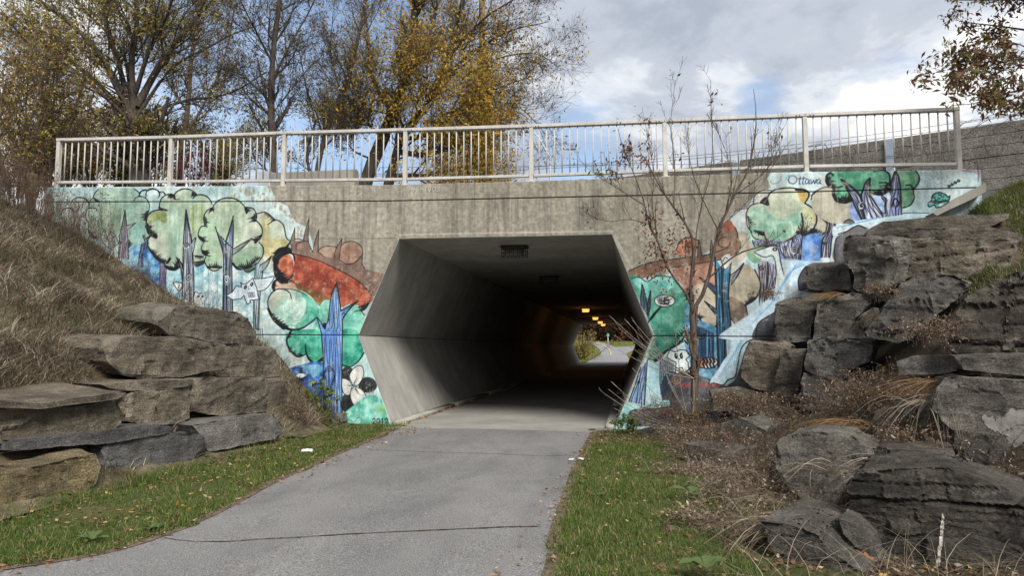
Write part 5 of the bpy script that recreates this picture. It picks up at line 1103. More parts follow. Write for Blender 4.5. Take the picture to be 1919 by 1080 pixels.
# ------------------------------------------------------------------ quarried stone blocks
ROCKS = {}
def Zp(ox, oy, s, pts): return [(x / s + ox, y / s + oy) for x, y in pts]
def rock(key, label, mat, poly, X=None, Y=None, face=35.0, depth=0.9, rise=0.0, lean=0.08, rough=1.0, vox=None, group=None, shrink=0.93, name='stone_block'):
    P = np.array(poly, float); c = P.mean(0)
    if X is not None: A = on_x(c[0], c[1], X); n = np.array([1.0, -0.12, 0.0])
    else: A = on_y(c[0], c[1], Y); n = np.array([-math.sin(math.radians(face)), -math.cos(math.radians(face)), 0.0])
    n = nrm(n); npl = nrm(n + np.array([0, 0, lean]))
    front = np.array([on_plane(x, y, A, npl) for x, y in P])
    cen = front.mean(0); back = cen + (front - cen) * shrink - n * depth + np.array([0, 0, rise])
    k = len(P); bm = bmesh.new()
    a = [bm.verts.new(v) for v in front]; b = [bm.verts.new(v) for v in back]
    bm.faces.new(a); bm.faces.new(b[::-1])
    for i in range(k): bm.faces.new((a[(i + 1) % k], a[i], b[i], b[(i + 1) % k]))
    bmesh.ops.recalc_face_normals(bm, faces=bm.faces); bmesh.ops.triangulate(bm, faces=bm.faces[:])
    rk = np.random.default_rng(hash_of(key)); pall = np.vstack([front, back]); pc = pall.mean(0)          # spall the arrises with flat fractures
    for _ in range(10):
        i = rk.integers(0, k); e = front[i] * 0.5 + front[(i + rk.integers(0, 2)) % k] * 0.5
        dn = nrm(nrm(e - pc) * np.array([1, 1, 1.0]) + rk.normal(size=3) * 0.45 + n * 0.25)
        ext = (pall @ dn).max(); cut = ext - rk.uniform(0.015, 0.075) * min(1.0, np.ptp(pall[:, 2]) / 0.5)
        bmesh.ops.bisect_plane(bm, geom=bm.verts[:] + bm.edges[:] + bm.faces[:], plane_co=Vector(dn * cut), plane_no=Vector(dn), clear_outer=True)
        bmesh.ops.holes_fill(bm, edges=[q for q in bm.edges if q.is_boundary])
    bmesh.ops.triangulate(bm, faces=bm.faces[:])
    bmesh.ops.recalc_face_normals(bm, faces=bm.faces)
    dist = np.linalg.norm(cen - CAM); size = np.ptp(pall, axis=0).max(); L0 = vox or float(np.clip(dist * 0.0040, 0.020, 0.055))
    for _ in range(9):                                      # even out the triangles, keeping every arris where it is
        lg = [e for e in bm.edges if e.calc_length() > L0 * 1.5]
        if not lg: break
        bmesh.ops.subdivide_edges(bm, edges=lg, cuts=1); bmesh.ops.triangulate(bm, faces=[q for q in bm.faces if len(q.verts) > 3])
    me2 = bpy.data.meshes.new(name); bm.to_mesh(me2); bm.free(); n_v = len(me2.vertices)
    V = np.empty(n_v * 3, np.float32); me2.vertices.foreach_get('co', V); V = V.reshape(-1, 3).astype(float)
    Nn = np.empty(n_v * 3, np.float32); me2.vertex_normals.foreach_get('vector', Nn); Nn = Nn.reshape(-1, 3)
    sd = (hash_of(key) % 97) * 1.37; h = min(1.0, size / 1.4); D = np.zeros((n_v, 3)); tilt = ((hash_of(key) % 11) - 5) * 0.05
    lfreq = 4.0 + (hash_of(key) % 7) * 0.6; lay_amt = (0.35 + 0.16 * (hash_of(key) % 5)) * (1.0 if rough > 0.75 else 0.4) * (0.55 if X is not None else 1.0)
    V = V + (V - V.mean(0)) * (0.022 if X is None else -0.004)
    for i, p in enumerate(V):
        x, y, z = p; zz = z + tilt * (x + y)
        w1 = np.array(mnoise.noise_vector(Vector((x * 1.3 + sd, y * 1.3, z * 1.6)))); w2 = np.array(mnoise.noise_vector(Vector((x * 4.5, y * 4.5 + sd, z * 5.5)))); w3 = np.array(mnoise.noise_vector(Vector((x * 13 + sd, y * 13, z * 17))))
        wx = 0.35 * w1[0]; wy = 0.22 * w2[1]
        c1 = mnoise.cell(Vector((x * 1.9 + sd + wx, y * 1.9 + wx, zz * 4.2 + wy))) - 0.5; c2 = mnoise.cell(Vector((x * 4.6 + wy * 2, y * 4.6 + sd + wx, zz * 11.0 + wx))) - 0.5
        lay = zz * lfreq + 0.3 * w1[1]; li = math.floor(lay); fr = lay - li
        hs = (math.sin(li * 12.9898 + sd) * 43758.5453) % 1.0; crack_ = math.exp(-((fr - 0.5) / 0.07) ** 2) * (0.5 + hs)
        side = np.array([Nn[i][0], Nn[i][1], 0.25 * Nn[i][2]])
        D[i] = w1 * 0.040 * h + w2 * 0.016 + w3 * 0.008 + side * ((c1 * 0.030 + c2 * 0.014) * h * (0.6 if X is not None else 1.0) + ((hs - 0.5) * 0.030 - crack_ * 0.028) * lay_amt * h)
    D *= min(rough, 1.15)
    me2.vertices.foreach_set('co', (V + D).astype(np.float32).ravel()); me2.update()
    me2.name = name
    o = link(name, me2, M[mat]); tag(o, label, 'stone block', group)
    me2.polygons.foreach_set('use_smooth', np.ones(len(me2.polygons), dtype=bool)); me2.set_sharp_from_angle(angle=math.radians(28))
    lo, hi = V.min(0), V.max(0); ROCKS[key] = o
    # move the origin to the base of the stone
    ctr = np.array([(lo[0] + hi[0]) / 2, (lo[1] + hi[1]) / 2, lo[2]])
    me2.vertices.foreach_set('co', (V + D - ctr).astype(np.float32).ravel()); me2.update(); o.location = ctr
    return o
def hash_of(s):
    h = 7
    for ch in s: h = (h * 31 + ord(ch)) % 100003
    return h
GL = 'limestone blocks stepped along the left of the path'; GR = 'dark boulders stacked up the right bank'
# left side, lowest row first
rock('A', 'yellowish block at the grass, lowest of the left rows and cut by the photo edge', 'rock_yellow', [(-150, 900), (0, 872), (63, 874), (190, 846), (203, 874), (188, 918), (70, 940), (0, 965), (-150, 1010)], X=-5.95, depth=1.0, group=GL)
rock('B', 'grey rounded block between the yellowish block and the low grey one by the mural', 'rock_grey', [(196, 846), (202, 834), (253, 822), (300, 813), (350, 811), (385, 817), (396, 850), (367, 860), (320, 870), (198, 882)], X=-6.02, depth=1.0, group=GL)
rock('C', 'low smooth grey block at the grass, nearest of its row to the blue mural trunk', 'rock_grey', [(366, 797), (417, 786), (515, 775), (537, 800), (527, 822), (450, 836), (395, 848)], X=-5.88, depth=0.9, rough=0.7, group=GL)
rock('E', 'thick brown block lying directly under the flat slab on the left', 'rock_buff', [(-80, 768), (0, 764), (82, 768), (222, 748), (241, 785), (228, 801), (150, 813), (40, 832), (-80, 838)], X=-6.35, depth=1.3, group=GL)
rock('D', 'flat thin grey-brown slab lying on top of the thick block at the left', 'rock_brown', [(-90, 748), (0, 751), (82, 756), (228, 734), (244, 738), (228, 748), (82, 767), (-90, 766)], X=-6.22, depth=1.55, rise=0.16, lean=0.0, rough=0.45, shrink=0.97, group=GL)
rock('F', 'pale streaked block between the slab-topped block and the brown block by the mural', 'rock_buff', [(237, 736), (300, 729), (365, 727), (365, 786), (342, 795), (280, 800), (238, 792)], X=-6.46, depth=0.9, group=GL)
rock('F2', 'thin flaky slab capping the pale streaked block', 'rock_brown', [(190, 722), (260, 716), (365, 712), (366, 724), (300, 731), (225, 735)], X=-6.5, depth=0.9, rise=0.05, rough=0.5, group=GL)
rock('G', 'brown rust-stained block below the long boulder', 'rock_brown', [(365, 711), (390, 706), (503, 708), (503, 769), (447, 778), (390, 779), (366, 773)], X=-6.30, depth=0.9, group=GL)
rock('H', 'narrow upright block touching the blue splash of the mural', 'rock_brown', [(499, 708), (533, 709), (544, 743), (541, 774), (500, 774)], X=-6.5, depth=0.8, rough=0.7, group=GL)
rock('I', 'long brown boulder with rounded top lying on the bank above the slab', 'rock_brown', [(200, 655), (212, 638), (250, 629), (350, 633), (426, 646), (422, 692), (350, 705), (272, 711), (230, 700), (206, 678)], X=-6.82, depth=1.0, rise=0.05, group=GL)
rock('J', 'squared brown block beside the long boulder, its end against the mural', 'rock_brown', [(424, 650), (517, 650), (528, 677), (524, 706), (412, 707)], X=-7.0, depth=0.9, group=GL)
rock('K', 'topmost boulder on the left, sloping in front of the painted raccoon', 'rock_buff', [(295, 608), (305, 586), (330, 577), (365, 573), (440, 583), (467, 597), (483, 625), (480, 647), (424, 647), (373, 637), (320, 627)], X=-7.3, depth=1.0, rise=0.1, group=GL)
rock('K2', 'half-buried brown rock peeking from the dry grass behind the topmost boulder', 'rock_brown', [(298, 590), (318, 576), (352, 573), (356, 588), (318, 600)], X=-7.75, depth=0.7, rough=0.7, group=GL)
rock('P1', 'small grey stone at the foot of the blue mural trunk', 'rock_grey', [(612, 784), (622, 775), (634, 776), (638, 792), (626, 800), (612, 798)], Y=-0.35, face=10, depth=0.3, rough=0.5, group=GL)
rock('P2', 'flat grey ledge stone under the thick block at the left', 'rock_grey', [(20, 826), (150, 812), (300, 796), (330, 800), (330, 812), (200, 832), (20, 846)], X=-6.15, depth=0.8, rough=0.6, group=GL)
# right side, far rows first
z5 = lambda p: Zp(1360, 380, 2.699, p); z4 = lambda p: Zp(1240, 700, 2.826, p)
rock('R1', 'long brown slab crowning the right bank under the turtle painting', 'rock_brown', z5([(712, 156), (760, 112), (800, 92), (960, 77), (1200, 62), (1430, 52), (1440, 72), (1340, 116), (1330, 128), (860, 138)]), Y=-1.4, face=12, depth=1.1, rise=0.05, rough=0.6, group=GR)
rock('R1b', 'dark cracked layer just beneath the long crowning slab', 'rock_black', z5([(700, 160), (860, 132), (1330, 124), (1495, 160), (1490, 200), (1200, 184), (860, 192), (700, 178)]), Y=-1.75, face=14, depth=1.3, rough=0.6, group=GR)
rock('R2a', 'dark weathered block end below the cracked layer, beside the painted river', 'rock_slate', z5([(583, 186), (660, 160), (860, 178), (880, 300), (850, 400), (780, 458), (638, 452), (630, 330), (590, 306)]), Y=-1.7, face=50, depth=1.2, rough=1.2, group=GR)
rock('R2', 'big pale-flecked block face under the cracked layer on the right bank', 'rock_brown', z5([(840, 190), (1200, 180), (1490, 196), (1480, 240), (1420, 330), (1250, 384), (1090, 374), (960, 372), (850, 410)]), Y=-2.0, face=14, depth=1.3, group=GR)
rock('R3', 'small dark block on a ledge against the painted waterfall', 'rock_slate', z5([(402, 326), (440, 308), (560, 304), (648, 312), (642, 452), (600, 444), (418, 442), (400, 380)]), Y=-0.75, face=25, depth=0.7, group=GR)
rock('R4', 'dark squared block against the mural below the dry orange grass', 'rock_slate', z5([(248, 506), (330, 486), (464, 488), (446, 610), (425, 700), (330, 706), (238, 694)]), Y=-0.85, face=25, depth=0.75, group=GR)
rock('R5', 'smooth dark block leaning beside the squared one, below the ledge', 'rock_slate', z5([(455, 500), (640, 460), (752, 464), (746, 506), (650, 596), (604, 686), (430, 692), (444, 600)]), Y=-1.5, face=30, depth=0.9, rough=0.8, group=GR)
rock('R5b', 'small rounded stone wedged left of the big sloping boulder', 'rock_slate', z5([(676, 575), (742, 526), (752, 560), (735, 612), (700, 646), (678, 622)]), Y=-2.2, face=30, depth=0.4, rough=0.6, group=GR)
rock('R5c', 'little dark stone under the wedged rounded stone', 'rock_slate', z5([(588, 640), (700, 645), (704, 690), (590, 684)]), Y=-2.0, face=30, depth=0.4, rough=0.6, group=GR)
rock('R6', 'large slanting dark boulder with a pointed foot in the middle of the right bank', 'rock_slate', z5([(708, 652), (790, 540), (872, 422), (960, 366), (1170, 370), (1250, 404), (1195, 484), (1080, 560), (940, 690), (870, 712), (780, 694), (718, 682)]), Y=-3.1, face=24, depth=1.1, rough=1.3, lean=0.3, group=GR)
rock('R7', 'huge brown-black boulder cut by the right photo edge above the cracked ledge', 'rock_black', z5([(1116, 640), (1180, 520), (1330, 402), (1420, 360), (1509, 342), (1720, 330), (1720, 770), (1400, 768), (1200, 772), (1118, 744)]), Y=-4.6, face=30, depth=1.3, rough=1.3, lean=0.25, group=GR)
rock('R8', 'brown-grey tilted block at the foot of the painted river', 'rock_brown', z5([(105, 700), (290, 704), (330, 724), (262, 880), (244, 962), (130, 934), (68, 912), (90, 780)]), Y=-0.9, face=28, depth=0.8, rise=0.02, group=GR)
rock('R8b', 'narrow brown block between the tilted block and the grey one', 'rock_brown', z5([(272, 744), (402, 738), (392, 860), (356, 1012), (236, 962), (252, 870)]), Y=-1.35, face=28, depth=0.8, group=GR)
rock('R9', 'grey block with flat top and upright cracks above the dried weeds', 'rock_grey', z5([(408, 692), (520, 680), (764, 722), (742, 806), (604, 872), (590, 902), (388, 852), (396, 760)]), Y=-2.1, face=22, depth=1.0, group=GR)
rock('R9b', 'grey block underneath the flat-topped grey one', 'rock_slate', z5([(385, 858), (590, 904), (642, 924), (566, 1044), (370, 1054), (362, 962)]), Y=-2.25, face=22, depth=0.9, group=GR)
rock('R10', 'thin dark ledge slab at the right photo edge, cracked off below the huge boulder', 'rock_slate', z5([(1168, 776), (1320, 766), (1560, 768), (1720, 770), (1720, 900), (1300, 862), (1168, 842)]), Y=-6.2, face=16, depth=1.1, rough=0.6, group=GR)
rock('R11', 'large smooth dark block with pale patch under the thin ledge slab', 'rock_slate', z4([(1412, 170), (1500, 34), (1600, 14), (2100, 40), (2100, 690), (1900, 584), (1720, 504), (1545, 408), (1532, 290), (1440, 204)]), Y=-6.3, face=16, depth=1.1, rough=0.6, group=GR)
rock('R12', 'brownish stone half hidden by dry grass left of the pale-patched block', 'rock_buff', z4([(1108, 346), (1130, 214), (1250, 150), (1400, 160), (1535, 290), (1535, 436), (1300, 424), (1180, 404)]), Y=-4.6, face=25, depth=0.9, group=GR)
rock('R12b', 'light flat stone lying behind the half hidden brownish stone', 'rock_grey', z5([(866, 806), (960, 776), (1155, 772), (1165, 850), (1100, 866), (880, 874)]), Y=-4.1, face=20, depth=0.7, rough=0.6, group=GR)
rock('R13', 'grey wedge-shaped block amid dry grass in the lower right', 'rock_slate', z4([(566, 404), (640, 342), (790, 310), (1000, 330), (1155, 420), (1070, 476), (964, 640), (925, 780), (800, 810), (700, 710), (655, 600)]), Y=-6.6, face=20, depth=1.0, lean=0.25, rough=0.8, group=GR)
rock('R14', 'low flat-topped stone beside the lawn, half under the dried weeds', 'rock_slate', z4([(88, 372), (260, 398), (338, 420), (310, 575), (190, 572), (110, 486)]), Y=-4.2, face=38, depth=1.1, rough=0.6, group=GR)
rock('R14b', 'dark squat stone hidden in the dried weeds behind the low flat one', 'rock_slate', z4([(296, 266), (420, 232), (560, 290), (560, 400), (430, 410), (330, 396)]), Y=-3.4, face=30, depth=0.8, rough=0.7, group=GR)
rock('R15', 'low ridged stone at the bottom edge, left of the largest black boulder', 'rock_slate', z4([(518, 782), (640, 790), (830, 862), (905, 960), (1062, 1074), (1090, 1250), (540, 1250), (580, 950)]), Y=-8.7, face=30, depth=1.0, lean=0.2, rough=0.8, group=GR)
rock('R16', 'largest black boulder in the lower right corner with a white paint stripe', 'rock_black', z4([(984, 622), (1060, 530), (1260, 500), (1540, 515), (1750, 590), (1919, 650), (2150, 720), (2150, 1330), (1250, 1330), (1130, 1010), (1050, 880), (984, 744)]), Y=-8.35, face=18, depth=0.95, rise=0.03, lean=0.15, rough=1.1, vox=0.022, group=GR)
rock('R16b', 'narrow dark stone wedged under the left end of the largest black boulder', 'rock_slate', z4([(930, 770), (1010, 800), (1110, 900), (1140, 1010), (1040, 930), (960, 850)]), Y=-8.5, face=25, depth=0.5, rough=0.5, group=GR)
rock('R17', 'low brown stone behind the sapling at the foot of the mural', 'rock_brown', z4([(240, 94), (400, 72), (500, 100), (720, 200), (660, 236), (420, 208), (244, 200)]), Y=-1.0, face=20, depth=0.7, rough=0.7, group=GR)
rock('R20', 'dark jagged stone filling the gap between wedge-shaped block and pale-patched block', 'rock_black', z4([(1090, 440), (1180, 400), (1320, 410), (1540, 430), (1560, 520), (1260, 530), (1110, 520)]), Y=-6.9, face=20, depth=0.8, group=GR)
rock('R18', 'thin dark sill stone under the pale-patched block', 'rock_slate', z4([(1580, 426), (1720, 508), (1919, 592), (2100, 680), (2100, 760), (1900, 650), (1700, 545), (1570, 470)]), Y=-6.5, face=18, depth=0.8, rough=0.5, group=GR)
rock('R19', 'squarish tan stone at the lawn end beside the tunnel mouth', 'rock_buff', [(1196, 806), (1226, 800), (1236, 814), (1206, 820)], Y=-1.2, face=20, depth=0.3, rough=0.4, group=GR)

from mathutils.bvhtree import BVHTree
bpy.context.view_layer.update()
_v, _f = [], []
for o in ROCKS.values():
    k = len(_v); L0 = np.array(o.location); _v += [tuple(np.array(v.co) + L0) for v in o.data.vertices]; _f += [tuple(i + k for i in p.vertices) for p in o.data.polygons]
ALL_ROCKS = BVHTree.FromPolygons(_v, _f)
def decal(name, key, poly, mat, off=0.004, step=4.0):
    """thin coat of paint or lichen following a stone's surface"""
    o = ROCKS[key]; bpy.context.view_layer.update(); me = o.data
    vs = [o.matrix_world @ v.co for v in me.vertices]; bvh = BVHTree.FromPolygons(vs, [tuple(p.vertices) for p in me.polygons])
    P = cr(poly, 6, True); x0, y0 = P.min(0); x1, y1 = P.max(0)
    nx, ny = int((x1 - x0) / step) + 2, int((y1 - y0) / step) + 2
    gx, gy = np.linspace(x0, x1, nx), np.linspace(y0, y1, ny)
    def inside(x, y):
        a = P; b = np.roll(P, -1, 0); cnd = ((a[:, 1] > y) != (b[:, 1] > y)); 
        xi = (b[:, 0] - a[:, 0]) * (y - a[:, 1]) / np.where(b[:, 1] == a[:, 1], 1e-9, b[:, 1] - a[:, 1]) + a[:, 0]
        return (np.sum(cnd & (x < xi)) % 2) == 1
    V, ok = [], {}
    for j, y in enumerate(gy):
        for i, x in enumerate(gx):
            d = Vector(ray(x, y)).normalized(); h = bvh.ray_cast(Vector(CAM), d)
            if h[0] is None: continue
            ok[(i, j)] = len(V); V.append(tuple(h[0] + h[1] * off))
    Fq = []
    for j in range(ny - 1):
        for i in range(nx - 1):
            jx, jy = 9 * mnoise.noise(Vector((gx[i] * 0.09, gy[j] * 0.09, 1.0))) * step / 2.4, 9 * mnoise.noise(Vector((gx[i] * 0.09, gy[j] * 0.09, 7.0))) * step / 2.4
            if inside((gx[i] + gx[i + 1]) / 2 + jx * (0.25 if step < 2 else 1), (gy[j] + gy[j + 1]) / 2 + jy):
                q = [ok.get(k) for k in ((i, j), (i, j + 1), (i + 1, j + 1), (i + 1, j))]
                if None not in q: Fq.append(tuple(q))
    if Fq:
        d = mesh(name, V, Fq, mat, None, True); place(d, o); return d
m = Mt('white_streak', 0.9); m.col(m.mix(m.ramp(m.noise(38, 5, 0.8), [(0.46, 0.0), (0.58, 1.0)]), (0.46, 0.43, 0.40), (0.12, 0.11, 0.10))); M['streak'] = m.m
m = Mt('pale_lichen', 0.95); m.col(m.mix(m.ramp(m.noise(16, 7, 0.8), [(0.45, 0.0), (0.7, 1.0)]), (0.185, 0.18, 0.172), (0.115, 0.11, 0.105))); M['lichen'] = m.m
decal('paint_stripe', 'R16', z4([(1488, 740), (1496, 800), (1490, 860), (1480, 960), (1470, 1080), (1445, 1080), (1455, 990), (1472, 880), (1478, 800)]), M['streak'], step=1.6)
decal('pale_patch', 'R11', z4([(1700, 222), (1760, 235), (1790, 250), (1850, 200), (1919, 190), (1960, 200), (1960, 430), (1900, 425), (1850, 390), (1800, 320), (1740, 300), (1705, 260)]), M['lichen'], step=2.4)
# ------------------------------------------------------------------ grasses, weeds and fallen leaves
R6 = np.random.default_rng(42)
def outside_rocks(P):
    """keep the points that no stone covers"""
    k = np.ones(len(P), bool); dn = Vector((0, 0, -1))
    for i, p in enumerate(P):
        h = ALL_ROCKS.ray_cast(Vector((p[0], p[1], p[2] + 2.2)), dn)
        if h[0] is not None and h[0].z > p[2] + 0.015: k[i] = False
    return k
def scatter(n, x0, x1, y0, y1, zf, keep=None, clump=None):
    x, y = R6.uniform(x0, x1, n), R6.uniform(y0, y1, n)
    if clump is not None:
        v = np.array([mnoise.noise(Vector((a * clump[0], b * clump[0], clump[1]))) for a, b in zip(x, y)]); k = R6.uniform(-0.6, 0.6, n) < v * clump[2] + clump[3]; x, y = x[k], y[k]
    P = np.stack([x, y, np.array([zf(a, b) for a, b in zip(x, y)])], 1)
    if keep is not None: P = P[keep(P)]
    return P
def stuff(name, Gm, mat, smooth=False):
    o = Gm.obj(name, mat, None, smooth); o['kind'] = 'stuff'; return o
# lawns: short mown turf, longer by the stones
def lawn(E, s, x0, x1, n, seed):
    r = np.random.default_rng(seed)
    y = -0.3 - (r.uniform(0, 1, n) ** 0.75) * 11.4; x = r.uniform(x0, x1, n)
    e = np.interp(y, E[:, 1], E[:, 0]); dist = (x - e) * (-s)
    wob = np.array([fbm(a * 0.4, b, 2.2, seed) for a, b in zip(np.zeros(n), y)]) * 0.08
    thin = np.clip((dist + 0.03 - wob) / 0.13, 0, 1)
    k = (dist > -0.05 + wob) & (r.uniform(0, 1, n) < 0.15 + 0.85 * thin)
    pat = np.array([fbm(a, b, 1.1, seed + 2) for a, b in zip(x, y)]); k &= r.uniform(-0.9, 0.9, n) < pat * 1.5 + 0.45
    x, y, dist = x[k], y[k], dist[k]
    P = np.stack([x, y, np.array([lawn_z(a, b) for a, b in zip(x, y)]) + 0.0], 1)
    P = P[outside_rocks(P)]
    G = Geo()
    h = r.uniform(0.03, 0.075, len(P)) * np.array([1.15 + 0.8 * fbm(p[0], p[1], 0.9, seed + 5) for p in P]).clip(0.6, 2.2)
    G.add(*blades(r, P, h, 0.8, 0.0065, 3)); return G
stuff('lawn_grass', lawn(EL, 1, -6.3, -3.6, 120000, 21), M['grass']); stuff('lawn_grass', lawn(ER, -1, -1.0, 0.85, 100000, 22), M['grass'])
G = Geo()                                              # tufts left long against the stones
for cx, cy, sp, n in ((-5.75, -6.55, 0.16, 420), (-5.72, -6.1, 0.14, 300), (-5.7, -5.6, 0.12, 200), (-5.6, -4.2, 0.16, 200), (-5.6, -3.3, 0.2, 260), (-5.2, -1.2, 0.3, 300), (-5.75, -7.8, 0.2, 300), (0.55, -0.9, 0.2, 260), (-5.85, -8.6, 0.2, 220), (-4.9, -0.35, 0.25, 260)):
    P = np.stack([R6.normal(cx, sp, n), R6.normal(cy, sp * 1.6, n), np.zeros(n)], 1); G.add(*blades(R6, P, R6.uniform(0.09, 0.22, n), 0.9, 0.008, 4))
stuff('long_grass', G, M['grass'])
# dried grass over the left bank
def bank_keep(P): return outside_rocks(P) & (P[:, 0] < -5.98)
G = Geo()
P = scatter(58000, -14.6, -6.0, -10.5, -0.06, bank_left, bank_keep, (0.7, 2.0, 1.2, 0.18)); n = len(P)
G.add(*blades(R6, P, R6.uniform(0.10, 0.34, n), 1.5, 0.011, 4, (0.45, -0.2, 0), 0.8))
P = scatter(16000, -7.9, -6.1, -9.6, -2.6, bank_left, bank_keep); n = len(P)
G.add(*blades(R6, P, R6.uniform(0.10, 0.34, n), 1.4, 0.010, 4, (0.5, -0.2, 0)))
stuff('dry_grass', G, M['dry_grass'])
G = Geo()
P = scatter(8000, -14.0, -6.2, -10.0, -0.06, bank_left, bank_keep, (0.8, 7.0, 0.8, 0.0)); n = len(P)
G.add(*blades(R6, P, R6.uniform(0.25, 0.75, n), 1.9, 0.010, 5, (0.4, -0.3, 0), 1.1))
stuff('grey_dry_grass', G, M['grey_grass'])
G = Geo()
P = scatter(16000, -13.5, -6.3, -9.5, -0.1, bank_left, bank_keep, (0.9, 12.0, 1.5, -0.05)); n = len(P)
G.add(*blades(R6, P, R6.uniform(0.10, 0.30, n), 1.0, 0.012, 4)); stuff('green_undergrowth', G, M['olive_grass'] if 'olive_grass' in M else M['grass'])
# tall dead stalks with small seed heads along the top of the left bank, some in front of the mural
def stalks(n, x0, x1, y0, y1, zf, hmin, hmax, mat_s, mat_h, name, lean=0.12, heads=14, hs=0.022, seed=5, r0=0.004):
    r = np.random.default_rng(seed); x, y = r.uniform(x0, x1, n), r.uniform(y0, y1, n)
    B = np.stack([x, y, [zf(a, b) for a, b in zip(x, y)]], 1); h = r.uniform(hmin, hmax, n)
    d = r.normal(size=(n, 3)) * lean; d[:, 2] = 1; d = nrm(d); t = np.linspace(0, 1, 5)[None, :, None]
    bend = r.normal(size=(n, 1, 3)) * np.array([0.18, 0.18, 0.03])
    Pm = B[:, None, :] + d[:, None, :] * h[:, None, None] * t + bend * h[:, None, None] * t ** 2
    Rm = np.full((n, 5), r0) * np.linspace(1, 0.5, 5)[None]
    br, brr = sprout(r, Pm, Rm, 5, 0.08, 0.30, (0.4, 0.9), 0.3, 0.1, 4, 0.45, 0.2, 0.6)
    Ga = Geo(); Ga.add(*tubes(Pm, Rm, 3)); Ga.add(*tubes(br, np.maximum(brr, 0.0018), 3)); stuff(name, Ga, mat_s)
    q = br[:, 1:, :].reshape(-1, 3); q = q[r.integers(0, len(q), n * heads)] + r.normal(size=(n * heads, 3)) * 0.02
    Gb = Geo(); Gb.add(*leaves(r, q, hs, 0.2, 0.6)); stuff(name.replace('stalks', 'seed_heads'), Gb, mat_h)
stalks(420, -14.6, -11.2, -1.6, -0.1, bank_left, 0.5, 1.15, M['bark_mid'], M['russet_leaf'], 'dead_stalks', seed=6)
stalks(380, -15.6, -12.9, -2.2, -0.1, bank_left, 0.7, 1.5, M['bark_mid'], M['brown_leaf'], 'dead_stalks', seed=7, heads=24, hs=0.03)
stalks(60, -11.5, -8.5, -1.8, -0.1, bank_left, 0.25, 0.6, M['bark_mid'], M['brown_leaf'], 'dead_stalks', seed=8)
# green grass on the right crest
P = scatter(42000, 4.8, 8.4, -4.6, -0.06, bank_right, lambda P: outside_rocks(P)); n = len(P); G = Geo()
G.add(*blades(R6, P, R6.uniform(0.06, 0.14, n), 0.9, 0.013, 3)); stuff('crest_grass', G, M['crest_grass'])
P = scatter(1500, 5.4, 7.2, -4.4, -1.6, bank_right, lambda P: outside_rocks(P)); n = len(P); G = Geo()
G.add(*blades(R6, P, R6.uniform(0.12, 0.3, n), 1.2, 0.009, 4)); stuff('dry_grass', G, M['dry_grass'])
# fallen leaves
def litter(n, pos, size, mat, name='fallen_leaves'):
    d = R6.normal(size=(n, 3)); d[:, 2] = R6.normal(0, 0.18, n); G = Geo()
    s = nrm(d); q = nrm(np.cross(s, np.array([0, 0, 1.0]) + R6.normal(size=(n, 3)) * 0.3)); u = np.cross(s, q)
    sz = (size * R6.uniform(0.5, 1.3, n))[:, None]; mid = pos + s * sz * 0.45
    V = np.stack([pos, mid + q * sz * 0.26 + u * sz * 0.10, pos + s * sz, mid - q * sz * 0.26 + u * sz * 0.10], 1).reshape(-1, 3)
    G.add(V, np.arange(n * 4).reshape(n, 4)); return stuff(name, G, mat)
def lit_area(n, x0, x1, y0, y1, zf, clump=(1.3, 3.0, 1.4, -0.1)): P = scatter(n, x0, x1, y0, y1, zf, outside_rocks, clump); P[:, 2] += R6.uniform(0.02, 0.05, len(P)); return P
P = lit_area(2600, -5.9, -3.9, -10.5, -0.4, lawn_z); litter(len(P), P, 0.055, M['litter'])
P = lit_area(2300, -1.0, 1.4, -10.5, -0.3, lawn_z); litter(len(P), P, 0.055, M['litter'])
P = lit_area(1500, -0.65, 0.75, -2.6, -0.2, lawn_z, (1.3, 3.0, 1.0, 0.35)); litter(len(P), P, 0.05, M['dead_leaf'])
P = lit_area(700, -5.9, -5.3, -6.8, -3.4, lawn_z, (1.3, 9.0, 1.4, -0.05)); litter(len(P), P, 0.06, M['dead_leaf'])
for E, s in ((EL, 1), (ER, -1)):                         # a drift of crumbs along the asphalt edge
    n = 1500; y = -0.7 - R6.uniform(0, 1, n) * 11; x = np.interp(y, E[:, 1], E[:, 0]) + R6.normal(0, 0.055, n) - s * 0.03
    P = np.stack([x, y, np.full(n, 0.022)], 1); litter(n, P, 0.026, M['dead_leaf'])
n = 60; P = np.stack([R6.uniform(-4.0, -0.7, n), R6.uniform(-10, -1, n), np.full(n, 0.036)], 1); litter(n, P, 0.03, M['litter'])
P = scatter(2600, 0.9, 3.6, -9.4, -1.0, bank_right, None); P[:, 2] += 0.03; litter(len(P), P, 0.06, M['dead_leaf'])

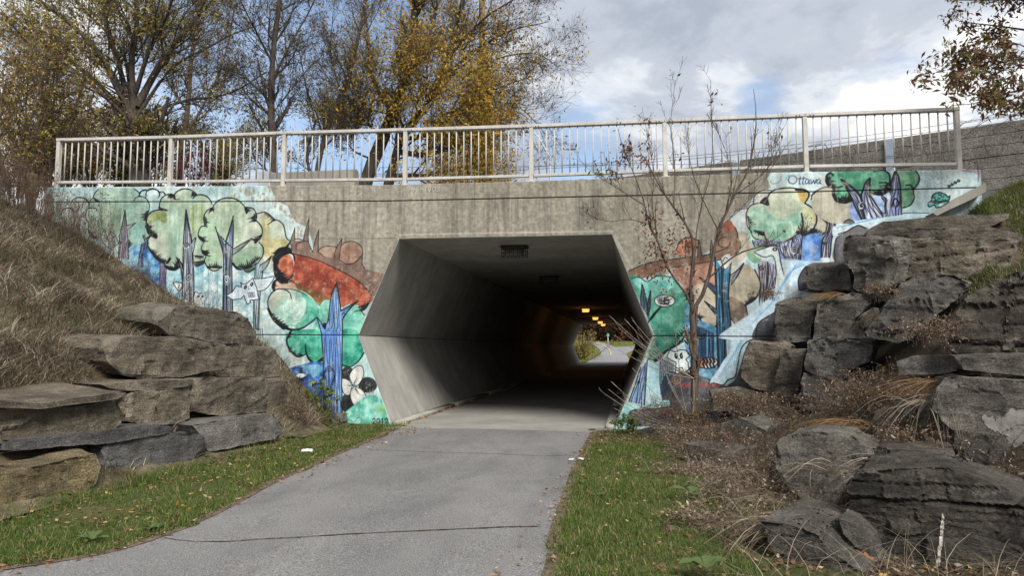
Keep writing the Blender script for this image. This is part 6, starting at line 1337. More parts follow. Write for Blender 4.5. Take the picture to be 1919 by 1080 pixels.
# dried weeds spilling over the stones on the right: arching stems that carry small curled pale leaves
def weed_clump(name, label, pxy, Y, n, h, spread, seed, mat_s='bark_mid', mat_l='dead_leaf', lf=26, lsz=0.032, lean=(-0.3, -0.35, 0), arch=0.9, up=1.0):
    r = np.random.default_rng(seed); c = on_y(pxy[0], pxy[1], Y); n = int(n * (1.35 if name == 'dried_weed' else 1))
    B = c + r.normal(size=(n, 3)) * np.array([spread, spread * 0.8, 0.05])
    az = r.uniform(0, 2 * PI, n); d = np.stack([np.cos(az), np.sin(az), np.zeros(n)], 1) + np.array(lean); hh = (h * r.uniform(0.45, 1.25, n))[:, None, None]
    t = np.linspace(0, 1, 7)[None, :, None]
    P = B[:, None, :] + d[:, None, :] * hh * 0.55 * t ** 1.4 + np.array([0, 0, 1.0]) * hh * (up * t - arch * 0.75 * t ** 2.3) + np.cumsum(r.normal(size=(n, 7, 3)) * 0.02 * h, 1)
    Rm = np.full((n, 7), 0.0038) * np.linspace(1, 0.4, 7)[None]
    s1, r1 = sprout(r, P, Rm, 5, 0.10 * h / 0.6, 0.34 * h / 0.6, (0.4, 1.0), 0.05, -0.05, 4, 0.25, 0.3, 0.7)
    o = empty(name, c, label, 'plant', 'dried weeds among the right boulders')
    Ga = Geo(); Ga.add(*tubes(P, Rm, 3)); Ga.add(*tubes(s1, np.maximum(r1, 0.0016), 3)); Ga.obj('stems', M[mat_s], o)['kind'] = 'stuff'
    if lf:
        q = s1.reshape(-1, 3); k = r.integers(0, len(q), n * lf); Gb = Geo(); Gb.add(*leaves(r, q[k] + r.normal(size=(n * lf, 3)) * 0.012, lsz, 0.3, 0.38)); Gb.obj('leaves', M[mat_l], o)['kind'] = 'stuff'
    return o
def tussock(name, label, pxy, Y, n, ln, seed, mat='straw', lean=(-0.8, -0.3, 0), w=0.006, fall=1.5, up=0.7):
    r = np.random.default_rng(seed); c = on_y(pxy[0], pxy[1], Y); B = c + r.normal(size=(n, 3)) * np.array([0.10, 0.08, 0.03])
    az = r.uniform(0, 2 * PI, n); d = nrm(np.stack([np.cos(az), np.sin(az), np.zeros(n)], 1) * 0.55 + np.array(lean)); L_ = (ln * r.uniform(0.5, 1.2, n))[:, None, None]; t = np.linspace(0, 1, 6)[None, :, None]
    P = B[:, None, :] + d[:, None, :] * L_ * t + np.array([0, 0, 1.0]) * L_ * (up * t - fall * 0.62 * t ** 2) + np.cumsum(r.normal(size=(n, 6, 3)) * 0.012 * ln, 1)
    s = nrm(np.cross(d, r.normal(size=(n, 3)))); o = empty(name, c, label, 'grass', 'dry tussocks among the right boulders')
    G = Geo(); G.add(*ribbons(P, np.full((n, 6), w) * np.linspace(1, 0.3, 6)[None], s)); G.obj('blades', M[mat], o)['kind'] = 'stuff'; return o
weed_clump('dried_weed', 'brown dried weeds right of the tunnel mouth under the sapling', (1268, 800), -1.5, 46, 0.75, 0.26, 1, mat_l='russet_leaf', lf=34)
weed_clump('dried_weed', 'pale curled dried weeds at the lawn side below the sapling', (1330, 842), -2.6, 60, 0.7, 0.32, 2, lf=40)
weed_clump('dried_weed', 'dried weeds hanging over the low flat-topped stone', (1390, 850), -3.4, 56, 0.65, 0.30, 3, lf=36)
weed_clump('dried_weed', 'dried weeds in front of the tilted block under the painted river', (1430, 770), -1.9, 34, 0.55, 0.22, 4, lf=30)
weed_clump('dried_weed', 'dense dried weeds spilling between the flat-topped grey block and the pale-patched one', (1655, 765), -4.0, 90, 0.8, 0.34, 5, lf=44)
weed_clump('dried_weed', 'dried weeds under the huge brown-black boulder', (1755, 640), -4.9, 34, 0.5, 0.14, 6, lf=30)
weed_clump('dried_weed', 'dried weeds between the slanting boulder and the pale-flecked face', (1660, 560), -3.0, 16, 0.5, 0.10, 7, lf=24)
weed_clump('dried_weed', 'grey dried stems sprawling left of the wedge-shaped block', (1380, 930), -6.3, 44, 0.5, 0.2, 8, 'twig_grey', 'dead_leaf', 24)
weed_clump('dried_weed', 'pale curled leaves on stems at the lawn edge in the lower right', (1340, 1010), -7.6, 34, 0.42, 0.18, 9, 'twig_grey', 'dead_leaf', 34, 0.036)
weed_clump('dried_weed', 'dried stems in front of the wedge-shaped grey block', (1500, 985), -7.6, 18, 0.36, 0.14, 10, 'bark_mid', 'dead_leaf', 22)
weed_clump('dried_weed', 'dried stalks on top of the tilted block against the mural', (1440, 560), -0.9, 14, 0.35, 0.08, 11, lf=40, lsz=0.028)
weed_clump('dried_weed', 'dried weeds behind the low brown stone at the mural foot', (1370, 770), -1.4, 40, 0.5, 0.24, 12, lf=30)
weed_clump('dried_weed', 'tall thin dried stems between the sapling and the low flat-topped stone', (1345, 880), -3.6, 30, 0.75, 0.24, 13, 'twig_grey', 'dead_leaf', 20)
weed_clump('dried_weed', 'tangled dried stems left of the dark squat hidden stone', (1305, 905), -4.9, 40, 0.5, 0.20, 14, 'twig_grey', 'dead_leaf', 26)
weed_clump('dried_weed', 'bleached stems with pale leaves between low ridged stone and lawn', (1405, 1020), -8.0, 26, 0.4, 0.15, 15, 'twig_grey', 'dead_leaf', 26, 0.036)
weed_clump('dried_weed', 'brown weeds in the gap left of the large smooth block', (1700, 850), -6.2, 34, 0.55, 0.18, 16, 'bark_mid', 'dead_leaf', 30)
weed_clump('dried_weed', 'dried weeds at the foot of the lower grey block', (1560, 800), -3.0, 46, 0.6, 0.26, 17, 'bark_mid', 'dead_leaf', 34)
tussock('grass_tussock', 'orange straw draped over the ledge by the small dark block', (1580, 558), -1.2, 90, 0.75, 21, lean=(-0.9, -0.2, 0), up=0.35, fall=0.7)
tussock('grass_tussock', 'orange straw tuft beside the wedged rounded stone', (1640, 590), -2.4, 40, 0.4, 22, lean=(-0.1, -0.2, -0.4), up=0.6)
tussock('grass_tussock', 'long straw blades fanning left from under the thin ledge slab', (1790, 728), -5.4, 110, 0.9, 23, lean=(-1, -0.3, 0), up=0.45, fall=0.9)
tussock('grass_tussock', 'silvery dry grass arching down left of the pale-patched block', (1765, 760), -5.7, 70, 0.85, 24, 'grey_grass', (-0.6, -0.5, 0), up=0.6, fall=1.7)
tussock('grass_tussock', 'silvery grass arching over the wedge-shaped grey block', (1620, 840), -5.6, 60, 0.9, 25, 'grey_grass', (-0.9, -0.4, 0), up=0.5, fall=1.3)
tussock('grass_tussock', 'silvery grass over the gap above the largest black boulder', (1700, 880), -7.0, 110, 0.6, 26, 'grey_grass', (-0.9, -0.4, 0), up=0.4, fall=1.2)
tussock('grass_tussock', 'straw grass between the grey block and the dried weeds', (1610, 800), -4.6, 90, 0.9, 27, 'straw', (-1, -0.3, 0), up=0.45, fall=1.1)
tussock('grass_tussock', 'grey grass lying across the low ridged stone at the bottom', (1500, 985), -8.2, 70, 0.75, 28, 'dry_grass', (-0.9, -0.3, 0), up=0.35, fall=0.9)
tussock('grass_tussock', 'dry grass fan in front of the wedge-shaped block by the lawn', (1440, 940), -6.8, 60, 0.65, 29, 'dry_grass', (-0.8, -0.5, 0), up=0.6, fall=1.3)
tussock('grass_tussock', 'brown grass on the ridge between wedge block and black boulder', (1560, 880), -6.9, 34, 0.6, 30, 'dry_grass', (-0.7, -0.3, 0), up=0.5, fall=1.2)
for px, py, lb in ((1628, 1046, 'large curled orange-brown oak leaf lying below the largest black boulder'), (1650, 1068, 'oak leaf lying flat nearest the photo bottom under the black boulder'), (1338, 1050, 'brown oak leaf lying at the lawn edge in the lower right')):
    c = on_y(px, py, -9.0 if px > 1400 else -8.6); a = np.linspace(0, 2 * PI, 40, endpoint=False)
    lob = 0.036 * (1 + 0.38 * np.cos(7 * a)) * (1 + 0.25 * np.cos(a)); th = R6.uniform(0, 6)
    u = np.array([math.cos(th), math.sin(th), 0.35]); w = np.array([-math.sin(th), math.cos(th), 0.15])
    V = [c + u * 0.0] + [c + u * r_ * math.cos(t) * 1.5 + w * r_ * math.sin(t) + np.array([0, 0, 0.18 * abs(r_ * math.sin(t))]) for r_, t in zip(lob, a)]
    o = mesh('oak_leaf', V, [(0, i + 1, (i + 1) % 40 + 1) for i in range(40)], M['oak_leaf']); tag(o, lb, 'leaf', 'oak leaves on the ground')

# the tangle of dead stems that covers the foot of the right bank
def tangle(n, x0, x1, y0, y1, zf, h, seed, mat_s, mat_l, lf, lsz, name, keep=None):
    r = np.random.default_rng(seed); B = scatter(n, x0, x1, y0, y1, zf, None, (0.9, seed, 0.9, 0.2))
    if keep is not None: B = B[keep(B)]
    n = len(B); az = r.uniform(0, 2 * PI, n); d = np.stack([np.cos(az), np.sin(az), np.zeros(n)], 1) + np.array([-0.15, -0.2, 0]); hh = (h * r.uniform(0.4, 1.3, n))[:, None, None]; t = np.linspace(0, 1, 7)[None, :, None]
    P = B[:, None, :] + d[:, None, :] * hh * 0.6 * t ** 1.3 + np.array([0, 0, 1.0]) * hh * (1.0 * t - 0.62 * t ** 2.2) + np.cumsum(r.normal(size=(n, 7, 3)) * 0.02 * h, 1)
    Rm = np.full((n, 7), 0.0036) * np.linspace(1, 0.4, 7)[None]; s1, r1 = sprout(r, P, Rm, 4, 0.08, 0.30, (0.4, 1.0), 0.05, -0.05, 4, 0.2, 0.3, 0.7)
    Ga = Geo(); Ga.add(*tubes(P, Rm, 3)); Ga.add(*tubes(s1, np.maximum(r1, 0.0016), 3)); stuff(name, Ga, M[mat_s])
    q = np.concatenate([s1.reshape(-1, 3), P[:, 3:].reshape(-1, 3)]); m_ = n * lf; Gb = Geo(); Gb.add(*leaves(r, q[r.integers(0, len(q), m_)] + r.normal(size=(m_, 3)) * 0.015, lsz, 0.3, 0.36)); stuff(name.replace('stems', 'leaves'), Gb, M[mat_l])
tangle(250, 0.8, 2.0, -8.6, -3.0, bank_right, 0.66, 91, 'bark_mid', 'dead_leaf', 7, 0.034, 'dead_stems')
tangle(380, 0.55, 2.4, -4.6, -0.7, bank_right, 0.85, 92, 'bark_mid', 'dead_leaf', 8, 0.034, 'dead_stems')
tangle(330, 1.8, 3.7, -7.2, -2.6, bank_right, 0.72, 93, 'bark_mid', 'dead_leaf', 9, 0.034, 'dead_stems')
P = scatter(4200, 0.65, 2.6, -9.6, -0.4, bank_right, lambda P: outside_rocks(P)); P[:, 2] += 0.02 + np.abs(R6.normal(0, 0.02, len(P))); litter(len(P), P, 0.055, M['dead_leaf'])
P = scatter(2600, 0.6, 2.6, -9.6, -0.4, bank_right, lambda P: outside_rocks(P)); P[:, 2] += 0.04; litter(len(P), P, 0.06, M['litter'])
P = scatter(2600, 0.7, 2.6, -9.2, -0.6, bank_right, lambda P: outside_rocks(P)); n = len(P); G = Geo(); G.add(*blades(R6, P, R6.uniform(0.2, 0.55, n), 1.5, 0.006, 5, (-0.2, -0.4, 0))); stuff('dry_grass', G, M['dry_grass'])
P = scatter(3200, 2.4, 5.6, -9.0, -4.6, bank_right, lambda P: outside_rocks(P)); P[:, 2] += 0.03; litter(len(P), P, 0.06, M['dead_leaf'])
P = scatter(2600, 2.4, 5.6, -9.0, -3.0, bank_right, lambda P: outside_rocks(P)); n = len(P); G = Geo(); G.add(*blades(R6, P, R6.uniform(0.12, 0.4, n), 1.4, 0.006, 5, (-0.3, -0.4, 0))); stuff('dry_grass', G, M['dry_grass'])
stalks(150, -12.0, -6.8, -8.5, -0.3, bank_left, 0.2, 0.65, M['bark_mid'], M['brown_leaf'], 'dead_stalks', lean=0.35, seed=9, heads=10)
P = scatter(2600, -13.0, -6.2, -9.0, -0.1, bank_left, lambda P: outside_rocks(P), (1.1, 5.0, 1.2, 0.0)); P[:, 2] += R6.uniform(0.03, 0.10, len(P)); litter(len(P), P, 0.07, M['dead_leaf'])
# ------------------------------------------------------------------ trees
def px3(pts, Y, drift=0.0, seed=0):
    """photograph polyline -> points at depth Y (wandering in depth)"""
    n = len(pts); return np.array([on_y(x, y, Y + drift * i / max(n - 1, 1)) for i, (x, y) in enumerate(pts)])
def tree(name, label, Y, limbs, seed, twigs, leaf, bark='bark', group=None, root=None, cat='tree', k=7, wig=0.03):
    """limbs: [(photograph polyline, r0, r1, depth drift)]; twigs: list of sprout levels; leaf: (count, size, material, droop, asp)"""
    r = np.random.default_rng(seed); base = root if root is not None else px3(limbs[0][0][:1], Y)[0]
    o = empty(name, base, label, cat, group); Gt = Geo(); LP, LR = [], []
    for li, (pts, r0, r1, dr) in enumerate(limbs):
        if li and k == 7: r0, r1 = r0 * 0.72, r1 * 0.6
        P = resample(cr(px3(pts, Y, dr), 8), 14); P[1:] += np.cumsum(r.normal(size=(13, 3)) * wig * 0.4, 0) * np.linspace(0.2, 1, 13)[:, None] * 0.5
        R = np.linspace(r0, r1, 14) * (1 + 0.06 * r.normal(size=14)); Gt.add(*tubes(P[None], R[None], k)); LP.append(P); LR.append(R)
    Gt.obj('trunk', M[bark], o, True)
    P, R = np.stack(LP), np.stack(LR); Gb = Geo(); last = []
    for i, tw in enumerate(twigs):
        P, R = sprout(r, P, R, **tw); R = np.maximum(R, 0.0028)
        Gb.add(*tubes(P, R, 4 if i == 0 else 3)); last.append(P)
    b = Gb.obj('branches', M[bark], o); b['kind'] = 'stuff'
    if leaf:
        lst = leaf if isinstance(leaf, list) else [leaf]
        for cnt, size, mat, droop, asp, wfun in lst:
            q = last[-1][:, 1:, :].reshape(-1, 3)
            if wfun is not None:
                w = wfun(q); q = q[r.uniform(0, 1, len(q)) < w]
            if len(q) == 0: continue
            idx = r.integers(0, len(q), cnt); cl = q[idx] + r.normal(size=(cnt, 3)) * size * (1.3 if mat == 'gold_leaf' else 0.7)
            G = Geo(); G.add(*leaves(r, cl, size, droop, asp)); f = G.obj('foliage', M[mat], o); f['kind'] = 'stuff'
    return o
def img_w(fn):
    """weight of leaves by where they sit in the crown (evaluated on the crown's own plane)"""
    def w(q):
        d = q - CAM; c = d @ FWD; x = CX + F * (d @ RGT) / c; y = CY - F * (d @ UPV) / c; return fn(x, y)
    return w
# the big spreading tree behind the left end of the railing
T1Y = 6.0
tree('ash_tree', 'largest dark tree with limbs spreading from one low fork, behind the left railing', T1Y,
     [([(262, 380), (258, 300), (250, 245), (246, 200)], 0.33, 0.24, 0), ([(240, 205), (205, 130), (160, 70), (100, 20), (40, -30)], 0.17, 0.06, -1.5), ([(244, 200), (222, 120), (200, 50), (188, -40)], 0.16, 0.06, 1.0),
      ([(250, 200), (247, 110), (256, 40), (250, -60)], 0.17, 0.06, -0.5), ([(256, 200), (300, 120), (350, 55), (410, -20)], 0.18, 0.06, 1.2), ([(258, 215), (322, 128), (396, 86), (440, 62), (505, 40)], 0.09, 0.02, 1.8),
      ([(240, 215), (165, 140), (70, 75), (-20, 50)], 0.13, 0.05, 0.5), ([(242, 225), (185, 170), (120, 118), (40, 95)], 0.09, 0.035, -2.0), ([(262, 225), (340, 190), (430, 175), (500, 135)], 0.08, 0.03, 1.5), ([(252, 180), (282, 90), (318, 20), (330, -50)], 0.12, 0.05, -1.5), ([(246, 180), (226, 90), (148, 10), (130, -30)], 0.09, 0.04, 2.0)],
     11, [dict(per=16, lo=1.2, hi=3.4, up=0.2, t0=0.2, jit=0.2, thin=0.42), dict(per=9, lo=0.5, hi=1.6, up=0.05, m=5), dict(per=6, lo=0.25, hi=0.8, m=4, up=0.0, curl=0.02)],
     [(14000, 0.12, 'olive_leaf', 0.5, 0.34, img_w(lambda x, y: np.clip(0.25 + 0.55 * (x < 330) + 0.3 * (y > 150), 0, 1))), (4500, 0.10, 'brown_leaf', 0.5, 0.4, None)], group='bare autumn trees behind the railing')
# slim dark tree
tree('ash_tree', 'slim dark upright tree behind the railing between the spreading tree and the golden one', 7.0,
     [([(516, 380), (512, 300), (508, 200), (511, 110), (520, 30), (532, -60)], 0.15, 0.06, 0), ([(510, 150), (545, 80), (580, 20), (600, -30)], 0.06, 0.03, 1), ([(512, 120), (480, 60), (450, 0)], 0.06, 0.03, -1), ([(509, 215), (560, 150), (600, 110)], 0.045, 0.02, 1.0), ([(508, 190), (450, 140), (400, 125)], 0.045, 0.02, -1), ([(510, 330), (480, 300), (455, 285)], 0.06, 0.02, 0.3), ([(515, 80), (540, 40), (560, -30)], 0.05, 0.03, 0.5)],
     12, [dict(per=15, lo=0.8, hi=2.6, up=0.15, t0=0.1, thin=0.45), dict(per=9, lo=0.4, hi=1.3, m=5), dict(per=6, lo=0.2, hi=0.6, m=4, curl=0.0)],
     [(3200, 0.09, 'brown_leaf', 0.5, 0.4, None), (2800, 0.10, 'olive_leaf', 0.4, 0.36, img_w(lambda x, y: 0.1 + 0.9 * (y > 200)))], group='bare autumn trees behind the railing')
# two thin leaning trees between
tree('ash_tree', 'thin forked tree leaning right beside the slim dark tree', 8.5,
     [([(588, 380), (600, 290), (622, 220), (650, 150), (672, 60), (690, -40)], 0.11, 0.04, 0), ([(590, 360), (575, 290), (590, 230), (575, 170), (560, 90)], 0.08, 0.03, 0.5), ([(604, 280), (640, 240), (660, 190)], 0.05, 0.02, 1.0), ([(640, 180), (620, 100), (625, 20)], 0.04, 0.02, -1)],
     13, [dict(per=16, lo=0.8, hi=2.4, up=0.15, t0=0.1, thin=0.45), dict(per=9, lo=0.4, hi=1.2), dict(per=6, lo=0.2, hi=0.55, m=4, curl=0.0)],
     [(2200, 0.09, 'brown_leaf', 0.5, 0.4, None), (4200, 0.10, 'olive_leaf', 0.4, 0.36, img_w(lambda x, y: 0.1 + 0.9 * (y > 190)))], group='bare autumn trees behind the railing')
tree('ash_tree', 'thin pale-stemmed tree seen through the spreading tree, second from the left end', 11.0,
     [([(335, 380), (340, 290), (352, 200), (360, 100), (378, 0), (380, -60)], 0.13, 0.05, 0), ([(344, 260), (390, 180), (420, 110), (440, 20)], 0.08, 0.03, 1), ([(350, 210), (310, 140), (300, 60)], 0.06, 0.02, -1)],
     14, [dict(per=20, lo=1.0, hi=2.8, up=0.2, t0=0.1, thin=0.45), dict(per=10, lo=0.4, hi=1.3), dict(per=7, lo=0.2, hi=0.6, m=4, curl=0.0)],
     [(4200, 0.12, 'olive_leaf', 0.5, 0.36, None), (1800, 0.1, 'brown_leaf', 0.5, 0.4, None)], bark='bark_mid', group='bare autumn trees behind the railing')
# the golden tree
def gold_w(x, y): return np.clip(1.0 - np.maximum(x - 900, 0) / 125, 0.03, 1) * np.clip(0.32 + 0.9 * (y - 20) / 220, 0.3, 1) * np.clip((x - 620) / 160, 0.12, 1)
tree('maple_tree', 'golden-leaved tree with leaning dark stems behind the middle of the railing', 5.5,
     [([(678, 372), (695, 315), (716, 265), (735, 215), (758, 150), (775, 70), (778, -40)], 0.24, 0.08, 0.5), ([(722, 372), (740, 300), (752, 262), (800, 190), (838, 110), (862, 20), (880, -50)], 0.22, 0.06, -0.5), ([(750, 262), (800, 250), (860, 205), (930, 165), (1000, 140)], 0.10, 0.02, 1.0),
      ([(735, 215), (700, 150), (690, 70), (680, -30)], 0.10, 0.04, 1.0), ([(720, 260), (670, 210), (640, 150)], 0.07, 0.025, -1), ([(800, 190), (870, 110), (950, 60), (1030, 40)], 0.08, 0.015, 0.8), ([(838, 110), (900, 40), (960, 0), (1000, -30)], 0.07, 0.02, -0.8), ([(752, 285), (800, 290), (860, 270), (920, 265)], 0.12, 0.02, -0.6), ([(830, 215), (900, 190), (970, 200), (1020, 250)], 0.05, 0.012, 0.6), ([(860, 150), (930, 110), (1000, 100), (1045, 125)], 0.05, 0.012, -0.3), ([(740, 330), (820, 325), (880, 300)], 0.12, 0.02, 0.4), ([(800, 240), (850, 260), (890, 310), (900, 345)], 0.04, 0.012, -0.5), ([(780, 200), (840, 180), (890, 190), (915, 230)], 0.04, 0.012, 0.5), ([(700, 300), (660, 280), (640, 240)], 0.05, 0.012, -0.5), ([(735, 225), (760, 190), (745, 120), (740, 60)], 0.05, 0.012, -1.6), ([(752, 262), (790, 215), (800, 150), (790, 90)], 0.05, 0.012, -1.8), ([(752, 285), (780, 260), (830, 235), (870, 160)], 0.05, 0.012, -1.5), ([(740, 300), (770, 290), (800, 270), (840, 300)], 0.04, 0.012, -1.4), ([(720, 260), (690, 230), (705, 170), (720, 100)], 0.04, 0.012, -1.5), ([(800, 190), (840, 150), (850, 90), (900, 110)], 0.04, 0.012, 1.2), ([(735, 215), (780, 150), (800, 60), (830, -10)], 0.04, 0.012, 1.4), ([(735, 215), (690, 210), (660, 260)], 0.04, 0.012, 0.5), ([(758, 150), (720, 130), (690, 180)], 0.04, 0.012, -0.4), ([(770, 120), (810, 50), (820, -30)], 0.07, 0.03, 0.6)],
     15, [dict(per=15, lo=0.9, hi=2.4, up=0.15, t0=0.18, jit=0.2, thin=0.42), dict(per=9, lo=0.4, hi=1.3, m=5), dict(per=6, lo=0.2, hi=0.65, m=4, curl=-0.02)],
     [(26000, 0.105, 'gold_leaf', 0.6, 0.38, img_w(gold_w)), (2600, 0.09, 'brown_leaf', 0.5, 0.36, img_w(lambda x, y: np.clip((x - 780) / 250, 0.05, 0.8)))], group=None)
# thicket at the far left
tg = 'thicket shrubs at the left end of the wall'
for j, (x0, Yt, sd, lb, mt_, top) in enumerate([(30, 1.5, 31, 'tall olive-leaved thicket shrub standing at the left photo edge', 'olive_leaf', 60), (95, 2.5, 32, 'olive-leaved thicket shrub just left of the end post of the railing', 'olive_leaf', 110), (170, 9.0, 33, 'bushy golden-brown shrub behind the first bay of the railing', 'gold_leaf', 170), (-40, 3.0, 34, 'leafy shrub partly cut off by the left photo edge', 'gold_leaf', 90), (60, 9.0, 35, 'brown leafy shrub far behind the wooden fence post', 'brown_leaf', 150), (285, 12.0, 36, 'golden-brown shrub behind the second bay of the railing', 'gold_leaf', 200), (125, 6.5, 38, 'dense brown shrub low behind the left end bay of the railing', 'brown_leaf', 235), (225, 7.5, 39, 'dense olive shrub low behind the trunk of the spreading tree', 'olive_leaf', 245), (420, 13.0, 37, 'sparse olive shrub behind the third bay of the railing', 'olive_leaf', 240)]):
    rr = np.random.default_rng(sd); limbs = []
    for q in range(8):
        dx = rr.uniform(-75, 75); y1 = top + rr.uniform(-30, 60); limbs.append(([(x0 + dx * 0.15, 372), (x0 + dx * 0.4 + rr.uniform(-8, 8), 300), (x0 + dx * 0.8 + rr.uniform(-10, 10), (300 + y1) / 2), (x0 + dx * 1.2, y1)], 0.035, 0.012, rr.uniform(-1, 1)))
    tree('thicket_shrub', lb, Yt, limbs, sd, [dict(per=11, lo=0.5, hi=1.6, up=0.25, t0=0.02), dict(per=8, lo=0.25, hi=0.9), dict(per=3, lo=0.15, hi=0.4, m=4)], [(2500 if sd != 37 else 2500, 0.10 if Yt < 5 else 0.14, mt_, 0.4, 0.36, None), (1500, 0.10, 'brown_leaf', 0.4, 0.4, None)], bark='bark_mid', group=tg, cat='shrub', k=5)
rr = np.random.default_rng(40)
tree('maroon_shrub', 'low dark maroon bush behind the second and third bays of the railing', 4.0, [([(360 + d * 0.3, 372), (360 + d * 0.7, 330), (360 + d, 296 + abs(d) * 0.3)], 0.02, 0.008, rr.uniform(-.5, .5)) for d in (-45, -28, -12, 4, 20, 36)], 40, [dict(per=7, lo=0.3, hi=0.7, t0=0.1), dict(per=5, lo=0.12, hi=0.35)], [(1300, 0.075, 'maroon_leaf', 0.4, 0.5, None)], bark='bark', cat='bush', k=4)
# branches hanging into the frame at the top right, from a tree on the right bank
def rt_w(x, y): return np.clip(1 - (1760 - x) / 60, 0.2, 1)
tree('oak_tree', 'brown-leaved tree reaching in from the right over the barrier wall', -0.6,
     [([(2260, 420), (2230, 250), (2200, 100), (2170, -60)], 0.18, 0.12, 0), ([(2215, 190), (2090, 120), (1980, 70), (1890, 50), (1800, 40)], 0.07, 0.012, 0.8), ([(2222, 220), (2080, 150), (1960, 110), (1870, 120), (1790, 150), (1748, 152)], 0.06, 0.008, -0.5), ([(2225, 240), (2080, 190), (1980, 165), (1900, 170), (1840, 190), (1790, 195)], 0.05, 0.008, -0.9), ([(2190, 60), (2050, 20), (1930, 0), (1840, 0), (1770, 2)], 0.06, 0.008, 0.4), ([(1960, 110), (1900, 80), (1840, 95), (1790, 110)], 0.02, 0.006, 0.2), ([(2080, 190), (1990, 200), (1920, 190), (1875, 205)], 0.03, 0.006, 0.2), ([(2180, 0), (2060, -30), (1950, -40), (1860, -30)], 0.06, 0.01, -0.4)],
     16, [dict(per=11, lo=0.35, hi=0.95, t0=0.3, up=-0.05, jit=0.2), dict(per=6, lo=0.15, hi=0.45, m=4, curl=-0.1)],
     [(6000, 0.105, 'brown_leaf', 0.7, 0.36, img_w(rt_w)), (900, 0.105, 'green_leaf', 0.6, 0.36, img_w(rt_w))], bark='bark')

# the sapling in front of the mural
SY = -0.85
tree('sapling', 'bare young tree with forked trunk and few brown leaves, in front of the mural', SY,
     [([(1303, 792), (1301, 740), (1303, 690), (1300, 640), (1298, 600), (1299, 575)], 0.078, 0.06, 0.0), ([(1298, 590), (1294, 540), (1297, 500), (1300, 460), (1292, 430), (1278, 410), (1262, 385), (1240, 355), (1222, 320), (1205, 290)], 0.05, 0.012, -0.3), ([(1299, 582), (1320, 545), (1330, 510), (1338, 470), (1346, 430), (1362, 395), (1378, 360), (1400, 320), (1412, 270), (1416, 215), (1411, 165)], 0.055, 0.007, -0.2),
      ([(1297, 575), (1285, 550), (1262, 520), (1245, 490), (1232, 450), (1216, 420), (1208, 380), (1190, 330), (1170, 280), (1160, 240)], 0.035, 0.007, -0.35), ([(1300, 520), (1305, 440), (1315, 380), (1330, 330), (1335, 270), (1332, 210), (1331, 150)], 0.02, 0.005, 0.1), ([(1262, 390), (1265, 330), (1262, 280), (1258, 230), (1268, 150)], 0.018, 0.005, 0.2),
      ([(1330, 520), (1375, 480), (1420, 462), (1470, 452), (1520, 430)], 0.024, 0.006, -0.25), ([(1378, 365), (1420, 335), (1450, 300), (1465, 262)], 0.018, 0.005, -0.2), ([(1216, 420), (1180, 412), (1140, 415), (1100, 405)], 0.014, 0.004, -0.2), ([(1208, 385), (1160, 355), (1120, 330), (1085, 300)], 0.014, 0.004, 0.1), ([(1345, 430), (1320, 380), (1300, 330), (1290, 280), (1285, 230)], 0.016, 0.005, -0.1), ([(1360, 395), (1372, 330), (1360, 280), (1345, 240)], 0.014, 0.004, -0.3), ([(1400, 320), (1440, 290), (1455, 250)], 0.012, 0.004, 0.1), ([(1232, 450), (1222, 380), (1226, 330), (1215, 260), (1205, 200)], 0.014, 0.005, 0.2), ([(1346, 430), (1400, 380), (1440, 330)], 0.014, 0.004, 0.3)],
     17, [dict(per=10, lo=0.3, hi=1.0, t0=0.25, up=0.6, ang=(0.35, 0.75), curl=0.14, jit=0.11, thin=0.6), dict(per=5, lo=0.10, hi=0.3, m=4, up=0.3, jit=0.1)],
     [(620, 0.075, 'russet_leaf', 0.8, 0.4, img_w(lambda x, y: 1.0 * ((x < 1300) & (y > 400) & (x > 1195)) + 0.7 * ((x < 1215) & (y < 330) & (x > 1130)) + 0.02)), (36, 0.09, 'green_leaf', 0.7, 0.36, img_w(lambda x, y: 1.0 * ((x < 1165) & (y < 345)) + 0.001))], bark='bark_sapling', wig=0.02)
r = np.random.default_rng(77)                            # clusters of dry brown leaves hanging on the sapling's left side
o = next(q for q in bpy.data.objects if q.name.startswith('sapling'))
q = np.concatenate([px3([(x, y)], SY - 0.2) + r.normal(size=(n, 3)) * np.array([s, 0.1, s]) for x, y, n, s in ((1228, 470, 95, .13), (1236, 505, 95, .14), (1262, 445, 85, .13), (1222, 430, 50, .12), (1250, 480, 50, .12), (1248, 540, 26, .10), (1290, 505, 30, .1), (1212, 440, 20, .1), (1118, 410, 22, .09), (1166, 300, 30, .08), (1158, 235, 12, .05), (1190, 280, 12, .1), (1228, 385, 20, .1), (1300, 455, 20, .1))])
G = Geo(); G.add(*leaves(r, q, 0.062, 0.8, 0.42)); G.obj('leaf_clusters', M['russet_leaf'], o)['kind'] = 'stuff'
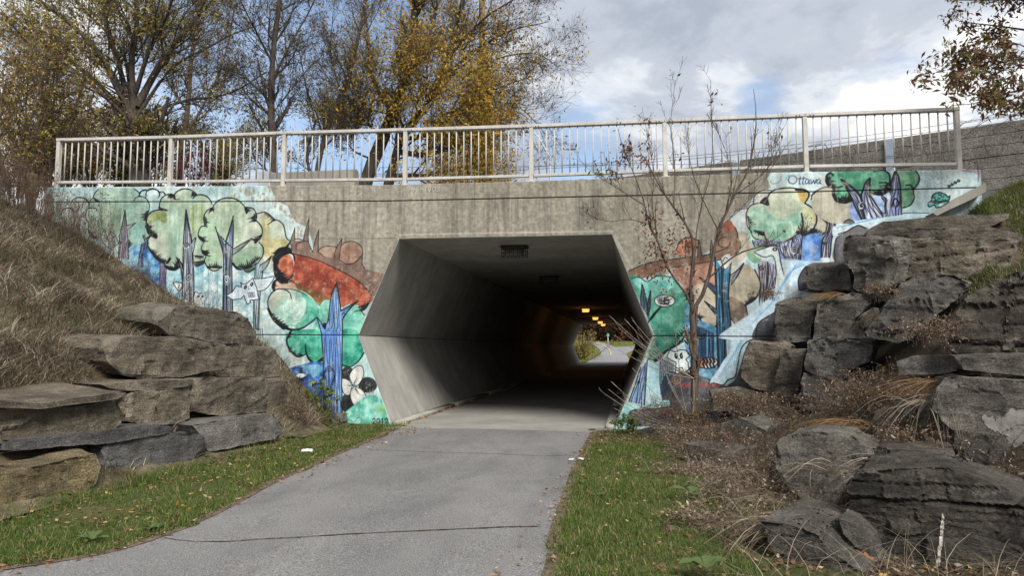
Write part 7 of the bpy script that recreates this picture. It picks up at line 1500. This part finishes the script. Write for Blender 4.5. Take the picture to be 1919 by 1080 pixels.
# whippy grey shrub leaning across the tunnel mouth
wl = []
rr = np.random.default_rng(50)
for (ax, ay), ends in (((1300, 710), [(1142, 592), (1170, 598), (1185, 600), (1150, 628), (1160, 615), (1196, 640), (1158, 655)]), ((1265, 800), [(1135, 740), (1145, 715), (1150, 765), (1140, 730)]), ((1290, 790), [(1225, 640), (1262, 600), (1185, 690), (1240, 680)])):
    for ex, ey in ends: wl.append(([(ax, ay), ((ax * 2 + ex) / 3 + rr.uniform(-6, 6), (ay * 2 + ey) / 3 + 8), ((ax + ex * 2) / 3, (ay + ey * 2) / 3 + 8), (ex, ey)], 0.008, 0.0035, rr.uniform(-0.4, 0.1)))
wl.append(([(1296, 812), (1300, 760), (1300, 712)], 0.016, 0.012, 0))
tree('whippy_shrub', 'leafless grey shrub whose whips lean left across the tunnel mouth', -1.5, wl, 51, [dict(per=2, lo=0.12, hi=0.45, t0=0.3, up=0.3, ang=(0.2, 0.5), jit=0.08)], None, bark='twig_grey', cat='shrub', k=4, wig=0.0, root=on_y(1292, 812, -1.5))
# goldenrod in front of the blue trunk, plus low greenery at the wall foot
tree('goldenrod', 'yellow-green leafy plant in front of the blue painted trunk', -0.5, [([(594, 796), (592, 770), (586, 745), (590, 725)], 0.007, 0.003, 0), ([(600, 798), (602, 765), (606, 735), (606, 712)], 0.007, 0.003, -0.1), ([(604, 798), (612, 770), (618, 745)], 0.007, 0.003, 0.1), ([(597, 798), (580, 770), (572, 752)], 0.006, 0.003, 0.1)], 60, [dict(per=7, lo=0.12, hi=0.28, t0=0.2, up=0.2, m=4)], [(230, 0.12, 'green_leaf', 0.35, 0.40, None)], bark='twig_grey', cat='plant', k=4, wig=0.005)
weed_clump('wilted_plant', 'brown wilted weeds at the wall foot left of the blue painted trunk', (572, 800), -0.7, 40, 0.5, 0.22, 61, 'bark_mid', 'dead_leaf', 26, 0.035, (0, -0.2, 0), 0.5)
weed_clump('wilted_plant', 'yellowing green weeds at the foot of the blue painted trunk', (600, 804), -0.8, 34, 0.32, 0.25, 62, 'bark_mid', 'green_leaf', 34, 0.05, (0, -0.2, 0), 0.5)
weed_clump('wilted_plant', 'brown weeds on the slope between narrow upright block and mural', (556, 790), -1.6, 40, 0.45, 0.2, 67, 'bark_mid', 'dead_leaf', 24, 0.035, (0, -0.2, 0), 0.5)
weed_clump('green_weed', 'dark green weeds at the right corner of the tunnel mouth', (1178, 806), -0.8, 24, 0.28, 0.14, 63, 'bark_mid', 'dock_leaf', 30, 0.06, (-0.2, -0.2, 0), 0.5)
weed_clump('green_weed', 'yellow-green leaves low beside the sapling trunk', (1290, 800), -1.4, 16, 0.25, 0.14, 64, 'bark_mid', 'green_leaf', 26, 0.05, (0, -0.2, 0), 0.5)
weed_clump('wilted_plant', 'thin reddish dead stems in front of the grey rounded block', (318, 872), -4.6, 16, 0.5, 0.06, 65, 'russet_stem' if 'russet_stem' in M else 'bark_mid', 'russet_leaf', 6, 0.03, (0, -0.05, 0), 0.25)
weed_clump('dead_branch', 'pale dead branches leaning on the bank left of the long boulder', (140, 690), -4.6, 7, 0.95, 0.25, 66, 'twig_grey', 'dead_leaf', 0, 0.03, (0.9, -0.1, 0), 0.25, 0.8)
# broad-leaved rosettes on the lawn
def rosette(label, pxy, n, ln, seed, mat='dock_leaf', wd=0.42, z=0.03):
    r = np.random.default_rng(seed); c = on_z(pxy[0], pxy[1], z); o = empty('broadleaf_weed', c, label, 'plant', 'broad-leaved weeds on the lawns')
    for i in range(n):
        a = 2 * PI * i / n + r.uniform(-0.4, 0.4); L_ = ln * r.uniform(0.6, 1.15); el = r.uniform(0.25, 0.75); t = np.linspace(0, 1, 6)
        w = ln * wd * np.array([0.12, 0.55, 0.95, 1.0, 0.75, 0.05]) * 0.5 * r.uniform(0.8, 1.2); d = np.array([math.cos(a), math.sin(a)]); s = np.array([-d[1], d[0]])
        V, Fq = [], []
        for j in range(6):
            p = np.array([*(d * L_ * t[j]), L_ * (el * t[j] - 0.6 * el * t[j] ** 2.2)]); cup = 0.25 * w[j]
            V += [c + p + np.array([*(s * w[j]), cup + r.normal(0, 0.004)]), c + p, c + p + np.array([*(-s * w[j]), cup + r.normal(0, 0.004)])]
        for j in range(5): q = j * 3; Fq += [(q, q + 1, q + 4, q + 3), (q + 1, q + 2, q + 5, q + 4)]
        mesh('leaf', V, Fq, M[mat], o, True)
    return o
rosette('lobed green rosette on the left lawn close to the asphalt edge', (172, 1012), 9, 0.15, 1); rosette('small grey-green rosette touching the asphalt edge at the crack', (285, 992), 7, 0.11, 2); rosette('bright green leaf cluster at the foot of the grey rounded block', (370, 862), 8, 0.16, 3, 'dock_leaf', 0.6)
rosette('green leafy weed at the right end of the low smooth grey block', (548, 822), 8, 0.20, 4); rosette('pair of large pale green leaves at the bottom edge of the right lawn', (1322, 1062), 5, 0.17, 5, 'dock_leaf', 0.7, 0.10); rosette('large grey-green leaf beside the low flat-topped stone', (1296, 925), 4, 0.2, 6, 'dock_leaf', 0.6, 0.1); rosette('small clover-like weed on the right lawn near the asphalt', (1092, 905), 7, 0.09, 7); rosette('leafy weed below the yellowish block', (112, 930), 9, 0.15, 8, 'green_leaf'); rosette('little dark-leaved weed on the right lawn midway up', (1125, 930), 6, 0.1, 9)
# litter
def can(label, pxy, z, L_, r0, seed):
    c = on_z(pxy[0], pxy[1], z); o = empty('crushed_can', c, label, 'litter'); r = np.random.default_rng(seed); a = np.arange(12) * 2 * PI / 12; V, Fq = [], []
    for j, (t, s) in enumerate([(-.5, .55), (-.5, .8), (-.44, 1), (-.2, .85), (0, 1.02), (.2, .8), (.44, 1), (.5, .8), (.5, .55)]):
        for k in a: V.append(c + np.array([L_ * t, 0.04 * t, 0]) + r0 * s * np.array([0, math.cos(k), 0.7 * math.sin(k)]) + r.normal(0, 0.003, 3))
    for j in range(8):
        for k in range(12): Fq.append((j * 12 + k, j * 12 + (k + 1) % 12, (j + 1) * 12 + (k + 1) % 12, (j + 1) * 12 + k))
    Fq += [tuple(range(11, -1, -1)), tuple(96 + k for k in range(12))]
    mesh('can_body', V, Fq, M['white'], o, True); G = Geo(); G.tube([c + np.array([L_ * .47, 0.02, 0]), c + np.array([L_ * .62, 0.03, -.005])], r0 * 0.75, r0 * 0.6, 10); G.add(*leaves(r, c + np.array([L_ * .55, 0, 0]) + r.normal(size=(6, 3)) * 0.01, 0.03)); 
    return o
can('crushed white can lying in the left lawn beside the path', (576, 845), 0.04, 0.15, 0.035, 1)
o = empty('litter_scrap', on_z(1080, 863, 0.03), 'small white torn scrap on the right edge of the path', 'litter'); c = np.array(o.location)
r = np.random.default_rng(9); V = [c + np.array([0.05 * i - 0.1, 0.02 * r.normal(), 0.008 + 0.012 * abs(r.normal())]) + np.array([0, d, 0]) for i in range(5) for d in (-0.03, 0.0, 0.025)]
mesh('scrap', V, [(i * 3 + k, i * 3 + k + 1, i * 3 + k + 4, i * 3 + k + 3) for i in range(4) for k in range(2)], M['white'], o)
tg_ = 'dry leaf clumps on the left lawn'
for px, py, lb in ((352, 950, 'yellow-orange leaf clump on the left lawn close to the path'),):
    c = on_z(px, py, 0.04); o = empty('leaf_clump', c, lb, 'leaves', None); G = Geo(); G.add(*leaves(R6, c + R6.normal(size=(16, 3)) * np.array([.06, .06, .01]), 0.06, 0.1, 0.3)); m_ = bladem('yellow_leaf', [(0, (0.36, 0.18, 0.03)), (1, (0.48, 0.28, 0.06))]); G.obj('leaves', m_, o)
# wooden fence at the left crest
o = empty('wooden_fence', on_y(60, 372, -0.25), 'weathered wooden fence post and woven rails left of the headwall', 'fence')
a, b = on_y(61, 326, -0.25), on_y(63, 400, -0.25)
box('post', a[0] - 0.075, a[0] + 0.075, -0.33, -0.18, b[2], a[2], M['post_wood'], o, 0.01)
G = Geo()
for y0 in (338, 341, 348): G.tube([on_y(-160, y0 + 4, -0.30), on_y(-40, y0 - 3, -0.28), on_y(56, y0, -0.25)], 0.022, 0.016, 5)
G.obj('rail', M['post_wood'], o)
for x in range(-150, 56, 8):
    p, q = on_y(x, 336 + R6.uniform(-2, 6), -0.29), on_y(x + R6.uniform(-3, 3), 402, -0.29); G = Geo(); G.tube([p, q], 0.012, 0.014, 5); G.obj('paling', M['post_wood'], o)

# ------------------------------------------------------------------ behind the bridge
# precast barrier wall along the road
H_B = EYE + 6.4
def wall_top(x): return on_z(x, HZ - (427 - 0.143 * (1919 - x)), H_B)
p0, p1 = wall_top(1666), wall_top(1380); stp = p1 - p0; u = stp / np.linalg.norm(stp); nv = np.array([u[1], -u[0], 0.0]); nv = nv if nv[1] < 0 else -nv
bw = empty('sound_barrier', p0 - [0, 0, H_B - 4.6], 'long grey sound barrier of stacked concrete panels with steel posts behind the railing', 'barrier wall')
def obox(name, P, L_, h0, h1, t, mat, parent, back=0.0):
    V = []
    for z in (h0, h1):
        for s, d in ((0, t - back), (L_, t - back), (L_, -back), (0, -back)): q = P + u * s + nv * d; V.append((q[0], q[1], z))
    bm = bmesh.new(); vs = [bm.verts.new(v) for v in V]
    for f in BOX_F: bm.faces.new([vs[i] for i in f])
    bmesh.ops.recalc_face_normals(bm, faces=bm.faces)
    return bm_obj(name, bm, mat, parent, bevel=0.012)
bay = np.linalg.norm(stp)
for kx in range(-3, 5):
    P = p0 + stp * kx
    obox('post', P - u * 0.11, 0.22, 4.3, H_B - 0.02 - (0.06 if kx != 0 else 0), 0.16, M['wall_post'], bw)
    for j in range(11):
        z1 = H_B - 0.32 * j; obox('panel', P + u * 0.13, bay - 0.26, z1 - 0.312, z1, 0.10 + 0.006 * ((j * 7 + kx * 3) % 3), M['barrier'], bw, back=0.04)
    obox('backing', P + u * 0.13, bay - 0.26, 4.3, H_B - 0.01, 0.05, M['groove'], bw, back=0.12)
rr = np.random.default_rng(70)
o = empty('ivy_vine', p0, 'leafless vine stems creeping over the top and face of the sound barrier', 'vine')
n = 150; s = rr.uniform(-2.2, 3.6, n); B = p0 + np.outer(s * bay, u) + nv * 0.19 + np.stack([np.zeros(n), np.zeros(n), -rr.uniform(0, 1, n) ** 1.6 * 2.6], 1)
P = [B]; d = np.outer(rr.normal(0, 1, n), u) + np.array([0, 0, 1.0]) * rr.normal(0.1, 0.8, n)[:, None]; d = nrm(d)
for i in range(7): P.append(P[-1] + d * 0.17); d = nrm(d + np.outer(rr.normal(0, 0.5, n), u) + np.array([0, 0, 1]) * rr.normal(-0.05, 0.4, n)[:, None])
P = np.stack(P, 1); P[..., 2] = np.minimum(P[..., 2], H_B + 0.12); R_ = np.full((n, 8), 0.012) * np.linspace(1, 0.4, 8)[None]
s1, r1 = sprout(rr, P, R_, 4, 0.15, 0.5, m=4, jit=0.4); s1[..., 2] = np.minimum(s1[..., 2], H_B + 0.22)
G = Geo(); G.add(*tubes(P, R_, 3)); G.add(*tubes(s1, np.maximum(r1, 0.004), 3)); G.obj('stems', M['bark'], o)['kind'] = 'stuff'
# twin-arm street lamp
LY = 34.0
o = empty('street_lamp', on_y(1031, 560, LY), 'grey twin-arm street lamp seen through the railing right of the golden tree', 'street lamp'); zb = 4.62; o.location[2] = zb
top = on_y(1031, 292, LY); G = Geo(); G.tube([(top[0], LY, zb), (top[0], LY, (zb + top[2]) / 2), tuple(top)], 0.10, 0.07, 10); G.obj('pole', M['galv'], o, True)
for pts in ([(1031, 294), (1022, 280), (1010, 258), (998, 246)], [(1031, 296), (1042, 286), (1052, 279), (1060, 279)]):
    P = resample(cr(px3(pts, LY), 5), 10); G = Geo(); G.tube(P, 0.05, 0.04, 8); G.obj('arm', M['galv'], o, True)
    e = P[-1]; s = -1 if pts[-1][0] < 1031 else 1; G = Geo()
    prof = [(0, .05), (.12, .10), (.35, .14), (.6, .12), (.72, .05)]; a = np.arange(10) * 2 * PI / 10; V, Fq = [], []
    for x, w in prof:
        for k in a: V.append(e + np.array([s * x, w * 1.2 * math.cos(k), -0.04 + w * (0.8 if math.sin(k) > 0 else 0.45) * math.sin(k)]))
    for j in range(4):
        for k in range(10): Fq.append((j * 10 + k, j * 10 + (k + 1) % 10, (j + 1) * 10 + (k + 1) % 10, (j + 1) * 10 + k))
    Fq += [tuple(range(10)), tuple(range(49, 39, -1))]; mesh('lamp_head', V, Fq, M['wall_post'], o, True)
# utility pole and wires
UY = 14.0
o = empty('utility_pole', on_y(905, 600, UY), 'tall brown wooden utility pole rising through the golden tree', 'utility pole'); a = on_y(905, -260, UY); o.location[2] = 4.62
G = Geo(); G.tube([(a[0], UY, 4.6), (a[0], UY, 8), tuple(a)], 0.15, 0.11, 12); G.obj('pole', M['pole_wood'], o, True)
z = a[2] - 0.5; box('crossarm', a[0] - 1.1, a[0] + 1.1, UY - 0.18, UY - 0.06, z - 0.06, z + 0.06, M['pole_wood'], o)
for dx in (-0.95, -0.4, 0.4, 0.95): G = Geo(); G.tube([(a[0] + dx, UY - 0.12, z + 0.06), (a[0] + dx, UY - 0.12, z + 0.2)], 0.035, 0.025, 8); G.obj('insulator', M['wall_post'], o, True)
for lb, pts in (('upper overhead wire passing above the sound barrier', [(2300, 150), (1919, 211), (1560, 262), (1240, 297), (900, 318), (600, 330)]), ('lower overhead wire close above the sound barrier top', [(2300, 172), (1919, 224), (1560, 270), (1240, 302), (900, 322), (600, 333)]), ('lowest overhead wire crossing behind the middle railing', [(1700, 290), (1400, 306), (1130, 309), (950, 312), (700, 314)])):
    P = resample(cr(px3(pts, 38.0), 8), 40); G = Geo(); G.tube(P, 0.022, 0.022, 5); w_ = G.obj('overhead_wire', M['cable']); tag(w_, lb, 'wire', 'overhead wires')
r = np.random.default_rng(71); n = 5200; yy = 345 - r.uniform(0, 1, n) ** 1.15 * 250; Q = np.array([on_y(905 + 4, y_, UY - 0.1) for y_ in yy]) + r.normal(size=(n, 3)) * np.array([0.17, 0.17, 0.1]) * (0.6 + 0.8 * r.random((n, 1)))
vo = empty('climbing_vine', (Q[0][0], UY, 4.62), 'column of bright yellow climbing vine wrapped round the utility pole', 'vine'); G = Geo(); G.add(*leaves(r, Q, 0.13, 0.5, 0.5)); G.obj('foliage', M['gold_leaf'], vo)['kind'] = 'stuff'
G = Geo()
for k in range(5): t_ = np.linspace(0, 1, 30); G.tube(np.stack([a[0] + 0.17 * np.cos(9 * t_ + k), UY + 0.17 * np.sin(9 * t_ + k), 4.6 + t_ * 5.5], 1), 0.015, 0.006, 4)
G.obj('stem', M['bark'], vo)
# low concrete road barrier behind the railing
a, b = on_y(498, 336, 3.0), on_y(668, 330, 3.0); zt = on_y(560, 322, 3.0)[2]
prism_yz = [(2.75, 4.6), (3.35, 4.6), (3.28, 4.75), (3.14, zt - 0.03), (2.98, zt), (2.9, zt - 0.03), (2.82, 4.75)]
bm = bmesh.new(); A = [bm.verts.new((a[0], y, z)) for y, z in prism_yz]; B_ = [bm.verts.new((b[0], y, z)) for y, z in prism_yz]; bm.faces.new(A); bm.faces.new(B_[::-1])
for i in range(7): bm.faces.new((A[(i + 1) % 7], A[i], B_[i], B_[(i + 1) % 7]))
bmesh.ops.recalc_face_normals(bm, faces=bm.faces); o = bm_obj('road_barrier', bm, M['plain_concrete']); tag(o, 'low concrete road barrier behind the railing beside the slim dark tree', 'barrier')
a = on_y(499, 322, 2.5); o = box('utility_box', a[0] - 0.16, a[0] + 0.16, 2.4, 2.7, 4.6, a[2], M['galv'], None, 0.02); tag(o, 'small grey utility box standing behind the railing at the end of the road barrier', 'utility box')
# loose shrubbery far across the road, seen between the bars
G1, G2 = Geo(), Geo()
P = np.stack([R6.uniform(-34, 0, 9000), R6.uniform(30, 48, 9000), np.zeros(9000)], 1); P[:, 2] = 4.6 + np.abs(R6.normal(0, 1, 9000)) * (2.2 + 0.8 * np.sin(P[:, 0] * 0.9)); 
G1.add(*leaves(R6, P, 0.30, 0.2, 0.5)); stuff('roadside_scrub', G1, M['brown_leaf'])

# ------------------------------------------------------------------ beyond the tunnel: bushes and the route sign
def far_bush(label, px, y, w, h, n, mat, seed, ls=0.17):
    r = np.random.default_rng(seed); c = far_pt(px, y); o = empty('far_bush', c, label, 'bush', 'bushes beyond the far portal')
    B = c + r.normal(size=(26, 3)) * np.array([w * 0.25, w * 0.2, 0]); B[:, 2] = [far_z(y_) for y_ in B[:, 1]]; d = nrm(r.normal(size=(26, 3)) * np.array([0.6, 0.6, 0.2]) + [0, 0, 1]); t = np.linspace(0, 1, 5)[None, :, None]
    P = B[:, None] + d[:, None] * h * r.uniform(0.6, 1.1, (26, 1, 1)) * t; s, rd = sprout(r, P, np.full((26, 5), 0.03), 10, 0.5, 1.8, m=4, t0=0.0, up=-0.1); G = Geo(); G.add(*tubes(P, np.full((26, 5), 0.03), 3)); G.add(*tubes(s, np.maximum(rd, 0.012), 3)); G.obj('stems', M['bark_mid'], o)['kind'] = 'stuff'
    q = s.reshape(-1, 3); G = Geo(); G.add(*leaves(r, q[r.integers(0, len(q), n)] + r.normal(size=(n, 3)) * 0.3, ls, 0.2, 0.5)); G.obj('foliage', M[mat], o)['kind'] = 'stuff'
far_bush('yellow-green bush at the left side of the far portal', 1090, 66, 2.2, 3.0, 2200, 'olive_leaf', 1)
for k, (px, y, w, h, mt_, lb) in enumerate([(1060, 112, 9, 9, 'brown_leaf', 'brown bush behind the bend of the far path'), (1112, 118, 9, 8, 'olive_leaf', 'olive bush left of the far route sign'), (1150, 112, 8, 9, 'russet_leaf', 'dark reddish bush behind the far route sign'), (1190, 110, 8, 9, 'russet_leaf', 'dark reddish bush right of the far route sign'), (1235, 112, 9, 9, 'russet_leaf', 'reddish bush hidden by the right tunnel wall')]): far_bush(lb, px, y, w, h, 11000, mt_, 10 + k, 0.42)
c = far_pt(1139.6, 92); o = empty('route_sign', c, 'small green route sign on a pale post on the grass beyond the tunnel', 'sign')
G = Geo(); G.box(c[0] - .035, c[0] + .035, c[1] - .03, c[1] + .03, c[2] - .1, c[2] + 1.25); G.obj('post', M['sign_white'], o)
a = np.arange(16) * 2 * PI / 16; V = [(c[0] + 0.20 * math.cos(k), c[1] + dy, c[2] + 1.42 + 0.30 * math.sin(k)) for dy in (-.05, -.03) for k in a]
mesh('sign_panel', V, [tuple(range(15, -1, -1)), tuple(range(16, 32))] + [(i, (i + 1) % 16, 16 + (i + 1) % 16, 16 + i) for i in range(16)], M['sign_green'], o)
G = Geo()
for dx, dz in ((-.08, 1.36), (.08, 1.36)):
    t = np.linspace(0, 2 * PI, 13); G.tube([(c[0] + dx + .06 * math.cos(k), c[1] - .056, c[2] + dz + .06 * math.sin(k)) for k in t], 0.01, 0.01, 4)
G.tube([(c[0] - .08, c[1] - .056, c[2] + 1.36), (c[0], c[1] - .056, c[2] + 1.5), (c[0] + .08, c[1] - .056, c[2] + 1.36)], 0.01, 0.01, 4); G.obj('bicycle_symbol', M['sign_white'], o)
r = np.random.default_rng(88); P = np.stack([r.uniform(-14, 16, 26000), FAR_Y + 0.5 + r.uniform(0, 1, 26000) ** 1.3 * 42, np.zeros(26000)], 1); P[:, 2] = [far_z(y) for y in P[:, 1]]
d = P - CAM; cdp = d @ FWD; px_ = CX + F * (d @ RGT) / cdp; 
rows = cr([(1098, 1176, 56.95), (1102, 1178, 62), (1116, 1177, 68), (1126, 1172, 74), (1123, 1158, 82), (1113, 1146, 90), (1095, 1128, 98)], 6); l_ = np.interp(P[:, 1], rows[:, 2], rows[:, 0]); r_ = np.interp(P[:, 1], rows[:, 2], rows[:, 1])
k = ((px_ < l_ - 0.5) | (px_ > r_ + 0.5)) & ~((P[:, 1] > 73) & (P[:, 1] < 90) & (px_ > 1140)); P = P[k]
G = Geo(); G.add(*blades(r, P, r.uniform(0.06, 0.16, len(P)), 0.8, 0.04, 3)); stuff('far_grass', G, M['grass'])
